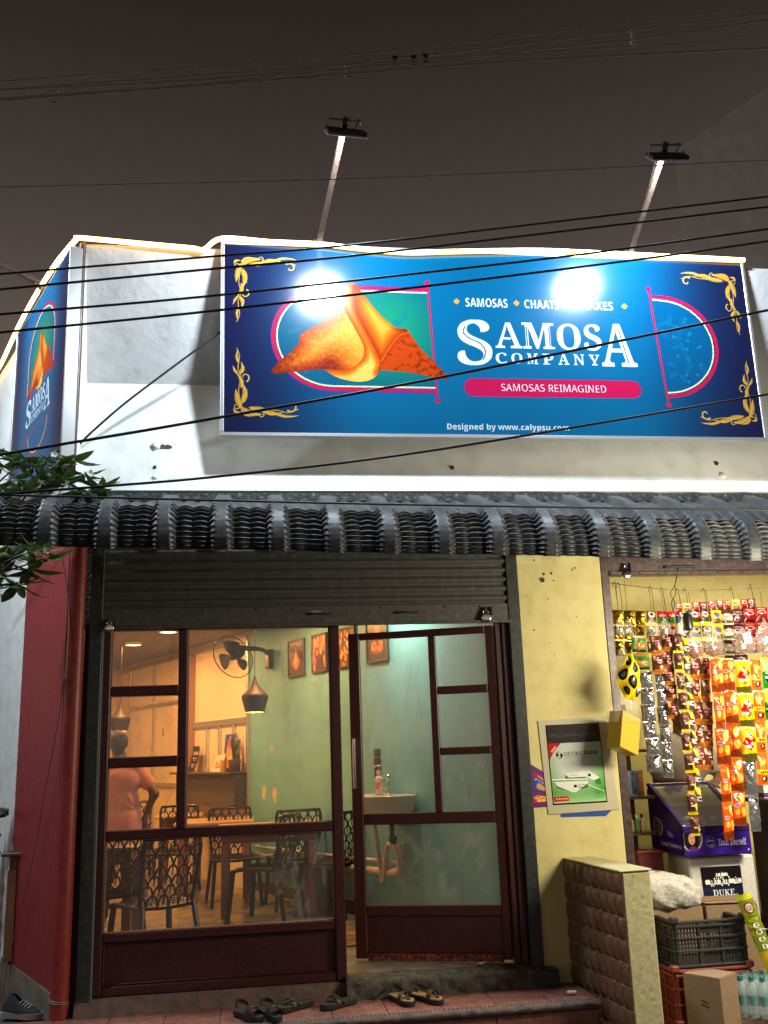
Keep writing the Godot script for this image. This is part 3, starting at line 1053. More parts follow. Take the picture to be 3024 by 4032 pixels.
# ------------------------------------------------------------------ the two printed signs
const GOLD := Color(0.90, 0.68, 0.24)
const GOLD_PALE := Color(0.97, 0.88, 0.56)
const GOLD_DARK := Color(0.55, 0.37, 0.13)
const PINK := Color(0.84, 0.09, 0.33)
const CREAM := Color(0.98, 0.93, 0.70)

# one corner ornament; f carries local coordinates (x along the long edge, y along the short) to the print
func ornament(cv: Cv, f: Callable) -> void:
	var leaf := func(a: Vector2, b: Vector2, w0: float, bend: float) -> void:
		var w := w0 * 1.45
		var d := b - a
		var nn := d.normalized().orthogonal()
		var l := []
		var r := []
		for i in 9:
			var t := i / 8.0
			var mid := a + d * t + nn * bend * sin(PI * t)
			var ww := w * pow(sin(PI * pow(t, 0.75)), 0.9)
			l.append(f.call(mid + nn * ww))
			r.push_front(f.call(mid - nn * ww * 0.35))
		cv.poly(l + r, GOLD)
		var e := []
		for i in 7:
			var t := 0.12 + i / 8.0
			e.append(f.call(a + d * t + nn * (bend * sin(PI * t) + w * 0.45 * sin(PI * t))))
		cv.line(e, 0.0028, GOLD_PALE)
		var e2 := []
		for i in 7:
			var t := 0.1 + i / 8.0
			e2.append(f.call(a + d * t + nn * (bend * sin(PI * t) - w * 0.1)))
		cv.line(e2, 0.002, GOLD_DARK)
	var curl := func(c: Vector2, r0: float, a0: float, turns: float, w: float) -> void:
		var p := []
		var ws := []
		for i in 26:
			var t := i / 25.0
			var r := r0 * (1.0 - 0.78 * t)
			var a := a0 + turns * TAU * t
			p.append(f.call(c + Vector2(cos(a), sin(a)) * r))
			ws.append(w * (1.0 - 0.6 * t))
		cv.line(p, ws, GOLD)
		cv.line(p, 0.0022, GOLD_PALE)
	# along the long edge
	leaf.call(Vector2(0.05, 0.07), Vector2(0.20, 0.015), 0.020, 0.012)
	leaf.call(Vector2(0.10, 0.065), Vector2(0.26, 0.035), 0.018, -0.010)
	leaf.call(Vector2(0.19, 0.045), Vector2(0.34, 0.03), 0.014, 0.010)
	leaf.call(Vector2(0.25, 0.045), Vector2(0.45, 0.012), 0.011, 0.020)
	leaf.call(Vector2(0.05, 0.055), Vector2(0.13, 0.0), 0.014, 0.008)
	curl.call(Vector2(0.395, 0.075), 0.042, -2.4, 0.85, 0.015)
	curl.call(Vector2(0.185, 0.012), 0.030, 2.2, -0.9, 0.009)
	cv.line(smooth([f.call(Vector2(0.22, 0.05)), f.call(Vector2(0.30, 0.045)), f.call(Vector2(0.37, 0.03)), f.call(Vector2(0.44, 0.055))], 6), 0.006, GOLD)
	# along the short edge
	leaf.call(Vector2(0.05, 0.05), Vector2(0.015, 0.20), 0.020, -0.014)
	leaf.call(Vector2(0.06, 0.09), Vector2(0.055, 0.25), 0.018, 0.012)
	leaf.call(Vector2(0.055, 0.10), Vector2(0.095, 0.20), 0.013, -0.010)
	leaf.call(Vector2(0.05, 0.20), Vector2(0.02, 0.31), 0.014, 0.012)
	leaf.call(Vector2(0.03, 0.30), Vector2(0.05, 0.40), 0.014, 0.016)
	leaf.call(Vector2(0.03, 0.30), Vector2(-0.005, 0.37), 0.010, -0.010)
	leaf.call(Vector2(0.035, 0.38), Vector2(0.03, 0.49), 0.010, -0.016)
	leaf.call(Vector2(0.0, 0.06), Vector2(0.05, 0.03), 0.012, 0.01)
	curl.call(Vector2(0.075, 0.285), 0.036, -1.2, 0.8, 0.011)
	curl.call(Vector2(0.02, 0.075), 0.028, 0.6, -0.9, 0.009)
	cv.line(smooth([f.call(Vector2(0.045, 0.1)), f.call(Vector2(0.035, 0.2)), f.call(Vector2(0.05, 0.28)), f.call(Vector2(0.03, 0.35)), f.call(Vector2(0.04, 0.44)), f.call(Vector2(0.02, 0.5))], 6), 0.006, GOLD)

func ramp3(t: float, a: Color, b: Color, c: Color) -> Color:
	return a.lerp(b, clampf(t * 2.0, 0, 1)) if t < 0.5 else b.lerp(c, clampf(t * 2.0 - 1.0, 0, 1))

func near(p: Vector2, line: Array) -> float:
	var best := 1e9
	for i in line.size() - 1:
		best = minf(best, p.distance_to(Geometry2D.get_closest_point_to_segment(p, line[i], line[i + 1])))
	return best

# the pastry of the print, in the main sign's own metres; map carries it to where it is printed
func samosa(cv: Cv, to: Callable, from: Callable) -> void:
	var spots := noise(71, 1.6, 4)
	var blist := noise(70, 3.2, 3)
	var outline := smooth(V2([0.158, 3.989, 0.21, 4.058, 0.34, 4.187, 0.359, 4.264, 0.436, 4.317, 0.605, 4.438, 0.631, 4.53, 0.657, 4.609, 0.72, 4.675, 0.768, 4.659, 0.814, 4.588, 0.93, 4.435, 1.036, 4.34, 1.109, 4.329, 1.134, 4.291, 1.212, 4.183, 1.396, 3.97, 1.311, 3.961, 1.143, 3.996, 0.916, 4.011, 0.866, 3.947, 0.77, 3.92, 0.653, 3.936, 0.571, 3.972, 0.525, 4.009, 0.384, 3.993, 0.187, 3.971]), 4, true)
	var edge := []
	for p in outline:
		edge.append(p)
	edge.append(outline[0])
	var fold := smooth(V2([0.657, 4.60, 0.66, 4.50, 0.712, 4.389, 0.797, 4.212, 0.806, 4.135, 0.775, 4.071, 0.69, 4.012, 0.525, 4.009]), 5)
	var spine := smooth(V2([0.74, 4.66, 0.756, 4.469, 0.818, 4.315, 0.924, 4.074, 0.90, 3.99]), 5)
	var wing := smooth(V2([0.924, 4.074, 0.981, 4.165, 1.058, 4.27, 1.134, 4.304]), 5)
	var A := Color(0.60, 0.13, 0.03)
	var B := Color(0.93, 0.45, 0.07)
	var C := Color(1.0, 0.76, 0.30)
	var put := func(pts: Array, shade: Callable) -> void:
		var q := []
		for p in pts:
			q.append(to.call(p))
		cv.paint(q, func(px: Vector2): return shade.call(from.call(px)))
	# body left of the fold, with the browned tip
	put.call(outline, func(p: Vector2):
		var e := near(p, edge)
		var lit := clampf(e / 0.13, 0, 1) * 0.75 + clampf((p.y - 4.0) / 0.5, 0, 1) * 0.3
		lit -= 0.45 * exp(-pow((p - Vector2(0.6, 4.09)).length() / 0.12, 2))
		var col := ramp3(clampf(lit, 0, 1), A, B, C)
		if p.x < 0.42:
			var s := spots.get_noise_2d(p.x * 14.0, p.y * 14.0)
			col = col.lerp(Color(0.42, 0.09, 0.03), clampf(s * 0.7 + (0.30 - p.x) * 2.2, 0, 0.6))
		col = col.darkened(clampf(blist.get_noise_2d(p.x * 10.0, p.y * 10.0) * 0.2, 0, 0.1)).lightened(clampf(-blist.get_noise_2d(p.x * 8.0 + 40.0, p.y * 8.0) * 0.3, 0, 0.15))
		return Color(col.r, col.g, col.b, 1.0))
	# the flap folded over the middle
	var flap := fold.duplicate()
	flap.append_array(smooth(V2([0.525, 4.009, 0.571, 3.972, 0.653, 3.936, 0.77, 3.92, 0.866, 3.947, 0.916, 4.011, 0.924, 4.074]), 4))
	var rs := spine.duplicate()
	rs.reverse()
	flap.append_array(rs)
	put.call(flap, func(p: Vector2):
		var e := minf(near(p, fold), near(p, spine))
		var lit := clampf(e / 0.055, 0, 1)
		lit = lit * 0.8 + 0.35 * exp(-pow((p - Vector2(0.80, 3.99)).length() / 0.07, 2)) + 0.1
		return ramp3(clampf(lit, 0, 1), A.lerp(B, 0.35), B, Color(1.0, 0.80, 0.38)))
	# right shoulder and the browned right tip
	var sh := spine.duplicate()
	sh.append_array(wing)
	sh.append_array(smooth(V2([1.134, 4.304, 1.109, 4.329, 1.036, 4.34, 0.93, 4.435, 0.814, 4.588, 0.768, 4.659]), 4))
	put.call(sh, func(p: Vector2):
		var lit := clampf(minf(near(p, spine), near(p, wing)) / 0.10, 0, 1) * 0.75 + 0.1 - 0.35 * clampf(1.0 - near(p, edge) / 0.035, 0, 1)
		return ramp3(clampf(lit, 0, 1), A, B, C))
	var tip := wing.duplicate()
	tip.append_array(V2([1.212, 4.183, 1.396, 3.97, 1.311, 3.961, 1.143, 3.996, 0.916, 4.011]))
	put.call(tip, func(p: Vector2):
		var s := spots.get_noise_2d(p.x * 11.0, p.y * 11.0)
		var lit := 0.5 - clampf(1.0 - near(p, wing) / 0.03, 0, 1) * 0.3
		var col := ramp3(lit, A, Color(0.80, 0.27, 0.06), B)
		return col.lerp(Color(0.36, 0.07, 0.03), clampf(s * 1.0 + (p.x - 1.2) * 1.4, 0, 0.7)))
	var wl := []
	for p in wing:
		wl.append(to.call(p))
	cv.line(wl, 0.012, Color(0.93, 0.36, 0.08))

func sprig(cv: Cv, p: Vector2, a: float, k: float, col: Color) -> void:
	for i in 7:
		var d := Vector2(cos(a), sin(a)) * k * (0.2 + i * 0.13)
		for s in [-1.0, 1.0]:
			cv.line([p + d, p + d + Vector2(cos(a + s * 0.9), sin(a + s * 0.9)) * k * 0.28], 0.0035, col)
	cv.line([p, p + Vector2(cos(a), sin(a)) * k * 1.15], 0.0035, col)

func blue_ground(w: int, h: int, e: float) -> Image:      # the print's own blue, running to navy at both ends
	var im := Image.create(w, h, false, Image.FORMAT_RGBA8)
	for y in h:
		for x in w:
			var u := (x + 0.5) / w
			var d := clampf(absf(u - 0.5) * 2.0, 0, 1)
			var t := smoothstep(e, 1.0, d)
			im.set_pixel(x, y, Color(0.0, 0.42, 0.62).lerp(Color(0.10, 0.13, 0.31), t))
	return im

func lozenge(cv: Cv, p: Vector2, r: float, col: Color) -> void:
	cv.poly([p + Vector2(0, r), p + Vector2(r, 0), p - Vector2(0, r), p - Vector2(r, 0)], col)

func signs() -> void:
	var cv := Cv.new(2048, 735, -0.165, 4.94, 3.735, 3.54)
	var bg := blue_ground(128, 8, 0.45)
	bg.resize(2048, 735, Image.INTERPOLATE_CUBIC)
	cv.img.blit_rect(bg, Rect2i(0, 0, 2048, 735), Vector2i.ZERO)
	# left arched frame with its teal field
	var arch := func(r: float) -> Array:
		var q := [Vector2(1.288, 4.25 + 0.39 * r)]
		for i in 25:
			var a := PI / 2 + PI * i / 24
			q.append(Vector2(0.585 + cos(a) * 0.415 * r, 4.25 + sin(a) * 0.39 * r))
		q.append(Vector2(1.312, 4.25 - 0.39 * r))
		return q
	cv.line(arch.call(1.0), 0.028, PINK)
	cv.line(arch.call(1.035), 0.006, Color(0.3, 0.2, 0.6))
	cv.paint(arch.call(0.935), func(p: Vector2):
		var t := clampf((p - Vector2(1.0, 4.3)).length() / 0.55, 0, 1)
		return Color(0.12, 0.62, 0.42).lerp(Color(0.0, 0.38, 0.52), t))
	cv.line(arch.call(0.935), 0.012, CREAM)
	var deco := Color(0.02, 0.47, 0.58)
	for i in 16:
		sprig(cv, Vector2(rng.randf_range(0.35, 1.15), rng.randf_range(3.95, 4.55)), rng.randf_range(0, TAU), rng.randf_range(0.06, 0.14), deco)
	cv.line(V2([1.284, 4.69, 1.317, 3.79]), 0.014, PINK)
	lozenge(cv, Vector2(1.284, 4.695), 0.024, PINK)
	lozenge(cv, Vector2(1.317, 3.79), 0.024, PINK)
	samosa(cv, func(p): return p, func(p): return p)
	# right arched frame
	var arch2 := func(r: float) -> Array:
		var q := [Vector2(2.99, 4.25 + 0.395 * r)]
		for i in 25:
			var a := PI / 2 - PI * i / 24
			q.append(Vector2(3.04 + cos(a) * 0.415 * r, 4.245 + sin(a) * 0.395 * r))
		q.append(Vector2(3.03, 4.25 - 0.4 * r))
		return q
	cv.poly(arch2.call(0.93), Color(0.0, 0.36, 0.56))
	for i in 15:
		var a := rng.randf_range(-1.4, 1.4)
		var rr := rng.randf_range(0.05, 0.3)
		sprig(cv, Vector2(3.05 + cos(a) * rr, 4.245 + sin(a) * rr), rng.randf_range(0, TAU), rng.randf_range(0.06, 0.15), Color(0.03, 0.44, 0.63))
	for i in 16:
		var a := rng.randf_range(-1.4, 1.4)
		var rr := rng.randf_range(0.1, 0.33)
		cv.disc(Vector2(3.05 + cos(a) * rr, 4.245 + sin(a) * rr), 0.012, 0.012, Color(0.05, 0.48, 0.66))
	cv.line(arch2.call(1.0), 0.026, PINK)
	cv.line(arch2.call(0.93), 0.012, CREAM)
	cv.line(V2([2.968, 4.70, 3.028, 3.785]), 0.014, PINK)
	lozenge(cv, Vector2(2.968, 4.703), 0.024, PINK)
	lozenge(cv, Vector2(3.028, 3.782), 0.024, PINK)
	# lettering
	var white := Color(0.94, 0.96, 0.97)
	var blue := Color(0.0, 0.35, 0.62)
	for x in [1.494, 1.941, 2.331, 2.766]:
		lozenge(cv, Vector2(x, 4.555), 0.025, Color(0.93, 0.68, 0.25))
	cv.text("SAMOSAS", sansb, 1.56, 1.873, 4.585, 4.515, white)
	cv.text("CHAATS", sansb, 2.0, 2.262, 4.585, 4.515, white)
	cv.text("SHAKES", sansb, 2.39, 2.676, 4.588, 4.518, white)
	cv.text("S", serif, 1.478, 1.736, 4.415, 4.061, white)
	cv.text("AMOS", serif, 1.762, 2.562, 4.402, 4.195, white)
	cv.text("A", serif, 2.55, 2.82, 4.41, 4.074, white)
	# engraved inline of the big letters
	for e in [[1.85, 4.37, 1.90, 4.22], [2.0, 4.37, 2.0, 4.22], [2.17, 4.37, 2.17, 4.22], [2.70, 4.37, 2.755, 4.10]]:
		cv.line(V2(e), 0.008, blue)
	cv.line(smooth(V2([1.545, 4.36, 1.53, 4.31, 1.58, 4.265, 1.65, 4.23, 1.685, 4.17, 1.665, 4.105]), 5), 0.008, blue)
	for i in 7:
		var x0 := 1.757 + 0.116 * i
		cv.text("COMPANY"[i], serif, x0, x0 + 0.082, 4.162, 4.08, white)
	var pill := []
	for i in 26:
		var a := PI / 2 + PI * i / 25
		pill.append(Vector2(1.58 + cos(a) * 0.066, 3.893 + sin(a) * 0.068))
	for i in 26:
		var a := -PI / 2 + PI * i / 25
		pill.append(Vector2(2.762 + cos(a) * 0.066, 3.897 + sin(a) * 0.068))
	cv.poly(pill, Color(0.82, 0.08, 0.34))
	cv.text("SAMOSAS REIMAGINED", sans, 1.783, 2.562, 3.924, 3.870, white)
	cv.text("Designed by www.calypsu.com", sansb, 1.375, 2.261, 3.623, 3.563, white)
	# corner ornaments
	ornament(cv, func(p: Vector2): return Vector2(-0.10 + p.x, 4.85 - p.y))
	ornament(cv, func(p: Vector2): return Vector2(-0.10 + p.x, 3.655 + p.y + 0.0))
	ornament(cv, func(p: Vector2): return Vector2(3.675 - p.x, 4.85 - p.y))
	ornament(cv, func(p: Vector2): return Vector2(3.70 - p.x, 3.64 + p.y))

	var s := thing("shop_sign", "wide blue lit shop sign with gold corner scrolls and a printed samosa", "sign", Vector3(1.785, 3.51, 0.30))
	var m := MB.new()
	m.quad(Vector3(-0.165, 4.94, 0.345), Vector3(3.735, 4.94, 0.345), Vector3(3.735, 3.54, 0.345), Vector3(-0.165, 3.54, 0.345), Vector3.BACK)
	var pm := printed(cv.texture(), 0.15)
	pm.albedo_color = Color(0.67, 0.67, 0.67)
	wpart("printed_face", m, pm, s)
	m = MB.new()
	m.cor(Vector3(-0.17, 3.53, 0.29), Vector3(3.74, 4.945, 0.340))
	wpart("backing_panel", m, M.alu, s)
	var fm: Material = M.alu
	for e in [[-0.19, 4.94, 3.76, 4.966], [-0.19, 3.512, 3.76, 3.54], [-0.19, 3.54, -0.165, 4.94], [3.735, 3.54, 3.76, 4.94]]:
		m = MB.new()
		m.cor(Vector3(e[0], e[1], 0.288), Vector3(e[2], e[3], 0.352), 0.004)
		wpart("frame", m, fm, s)

	# the side sign, seen edgewise
	var c2 := Cv.new(640, 600, 1.62, 4.86, 0.0, 3.35)
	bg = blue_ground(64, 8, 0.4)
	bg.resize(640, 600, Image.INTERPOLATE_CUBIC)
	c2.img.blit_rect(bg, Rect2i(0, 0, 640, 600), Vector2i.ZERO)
	var ring := func(r: float) -> Array:
		var q := []
		for i in 41:
			var a := PI * 0.0 + PI * i / 40
			q.append(Vector2(0.74 + cos(a) * 0.42 * r, 4.42 + sin(a) * 0.32 * r))
		q.push_front(Vector2(0.74 + 0.42 * r, 4.16))
		q.append(Vector2(0.74 - 0.42 * r, 4.16))
		return q
	c2.paint(ring.call(0.93), func(p: Vector2):
		return Color(0.25, 0.66, 0.30).lerp(Color(0.0, 0.40, 0.55), clampf((p - Vector2(0.72, 4.35)).length() / 0.4, 0, 1)))
	c2.line(ring.call(1.0), 0.02, PINK)
	c2.line(ring.call(0.93), 0.012, CREAM)
	c2.line(V2([0.28, 4.13, 1.22, 4.13]), 0.01, PINK)
	samosa(c2, func(p): return Vector2(1.02 - (p.x - 0.158) * 0.66 + 0.11, 4.10 + (p.y - 3.92) * 0.62), func(q): return Vector2(0.158 + (1.13 - q.x) / 0.66, 3.92 + (q.y - 4.10) / 0.62))
	c2.text("S", serif, 1.13, 0.97, 4.10, 3.885, white)
	c2.text("AMOS", serif, 0.95, 0.55, 4.085, 3.96, white)
	c2.text("A", serif, 0.56, 0.39, 4.09, 3.86, white)
	c2.text("COMPANY", serif, 0.95, 0.56, 3.945, 3.885, white)
	c2.line(V2([0.25, 3.81, 1.2, 3.81]), 0.01, PINK)
	var half := []
	for i in 25:
		var a := PI + PI * i / 24
		half.append(Vector2(0.74 + cos(a) * 0.32, 3.80 + sin(a) * 0.20))
	c2.line(half, 0.016, PINK)
	var half2 := []
	for p in half:
		half2.append(Vector2(0.74, 3.80) + (p - Vector2(0.74, 3.80)) * 0.9)
	c2.line(half2, 0.01, CREAM)
	var t := thing("side_sign", "narrow looking blue sign on the side wall, seen almost edgewise", "sign", sidep(0.8, 3.34, 0.0))
	m = MB.new()
	m.quad(sidep(1.62, 4.86, 0.035), sidep(0.0, 4.86, 0.035), sidep(0.0, 3.35, 0.035), sidep(1.62, 3.35, 0.035), -SN)
	var pm2 := printed(c2.texture(), 0.17)
	pm2.albedo_color = Color(0.74, 0.74, 0.74)
	wpart("printed_face", m, pm2, t)
	m = MB.new()
	var bs := Basis(SD, Vector3.UP, -SN)
	m.box(sidep(0.81, 4.105, -0.005), Vector3(1.63, 1.52, 0.07), 0.0, bs)
	wpart("backing_panel", m, M.alu, t)
	for e in [[-0.03, 3.33, 0.0, 4.88], [1.62, 3.33, 1.65, 4.88], [0.0, 3.33, 1.62, 3.35], [0.0, 4.86, 1.62, 4.88]]:
		m = MB.new()
		m.box(sidep((e[0] + e[2]) / 2, (e[1] + e[3]) / 2, 0.0), Vector3(e[2] - e[0], e[3] - e[1], 0.085), 0.004, bs)
		wpart("frame", m, M.alu, t)

# ------------------------------------------------------------------ floodlights on arms
func floodlight(label: String, base: Vector3, tip: Vector3, out: Vector3, lamp_on: float) -> void:
	var t := thing("floodlight", label, "floodlight", base, 0.0, "floodlights on arms over the signs")
	var X := t.transform.affine_inverse()
	var side := Vector3.UP.cross(out).normalized()
	var m := MB.new()
	m.at(X)
	m.bar(base + out * 0.03, tip, 0.034, 0.034, Vector3.UP, 0.003)
	part("arm", m, M.rusty, t)
	m = MB.new()
	m.at(X)
	m.box(base + out * 0.0 - Vector3(0, 0.02, 0), Vector3(0.07, 0.11, 0.03), 0.004, Basis(side, Vector3.UP, out))
	m.bar(base + out * 0.02 - Vector3(0, 0.045, 0), base + out * 0.07 + Vector3(0, 0.01, 0), 0.04, 0.012)
	part("wall_clamp", m, M.rusty, t)
	# slotted cross bar of the lamp's bracket, with its bolt
	m = MB.new()
	m.at(X)
	var top := tip + Vector3(0, 0.022, 0)
	m.box(top, Vector3(0.205, 0.004, 0.026), 0.0, Basis(side, Vector3.UP.rotated(side, 0.9), out.rotated(side, 0.9)))
	part("cross_bar", m, M.steel, t)
	m = MB.new()
	m.at(X)
	m.lathe(V2([0.0, 0.022, 0.010, 0.022, 0.012, 0.012, 0.017, 0.010, 0.017, -0.004]), 8, Transform3D(Basis(), top))
	m.tube([top + side * 0.015, top + side * 0.03 + Vector3(0, 0.02, 0)], 0.006, 6)
	part("bolt", m, M.rusty, t)
	var aim := (-out * 0.68 - Vector3(0, 0.73, 0)).normalized()
	var up2 := side.cross(aim).normalized()
	if up2.y < 0:
		up2 = -up2
	var B := Basis(side, up2, side.cross(up2))
	var c := tip - Vector3(0, 0.085, 0) + out * 0.015
	m = MB.new()
	m.at(X)
	m.box(c - aim * 0.012, Vector3(0.25, 0.15, 0.024), 0.005, B)
	part("housing", m, M.lamp_black, t)
	m = MB.new()
	m.at(X)
	for s in [-1.0, 1.0]:
		m.bar(top + side * 0.1 * s, c + side * 0.131 * s, 0.005, 0.024, out)
	part("bracket", m, M.steel, t)
	m = MB.new()
	m.at(X)
	for e in [[0.0, 0.07, 0.25, 0.011], [0.0, -0.07, 0.25, 0.011], [0.119, 0.0, 0.012, 0.129], [-0.119, 0.0, 0.012, 0.129]]:
		m.box(c + aim * 0.004 + side * e[0] + up2 * e[1], Vector3(e[2], e[3], 0.012), 0.002, B)
	part("rim", m, M.alu, t)
	m = MB.new()
	m.at(X)
	m.box(c + aim * 0.0015, Vector3(0.226, 0.129, 0.003), 0.0, B)
	part("lamp_glass", m, glow(Color(0.93, 0.97, 1.0), 6.0), t)
	m = MB.new()
	m.at(X)
	m.tube(smooth([c - aim * 0.03 + side * 0.05, c - aim * 0.09 + side * 0.07, tip - out * 0.08 + Vector3(0, 0.03, 0), tip - out * 0.3 - Vector3(0, 0.03, 0), base + out * 0.1], 6), 0.0045, 6)
	part("lead", m, M.cable, t)
	var l := AreaLight3D.new()
	l.name = "flood_lamp"
	l.area_size = Vector2(0.226, 0.129)
	l.light_energy = lamp_on
	l.light_color = Color(0.90, 0.96, 1.0)
	l.light_specular = 1.0
	l.shadow_enabled = true
	l.area_range = 30.0
	t.add_child(l)
	l.transform = X * Transform3D(Basis(side, up2, -aim), c + aim * 0.012)

func street_lamp() -> void:
	var t := thing("street_lamp", "cool white street lamp on a pole, left of the picture", "street lamp", Vector3(-5.0, -0.42, 1.6))
	var m := MB.new()
	m.tube(smooth(V3([0, 0, 0, 0, 3, 0, 0, 5.6, 0, 0.25, 6.1, -0.1, 0.9, 6.25, -0.3]), 5), 0.055, 10)
	part("pole", m, M.steel, t)
	m = MB.new()
	m.box(Vector3(1.05, 6.25, -0.35), Vector3(0.5, 0.06, 0.2), 0.01, Basis(Vector3.UP, 0.3))
	part("head", m, M.lamp_black, t)
	m = MB.new()
	m.box(Vector3(1.08, 6.215, -0.36), Vector3(0.36, 0.006, 0.15), 0.0, Basis(Vector3.UP, 0.3))
	part("lamp_glass", m, glow(Color(0.92, 0.97, 1.0), 6.0), t)
	lamp_area(t, Vector3(-3.92, 5.785, 1.24), Vector2(0.36, 0.15), 19.0, Color(0.92, 0.97, 1.0), true, Vector3(0.42, -0.9, -0.3))

func floodlights() -> void:
	floodlight("left floodlight on a long arm above the front sign, over the samosa print", Vector3(0.503, 4.985, 0.31), Vector3(0.597, 5.215, 1.40), Vector3(0.085, 0, 1).normalized(), 12.5)
	floodlight("right floodlight on a long arm above the front sign, at its lettering end", Vector3(2.86, 5.0, 0.31), Vector3(2.768, 5.27, 1.25), Vector3(-0.08, 0, 1).normalized(), 12.5)
	floodlight("floodlight arm reaching out of the picture from the side wall at the far left", sidep(0.86, 5.0, 0.02), sidep(0.86, 5.32, 1.15), -SN, 8.0)
	street_lamp()

# ------------------------------------------------------------------ warm rope of leds along the parapet
func led_rope() -> void:
	var path := V3([-1.187, 4.955, 0.32, -1.156, 4.962, 0.325, -0.761, 4.937, 0.325, -0.40, 4.915, 0.325, -0.312, 4.907, 0.325, -0.183, 4.975, 0.368, 0.145, 4.962, 0.37, 0.51, 4.958, 0.37, 0.745, 4.938, 0.37, 1.118, 4.916, 0.37, 1.499, 4.940, 0.37, 2.082, 4.972, 0.37, 2.459, 4.974, 0.37, 3.191, 4.966, 0.37, 3.755, 4.958, 0.37])
	var t := thing("led_rope_light", "warm white glowing led rope along the parapet edge and sign top", "led rope", Vector3(1.2, 4.95, 0.33))
	var m := MB.new()
	m.tube(smooth(path, 5), 0.018, 8)
	wpart("front_run", m, glow(Color(1.0, 0.76, 0.38), 6.0), t)
	m = MB.new()
	var sp := smooth([sidep(0.0, 4.955, 0.0), sidep(0.4, 4.98, 0.02), sidep(0.85, 4.985, 0.03), sidep(1.25, 4.985, 0.03), sidep(1.66, 4.99, 0.02), sidep(2.1, 4.965, 0.01), sidep(2.55, 4.94, 0.0), sidep(3.2, 4.95, 0.0)], 5)
	m.tube(sp, 0.018, 8)
	wpart("side_run", m, glow(Color(1.0, 0.76, 0.38), 6.0), t)
	var runs := []
	for i in range(0, path.size() - 1, 2):
		runs.append([path[i], path[mini(i + 2, path.size() - 1)], Vector3(0, -0.5, 0.87)])
	for i in range(0, sp.size() - 10, 10):
		runs.append([sp[i], sp[i + 10], -SN * 0.87 - Vector3(0, 0.5, 0)])
	for r in runs:
		var l := AreaLight3D.new()
		l.name = "led_lamp"
		var a: Vector3 = r[0]
		var b: Vector3 = r[1]
		var ln := a.distance_to(b)
		l.area_size = Vector2(ln, 0.02)
		l.light_color = Color(1.0, 0.74, 0.42)
		l.light_energy = 0.010 * ln
		l.shadow_enabled = true
		l.area_range = 20.0
		var z: Vector3 = -r[2]
		var x := (b - a).normalized()
		var y := z.cross(x).normalized()
		t.add_child(l, true)
		l.transform = Transform3D(Basis(x, y, x.cross(y)), (a + b) / 2.0 + Vector3(r[2]) * 0.022 - t.position)

# ------------------------------------------------------------------ inside the shop
func lamp_area(parent: Node3D, at: Vector3, size: Vector2, e: float, col: Color, down := true, dir := Vector3.DOWN) -> void:
	var l := AreaLight3D.new()
	l.name = "lamp"
	l.area_size = size
	l.light_energy = e
	l.light_color = col
	l.shadow_enabled = true
	l.area_range = 20.0
	parent.add_child(l, true)
	var z := -dir.normalized()
	var x := Vector3.RIGHT if absf(z.x) < 0.9 else Vector3.BACK
	x = (x - z * x.dot(z)).normalized()
	l.transform = Transform3D(Basis(x, z.cross(x), z), at - parent.position)

const WARM := Color(1.0, 0.70, 0.40)

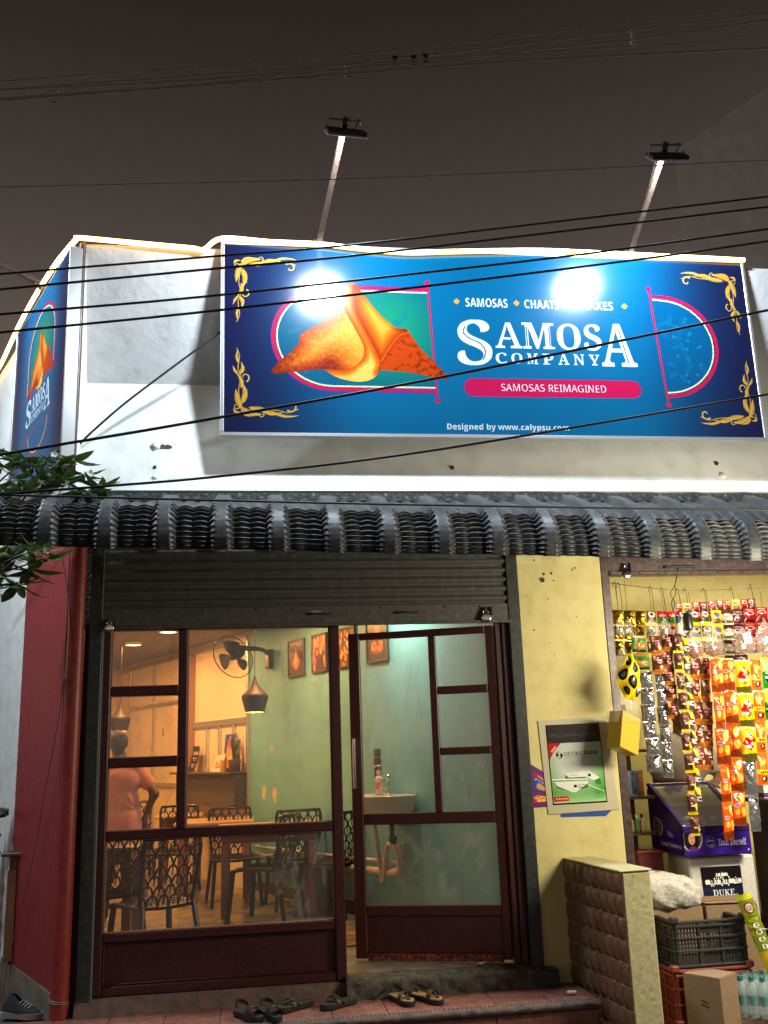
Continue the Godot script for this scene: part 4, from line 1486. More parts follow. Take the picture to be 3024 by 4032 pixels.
func shop_inside() -> void:
	# recessed ceiling lamps
	for e in [[-1.36, -5.2, "round glowing ceiling lamp deeper in the shop, at the upper left pane"], [-0.86, -4.03, "round glowing ceiling lamp cut by the shutter edge, beside the pane's top corner"], [0.15, -2.5, "round ceiling lamp over the tables by the green wall, hidden by the shutter"], [-1.9, -3.0, "round ceiling lamp over the left tables, hidden by the shutter"], [1.0, -1.25, "round ceiling lamp over the wash basin, hidden by the shutter"], [-2.9, -6.6, "round ceiling lamp at the back of the shop"]]:
		var t := thing("ceiling_lamp", e[2], "ceiling light", Vector3(e[0], 2.74, e[1]))
		var m := MB.new()
		m.lathe(V2([0.105, 0.018, 0.105, 0.0, 0.098, -0.006, 0.09, -0.004, 0.088, 0.004]), 24)
		part("ring", m, M.white_paper, t)
		m = MB.new()
		m.lathe(V2([0.0, -0.001, 0.088, -0.001, 0.088, 0.004]), 24)
		part("lamp_glass", m, glow(Color(1.0, 0.84, 0.60), 6.0), t)
		var cool: bool = e[0] > 0.9
		lamp_area(t, Vector3(e[0], 2.728, e[1]), Vector2(0.15, 0.15), 2.2 if cool else 4.2, Color(0.95, 0.93, 0.80) if cool else WARM)
	# hanging lamps: waisted black shades, brass inside
	for e in [[0.056, -2.5, 1.80, "black waisted pendant lamp hanging before the green wall"], [-1.49, -5.2, 1.74, "black waisted pendant lamp above the person's head, in the left panes"], [-1.75, -2.9, 1.80, "black waisted pendant lamp over the left tables, hidden by the shutter rail"]]:
		var t := thing("pendant_lamp", e[3], "pendant lamp", Vector3(e[0], e[2], e[1]))
		var m := MB.new()
		var pr := smooth(V2([0.088, 0.0, 0.108, 0.075, 0.122, 0.145, 0.085, 0.185, 0.045, 0.235, 0.020, 0.285, 0.009, 0.325]), 4)
		m.lathe(pr, 28)
		part("shade", m, mat(lin(0.03, 0.022, 0.017), 0.6), t)
		m = MB.new()
		var inn := []
		for p in pr:
			inn.push_front(Vector2(maxf(p.x - 0.003, 0.001), p.y - 0.001))
		m.lathe(inn, 28)
		part("lining", m, mat(lin(0.75, 0.50, 0.2), 0.35, 0.8), t)
		m = MB.new()
		m.tube([Vector3(0, 0.32, 0), Vector3(0, 2.755 - e[2], 0)], 0.004, 6)
		part("flex", m, M.cable, t)
		m = MB.new()
		m.lathe(V2([0.0, 0.012, 0.02, 0.018, 0.032, 0.04, 0.026, 0.07, 0.014, 0.10, 0.012, 0.13]), 14)
		part("bulb", m, glow(Color(1.0, 0.72, 0.35), 4.0), t)
		var l := OmniLight3D.new()
		l.name = "bulb_lamp"
		l.light_energy = 0.4
		l.light_size = 0.02
		l.light_color = Color(1.0, 0.62, 0.26)
		l.shadow_enabled = true
		l.omni_range = 12.0
		l.omni_attenuation = 2.0
		t.add_child(l)
		l.position = Vector3(0, 0.045, 0)
	partition()
	wall_fan()
	pictures()
	basin()
	tables_chairs()
	counter_things()

func partition() -> void:
	var t := thing("aluminium_partition", "cream panelled partition with aluminium rails and service counter", "partition", wallp(6.5, 0.05))
	# rails as [s0, y0, s1, y1, depth]
	for e in [[4.60, 2.66, 9.3, 2.72], [4.60, 1.76, 6.35, 1.83], [4.57, 0.05, 4.62, 2.66], [6.33, 0.05, 6.40, 2.66], [7.60, 0.05, 7.66, 2.66], [6.40, 1.06, 9.3, 1.11], [8.62, 0.05, 8.70, 2.66], [4.95, 1.27, 4.99, 1.76], [5.36, 1.27, 5.40, 1.76], [5.72, 1.27, 5.76, 1.76], [6.40, 2.10, 8.62, 2.14]]:
		var m := MB.new()
		m.box(wallp((e[0] + e[2]) / 2, (e[1] + e[3]) / 2, 0.015), Vector3(e[2] - e[0], e[3] - e[1], 0.03), 0.003, Basis(SD, Vector3.UP, -SN))
		wpart("rail", m, M.alu, t)
	var m := MB.new()
	m.box(wallp(6.22, 1.95, 0.05), Vector3(0.085, 1.42, 0.10), 0.004, Basis(SD, Vector3.UP, -SN))
	wpart("wooden_post", m, mat(lin(0.33, 0.18, 0.09), 0.5), t)
	m = MB.new()
	m.box(wallp(5.46, 1.06, 0.09), Vector3(1.72, 0.33, 0.18), 0.004, Basis(SD, Vector3.UP, -SN))
	wpart("counter_front", m, M.stone, t)
	m = MB.new()
	m.box(wallp(5.46, 1.237, 0.12), Vector3(1.76, 0.022, 0.28), 0.004, Basis(SD, Vector3.UP, -SN))
	wpart("counter_top", m, M.stone, t)
	for e in [[7.3, 1.75, 0.10], [7.33, 1.60, 0.05]]:
		m = MB.new()
		m.box(wallp(e[0], e[1], 0.004), Vector3(0.05, e[2], 0.004), 0.0, Basis(SD, Vector3.UP, -SN))
		wpart("paper_note", m, M.card if e[2] > 0.07 else M.white_paper, t)

func wall_fan() -> void:
	var hub := Vector3(-0.165, 2.42, -3.65)
	var t := thing("wall_fan", "black wall mounted fan reaching out from the green wall", "fan", wallp(4.02, 2.33))
	var m := MB.new()
	m.box(wallp(4.02, 2.40, 0.03), Vector3(0.10, 0.20, 0.06), 0.01, Basis(SD, Vector3.UP, -SN))
	wpart("wall_bracket", m, M.black_gloss, t)
	m = MB.new()
	var axis := Vector3(-0.50, -0.48, 0.72).normalized()
	m.tube(smooth([wallp(4.02, 2.46, 0.05), wallp(4.0, 2.50, 0.14), hub - axis * 0.17 + Vector3(0, 0.02, 0)], 4), [0.022, 0.022, 0.022, 0.022, 0.022, 0.024, 0.026, 0.03, 0.034], 10)
	wpart("arm", m, M.black_gloss, t)
	var u := axis.cross(Vector3.UP).normalized()
	var w := axis.cross(u).normalized()
	var Bz := Transform3D(Basis(u, axis, u.cross(axis)), hub)
	m = MB.new()
	m.lathe(V2([0.0, -0.19, 0.05, -0.18, 0.065, -0.13, 0.062, -0.07, 0.04, -0.05, 0.0, -0.05]), 18, Bz)
	wpart("motor", m, M.black_gloss, t)
	for k in 3:
		m = MB.new()
		var a := TAU * k / 3 + 0.3
		m.sheet(8, 6, func(x, y):
			var r := lerpf(0.03, 0.185, x)
			var half := lerpf(0.35, 0.62, sin(PI * minf(x * 0.75 + 0.12, 1.0)))
			var b: float = a + (y - 0.5) * 2.0 * half
			return hub + (u * cos(b) + w * sin(b)) * r + axis * (y - 0.5) * 0.05, 1.0)
		wpart("blade", m, M.black_gloss, t)
	m = MB.new()
	m.lathe(V2([0.0, 0.035, 0.03, 0.03, 0.04, 0.0, 0.0, -0.02]), 14, Bz)
	wpart("hub", m, M.black_gloss, t)
	m = MB.new()
	var rim := []
	for i in 41:
		var b := TAU * i / 40
		rim.append(hub + (u * cos(b) + w * sin(b)) * 0.235)
	m.tube(rim, 0.006, 6, false)
	for i in 36:
		var b := TAU * i / 36
		var d := u * cos(b) + w * sin(b)
		m.tube([hub + axis * 0.06 + d * 0.03, hub + axis * 0.06 + d * 0.12, hub + axis * 0.035 + d * 0.2, hub + d * 0.225], 0.0011, 3, false)
		if i % 2 == 0:
			m.tube([hub - axis * 0.08 + d * 0.06, hub - axis * 0.07 + d * 0.16, hub + d * 0.225], 0.0011, 3, false)
	wpart("cage", m, M.black_gloss, t)

func pictures() -> void:
	# framed prints: generic paintings in browns and fire reds
	for i in 4:
		var s0: float = [3.255, 2.795, 2.26, 1.71][i]
		var s1: float = [3.612, 3.095, 2.585, 2.068][i]
		var lab: String = ["black framed print of a drop shaped snack, leftmost of the row on the green wall", "framed print of a dark figure on fiery red, second from left on the wall", "framed fiery print cut by the door edge, third in the row on the green wall", "framed print of a snack plate seen through the door glass, rightmost in the row"][i]
		var cv := Cv.new(96, 104, 0.0, 0.0, 1.0, 1.0, Color(0.20, 0.14, 0.09))
		var r2 := RandomNumberGenerator.new()
		r2.seed = 40 + i
		if i == 0:
			cv.poly(smooth(V2([0.5, 0.2, 0.58, 0.42, 0.76, 0.6, 0.66, 0.78, 0.5, 0.86, 0.32, 0.76, 0.28, 0.6, 0.44, 0.42]), 5, true), Color(0.72, 0.38, 0.20))
			cv.poly(smooth(V2([0.5, 0.32, 0.56, 0.55, 0.48, 0.75, 0.38, 0.62]), 5, true), Color(0.88, 0.62, 0.40))
			cv.line(V2([0.5, 0.06, 0.8, 0.2]), 0.05, Color(0.4, 0.36, 0.3))
		elif i == 1:
			for k in 60:
				var p := Vector2(r2.randf(), r2.randf())
				cv.disc(p, r2.randf_range(0.03, 0.1), r2.randf_range(0.05, 0.16), Color(0.75, 0.22, 0.10).lerp(Color(0.95, 0.62, 0.2), r2.randf()))
			cv.poly(smooth(V2([0.22, 1.05, 0.3, 0.6, 0.46, 0.5, 0.42, 0.3, 0.5, 0.14, 0.6, 0.3, 0.56, 0.5, 0.72, 0.6, 0.8, 1.05]), 4, true), Color(0.24, 0.10, 0.08))
			cv.disc(Vector2(0.5, 0.3), 0.07, 0.1, Color(0.55, 0.28, 0.18))
		elif i == 2:
			for k in 90:
				var p := Vector2(r2.randf(), r2.randf())
				cv.disc(p, r2.randf_range(0.02, 0.08), r2.randf_range(0.03, 0.12), [Color(0.85, 0.35, 0.12), Color(0.97, 0.72, 0.42), Color(0.25, 0.12, 0.09), Color(0.5, 0.16, 0.1)][r2.randi() % 4])
		else:
			cv.rect(0, 0, 1, 0.45, Color(0.16, 0.2, 0.15))
			cv.poly(smooth(V2([0.45, 0.0, 0.62, 0.0, 0.66, 0.3, 0.55, 0.42, 0.42, 0.3]), 4, true), Color(0.85, 0.35, 0.2))
			cv.disc(Vector2(0.5, 0.72), 0.34, 0.14, Color(0.55, 0.2, 0.08))
			for k in 26:
				cv.disc(Vector2(0.5 + r2.randf_range(-0.26, 0.26), 0.64 + r2.randf_range(-0.1, 0.1)), 0.05, 0.05, Color(0.95, 0.55, 0.2).lerp(Color(0.8, 0.3, 0.1), r2.randf()))
		var t := thing("framed_picture", lab, "picture", wallp((s0 + s1) / 2, 2.17, 0.0), 0.0)
		var bs := Basis(SD, Vector3.UP, -SN)
		var y0 := 2.17
		var y1 := 2.545
		for e in [[s0, y0, s1, y0 + 0.022], [s0, y1 - 0.022, s1, y1], [s0, y0 + 0.022, s0 + 0.022, y1 - 0.022], [s1 - 0.022, y0 + 0.022, s1, y1 - 0.022]]:
			var m := MB.new()
			m.box(wallp((e[0] + e[2]) / 2, (e[1] + e[3]) / 2, 0.014), Vector3(e[2] - e[0], e[3] - e[1], 0.026), 0.004, bs)
			wpart("frame", m, M.wood_dark, t)
		var m2 := MB.new()
		m2.quad(wallp(s1 - 0.02, y1 - 0.02, 0.018), wallp(s0 + 0.02, y1 - 0.02, 0.018), wallp(s0 + 0.02, y0 + 0.02, 0.018), wallp(s1 - 0.02, y0 + 0.02, 0.018), -SN)
		wpart("print", m2, printed(cv.texture(), 0.35), t)

func basin() -> void:
	var t := thing("wash_basin", "pale ceramic wash basin fixed on the green wall", "basin", wallp(1.62, 0.9))
	# local axes: x along the wall towards the back, y up, z out from the wall
	var X := Transform3D(Basis(SD, Vector3.UP, -SN), wallp(1.62, 1.06))
	var m := MB.new()
	var ring := func(a: float, k: float, y: float) -> Vector3:
		var zz := 0.5 + 0.5 * sin(a)
		var x := cos(a) * 0.27 * k * (1.0 if sin(a) > 0 else 1.0)
		var z := (0.36 * sin(a) if sin(a) > 0 else 0.03 * sin(a)) * k + 0.035
		return X * Vector3(x, y, maxf(z, 0.002))
	m.sheet(32, 9, func(u, v):
		var a: float = TAU * u
		var f := [[0.20, -0.215], [0.42, -0.205], [0.66, -0.165], [0.84, -0.11], [0.96, -0.05], [1.0, -0.005], [0.985, 0.008], [0.93, 0.004], [0.80, -0.06], [0.30, -0.13]]
		var q: Array = f[roundi(v * 9)]
		return ring.call(a, q[0], q[1]), 1.0)
	part("bowl", m, M.ceramic, t, t.transform.affine_inverse())
	m = MB.new()
	m.at(t.transform.affine_inverse() * X)
	m.tube(smooth(V3([0.10, 0.0, 0.055, 0.10, 0.10, 0.055, 0.10, 0.125, 0.075, 0.10, 0.12, 0.13]), 4), 0.011, 10)
	m.tube(V3([0.10, 0.06, 0.055, 0.10, 0.06, 0.13]), 0.014, 10)
	m.lathe(V2([0.0, 0.16, 0.016, 0.158, 0.02, 0.135, 0.016, 0.12, 0.012, 0.12]), 12, Transform3D(Basis(), Vector3(0.10, 0.0, 0.055)))
	part("tap", m, M.chrome, t)
	# waste pipes below
	m = MB.new()
	m.at(t.transform.affine_inverse() * X)
	var q := []
	for i in 60:
		var f := i / 59.0
		q.append(Vector3(0.22 - 0.02 * f, -0.17 - 0.53 * f, 0.14 - 0.06 * f))
	var rr := []
	for i in 60:
		rr.append(0.019 + (0.004 if i % 2 else 0.0))
	m.tube(q, rr, 10)
	part("corrugated_hose", m, M.pvc, t)
	m = MB.new()
	m.at(t.transform.affine_inverse() * X)
	q = smooth(V3([0.16, -0.68, 0.09, 0.14, -0.55, 0.09, 0.10, -0.42, 0.09, 0.05, -0.385, 0.09, -0.02, -0.40, 0.09, -0.06, -0.45, 0.09, -0.07, -0.52, 0.085, -0.07, -0.58, 0.08]), 6)
	m.tube(q, 0.021, 10)
	part("trap", m, M.pvc, t)
	m = MB.new()
	m.at(t.transform.affine_inverse() * X)
	m.tube(V3([-0.0, -0.19, 0.1, -0.0, -0.3, 0.1, 0.0, -0.40, 0.09]), 0.02, 10)
	m.lathe(V2([0.03, 0.02, 0.036, 0.0, 0.03, -0.03]), 10, Transform3D(Basis(), Vector3(0, -0.34, 0.095)))
	part("tail_piece", m, M.iron, t)
	var w := thing("waste_pipe", "pair of pinkish plastic pipes running low along the green wall", "pipe", wallp(3.0, 0.42))
	for e in [[0.515, 0.017, 1.5, "thin_pipe"], [0.43, 0.033, 1.66, "thick_pipe"]]:
		m = MB.new()
		m.tube([wallp(e[2], e[0] + 0.02, 0.06), wallp(2.6, e[0], 0.06), wallp(4.3, e[0] - 0.02, 0.06)], e[1], 12)
		if e[1] > 0.02:
			m.tube(smooth([wallp(1.69, 0.45, 0.06), wallp(1.62, 0.46, 0.06), wallp(1.56, 0.50, 0.06), wallp(1.55, 0.68, 0.06)], 4), e[1] + 0.004, 12)
		wpart(e[3], m, M.pvc, w)
	# soap bottle
	var s := thing("soap_bottle", "pale pink pump soap bottle on the wash basin's edge", "bottle", wallp(1.83, 1.07, 0.075))
	m = MB.new()
	m.lathe(V2([0.0, 0.0, 0.03, 0.0, 0.034, 0.008, 0.034, 0.115, 0.028, 0.135, 0.014, 0.142, 0.014, 0.15]), 18)
	part("bottle", m, mat(lin(0.62, 0.50, 0.42), 0.35), s)
	m = MB.new()
	m.lathe(V2([0.018, 0.142, 0.02, 0.16, 0.02, 0.18, 0.008, 0.185, 0.007, 0.215]), 14)
	m.lathe(V2([0.0, 0.23, 0.024, 0.228, 0.026, 0.216, 0.0, 0.212]), 14)
	m.tube(V3([0, 0.222, 0, -0.03, 0.222, 0.02, -0.042, 0.214, 0.028]), 0.006, 8)
	part("pump", m, mat(lin(0.66, 0.36, 0.28), 0.35), s)
	m = MB.new()
	m.sheet(8, 2, func(u, v):
		var a: float = -0.9 + u * 1.8 + 2.2
		return Vector3(cos(a) * 0.0346, 0.03 + v * 0.06, sin(a) * 0.0346), -1.0)
	part("label", m, mat(lin(0.6, 0.2, 0.17), 0.4), s)
	# switch plates
	var k := thing("switch_plate", "two small black switch plates on the green wall above the basin", "switch", wallp(1.96, 1.19))
	for e in [[1.919, 1.375, 2.008, 1.435], [1.919, 1.19, 2.008, 1.362]]:
		m = MB.new()
		m.box(wallp((e[0] + e[2]) / 2, (e[1] + e[3]) / 2, 0.007), Vector3(e[2] - e[0], e[3] - e[1], 0.014), 0.004, Basis(SD, Vector3.UP, -SN))
		wpart("plate", m, M.black_gloss, k)
	for y in [1.405, 1.335, 1.275, 1.215]:
		m = MB.new()
		m.box(wallp(1.963, y, 0.016), Vector3(0.03, 0.026, 0.006), 0.003, Basis(SD, Vector3.UP, -SN))
		wpart("rocker", m, M.guide, k)
	# places where the green paint has come off
	for e in [[4.225, 1.03, 0.055, 0.085], [3.97, 1.02, 0.065, 0.095], [4.02, 1.47, 0.09, 0.05], [4.2, 1.42, 0.04, 0.03]]:
		m = MB.new()
		var o := PackedVector2Array()
		for i in 15:
			var a := TAU * i / 15
			o.append(Vector2(cos(a) * e[2], sin(a) * e[3]) * rng.randf_range(0.5, 1.0))
		m.prism(o, 0.0, 0.0022, Transform3D(Basis(SD, Vector3.UP, -SN), wallp(e[0], e[1], 0.0)))
		solo("paint_scar", m, mat(lin(0.5, 0.42, 0.3), 0.8) if e[1] < 1.2 else mat(lin(0.26, 0.36, 0.27), 0.7), ["pale scar where green paint has come off, left of a pair", "pale scar where green paint has come off, right of a pair", "blotchy patch on the green wall below the pendant lamp", "small blotch on the green wall near its far corner"][[4.225, 3.97, 4.02, 4.2].find(e[0])], "paint scar", "scars on the green wall")

# ------------------------------------------------------------------ plastic chairs with a cell patterned back
func chair_proto() -> Node3D:
	# local: the seat faces -z, the back is at z = 0.2
	var t := thing("plastic_chair", "", "chair", Vector3.ZERO, 0.0, "black plastic chairs with cell pattern backs")
	var back := func(x: float, y: float) -> Vector3:      # x -1..1, y 0..1 up the back
		var w := lerpf(0.185, 0.215, y) * (1.0 - 0.10 * pow(maxf(y - 0.8, 0) / 0.2, 2))
		return Vector3(x * w, 0.43 + 0.43 * y, 0.185 + 0.09 * y - 0.035 * x * x + 0.015 * sin(PI * y))
	var m := MB.new()
	var rows := 7
	for j in rows:
		var cols := 5
		var sh := 0.5 if j % 2 else 0.0
		for i in cols + 1:
			var cx := -1.0 + 2.0 * (i + sh) / cols
			if cx > 1.01:
				continue
			var y0 := float(j) / rows
			var q := []
			for k in 9:
				var a := PI * k / 8
				var x: float = cx - cos(a) * (1.0 / cols) * 0.98
				var y: float = y0 + sin(a) * (1.25 / rows)
				if absf(x) <= 1.0 and y <= 1.0:
					q.append(back.call(x, y))
			if q.size() > 1:
				m.tube(q, 0.0075, 5, false)
			# a rib in the middle of each cell
			if absf(cx) < 0.99 and y0 + 1.25 / rows < 1.0:
				m.tube([back.call(cx, y0 + 0.2 / rows), back.call(cx, y0 + 1.2 / rows)], 0.0045, 4, false)
	part("lattice_back", m, M.black_gloss, t)
	m = MB.new()
	var fr := []
	for k in 9:
		fr.append(back.call(-1.0, k / 8.0 * 0.97))
	for k in 9:
		fr.append(back.call(-1.0 + 2.0 * k / 8.0, 1.0))
	for k in 9:
		fr.append(back.call(1.0, 0.97 - k / 8.0 * 0.97))
	m.tube(fr, 0.014, 8)
	part("back_frame", m, M.black_gloss, t)
	m = MB.new()
	m.sheet(14, 12, func(u, v):
		var x: float = (u - 0.5) * 2.0
		var z := lerpf(0.2, -0.235, v)
		var w := lerpf(0.195, 0.225, sin(PI * 0.5 * v))
		var drop := 0.02 * pow(maxf(v - 0.8, 0) / 0.2, 2)
		return Vector3(x * w, 0.445 - 0.012 * (1.0 - x * x) - drop, z), -1.0)
	m.sheet(14, 12, func(u, v):
		var x: float = (u - 0.5) * 2.0
		var z := lerpf(0.2, -0.235, v)
		var w := lerpf(0.195, 0.225, sin(PI * 0.5 * v))
		return Vector3(x * w, 0.425 - 0.012 * (1.0 - x * x) - 0.02 * pow(maxf(v - 0.8, 0) / 0.2, 2), z), 1.0)
	var edge := []
	for k in 13:
		var v := k / 12.0
		edge.append(Vector3(-lerpf(0.195, 0.225, sin(PI * 0.5 * v)), 0.433 - 0.02 * pow(maxf(v - 0.8, 0) / 0.2, 2), lerpf(0.2, -0.235, v)))
	for k in 13:
		var v := 1.0 - k / 12.0
		edge.append(Vector3(lerpf(0.195, 0.225, sin(PI * 0.5 * v)), 0.433 - 0.02 * pow(maxf(v - 0.8, 0) / 0.2, 2), lerpf(0.2, -0.235, v)))
	m.tube(edge, 0.013, 6)
	# raised cell pattern on the seat
	for j in 6:
		for i in 7:
			var q := []
			for k in 7:
				var a := PI * k / 6
				var x := -0.18 + 0.06 * i + (0.03 if j % 2 else 0.0) - cos(a) * 0.029
				if absf(x) < 0.2:
					q.append(Vector3(x, 0.446 - 0.012 * (1.0 - pow(x / 0.21, 2)), 0.16 - 0.06 * j - sin(a) * 0.06))
			if q.size() > 1:
				m.tube(q, 0.004, 4, false)
	part("seat", m, M.black_gloss, t)
	for s in [-1.0, 1.0]:
		m = MB.new()
		m.bar(Vector3(s * 0.20, 0.43, -0.205), Vector3(s * 0.235, 0.0, -0.245), 0.042, 0.034, Vector3(1, 0, 0), 0.008)
		part("leg", m, M.black_gloss, t)
		m = MB.new()
		m.bar(Vector3(s * 0.18, 0.45, 0.19), Vector3(s * 0.225, 0.0, 0.275), 0.036, 0.03, Vector3(1, 0, 0), 0.008)
		part("leg", m, M.black_gloss, t)
	return t

func table(label: String, x0: float, z0: float, x1: float, z1: float, top: Material, legs: Material) -> void:
	var t := thing("wooden_table", label, "table", Vector3((x0 + x1) / 2, 0.05, (z0 + z1) / 2), 0.0, "tables in the shop")
	var m := MB.new()
	m.cor(Vector3(x0, 0.775, z0), Vector3(x1, 0.80, z1), 0.004)
	wpart("tabletop", m, top, t)
	m = MB.new()
	for e in [[x0 + 0.05, z0 + 0.05, x1 - 0.05, z0 + 0.075], [x0 + 0.05, z1 - 0.075, x1 - 0.05, z1 - 0.05], [x0 + 0.05, z0 + 0.075, x0 + 0.075, z1 - 0.075], [x1 - 0.075, z0 + 0.075, x1 - 0.05, z1 - 0.075]]:
		m.cor(Vector3(e[0], 0.68, e[1]), Vector3(e[2], 0.774, e[3]))
	wpart("apron", m, legs, t)
	for x in [x0 + 0.075, x1 - 0.075]:
		for z in [z0 + 0.075, z1 - 0.075]:
			m = MB.new()
			m.cor(Vector3(x - 0.033, 0.075, z - 0.033), Vector3(x + 0.033, 0.68, z + 0.033), 0.005)
			m.tube([Vector3(x, 0.05, z), Vector3(x, 0.076, z)], 0.012, 10)
			wpart("leg", m, legs, t)

func tables_chairs() -> void:
	table("light topped wooden table with a red brown leg in the middle of the lower pane", -0.28, -3.0, 0.62, -2.21, M.wood_top, M.wood)
	table("light topped wooden table farther back, below the service counter", -0.72, -4.05, 0.05, -3.3, M.wood_top, M.wood)
	table("dark wooden table close to the window at the left end", -1.75, -1.75, -0.80, -0.95, M.wood_dark, M.wood)
	table("dark wooden table beside the standing person's hand", -1.75, -3.95, -0.98, -3.25, M.wood_dark, M.wood)
	table("small light wooden table behind the person, against the cream partition", -1.02, -5.3, -0.5, -4.62, M.wood_top, M.wood)
	var c := chair_proto()
	var spots := [[-0.62, -0.42, 0.54, "chair with its cell pattern back close to the window glass, lower left pane"],
		[0.14, -2.2, 1.12, "chair turned to the table's red brown leg, its seat edge towards the middle"],
		[0.74, -2.35, 0.85, "chair nearest the green wall, right end of the lower pane"],
		[-0.15, -3.35, 3.3, "chair facing the window behind the light table's leg"],
		[-1.02, -1.05, 0.4, "chair at the far left edge of the lower pane, cut by the frame"],
		[-0.80, -4.25, 2.9, "chair with its back just above the table edge in the left pane"],
		[-1.36, -5.75, 3.3, "chair seen small beside the person's elbow"],
		[0.42, -2.95, 0.15, "chair behind the light table, its top edge along the pane's lower right"]]
	for i in spots.size():
		var e: Array = spots[i]
		var o: Node3D = c if i == 0 else dup(c, Vector3.ZERO, 0.0, "")
		o.position = Vector3(e[0], 0.05, e[1])
		o.rotation.y = e[2]
		o.set_meta("label", "black plastic " + e[3])
	# woven door mat
	var mt := thing("door_mat", "orange brown woven mat inside the door gap", "mat", Vector3(0.52, 0.051, -1.05))
	for k in 12:
		var m := MB.new()
		var q := []
		for i in 13:
			q.append(Vector3(-0.35 + 0.7 * i / 12.0, 0.008 + 0.003 * sin(i * 2.2 + k), -0.2 + 0.034 * k))
		m.tube(q, 0.015, 6, true, 0.5)
		part("braid", m, mat(lin(0.30, 0.13, 0.05), 0.9) if k % 3 else mat(lin(0.16, 0.09, 0.05), 0.9), mt)

func counter_things() -> void:
	var bs := Basis(SD, Vector3.UP, -SN)
	# a bent black menu card
	var cv := Cv.new(64, 96, 0, 0, 1, 1, Color(0.12, 0.09, 0.07))
	for e in [[0.15, 0.22, 0.85, 0.34], [0.2, 0.46, 0.8, 0.50], [0.35, 0.53, 0.65, 0.57], [0.2, 0.70, 0.8, 0.75], [0.3, 0.79, 0.75, 0.83]]:
		for k in 9:
			var x := lerpf(e[0], e[2], k / 9.0)
			cv.rect(x, e[1], x + (e[2] - e[0]) / 11.0, e[3], Color(0.75, 0.62, 0.5))
	var t := thing("menu_card", "bent black menu card standing at the counter's left end", "menu card", wallp(5.98, 1.249, 0.09))
	var m := MB.new()
	m.sheet(1, 8, func(u, v):
		return wallp(6.06 - 0.22 * u + 0.04 * v * v, 1.545 - 0.293 * v, 0.07 + 0.06 * v * v), 1.0)
	wpart("card", m, printed(cv.texture(), 0.4), t)
	# a colourful picture in a stand, kept generic, and a white card before it
	cv = Cv.new(64, 96, 0, 0, 1, 1, Color(0.16, 0.32, 0.62))
	cv.rect(0, 0.7, 1, 1, Color(0.25, 0.36, 0.16))
	cv.poly(smooth(V2([0.5, 0.06, 0.72, 0.3, 0.82, 0.7, 0.9, 1.0, 0.1, 1.0, 0.2, 0.7, 0.3, 0.3]), 4, true), Color(0.86, 0.56, 0.26))
	cv.poly(smooth(V2([0.5, 0.12, 0.64, 0.3, 0.6, 0.42, 0.4, 0.42, 0.36, 0.3]), 4, true), Color(0.75, 0.22, 0.14))
	for k in 8:
		cv.disc(Vector2(0.3 + 0.06 * k, 0.7 + 0.03 * (k % 3)), 0.06, 0.05, Color(0.95, 0.75, 0.5))
	t = thing("stand_picture", "small blue and orange picture leaning on the counter beside the plant", "picture", wallp(4.93, 1.249, 0.08))
	m = MB.new()
	m.quad(wallp(5.12, 1.655, 0.05), wallp(4.84, 1.655, 0.05), wallp(4.80, 1.30, 0.10), wallp(5.08, 1.30, 0.10), -SN)
	wpart("print", m, printed(cv.texture(), 0.3), t)
	m = MB.new()
	m.box(wallp(4.96, 1.27, 0.1), Vector3(0.3, 0.04, 0.05), 0.003, bs)
	wpart("stand", m, M.wood_dark, t)
	cv = Cv.new(64, 64, 0, 0, 1, 1, Color(0.85, 0.80, 0.70))
	cv.text("fazf", sansb, 0.15, 0.9, 0.35, 0.75, Color(0.5, 0.2, 0.12))
	t = thing("counter_card", "cream card with brown letters standing before the small picture", "card", wallp(5.14, 1.249, 0.13))
	m = MB.new()
	m.quad(wallp(5.24, 1.42, 0.11), wallp(4.98, 1.45, 0.11), wallp(4.96, 1.25, 0.16), wallp(5.28, 1.25, 0.16), -SN)
	wpart("card", m, printed(cv.texture(), 0.5), t)
	# potted plant and yellow cup
	t = thing("potted_plant", "small green potted plant at the counter's right end", "plant", wallp(4.74, 1.249, 0.11))
	m = MB.new()
	m.lathe(V2([0.0, 0.0, 0.055, 0.0, 0.07, 0.13, 0.062, 0.13, 0.055, 0.11, 0.0, 0.11]), 14)
	part("pot", m, mat(lin(0.1, 0.06, 0.045), 0.6), t)
	var r2 := RandomNumberGenerator.new()
	r2.seed = 9
	for k in 16:
		m = MB.new()
		var a := r2.randf_range(0, TAU)
		var ln := r2.randf_range(0.16, 0.34)
		var sp := r2.randf_range(0.03, 0.14)
		m.sheet(2, 6, func(u, v):
			var w: float = 0.016 * sin(PI * minf(v * 0.9 + 0.1, 1.0))
			var c := Vector3(cos(a) * sp * v * v, 0.11 + ln * v, sin(a) * sp * v * v)
			return c + Vector3(-sin(a), 0, cos(a)) * w * (u - 0.5) * 2.0, 1.0)
		part("leaf", m, mat(lin(0.05, 0.11, 0.02), 0.5), t)
	t = thing("yellow_cup", "yellow cup on the counter before the potted plant", "cup", wallp(4.86, 1.249, 0.19))
	m = MB.new()
	m.lathe(V2([0.0, 0.0, 0.03, 0.0, 0.038, 0.13, 0.034, 0.13, 0.027, 0.01, 0.0, 0.01]), 14)
	part("cup", m, mat(lin(0.6, 0.38, 0.04), 0.4), t)

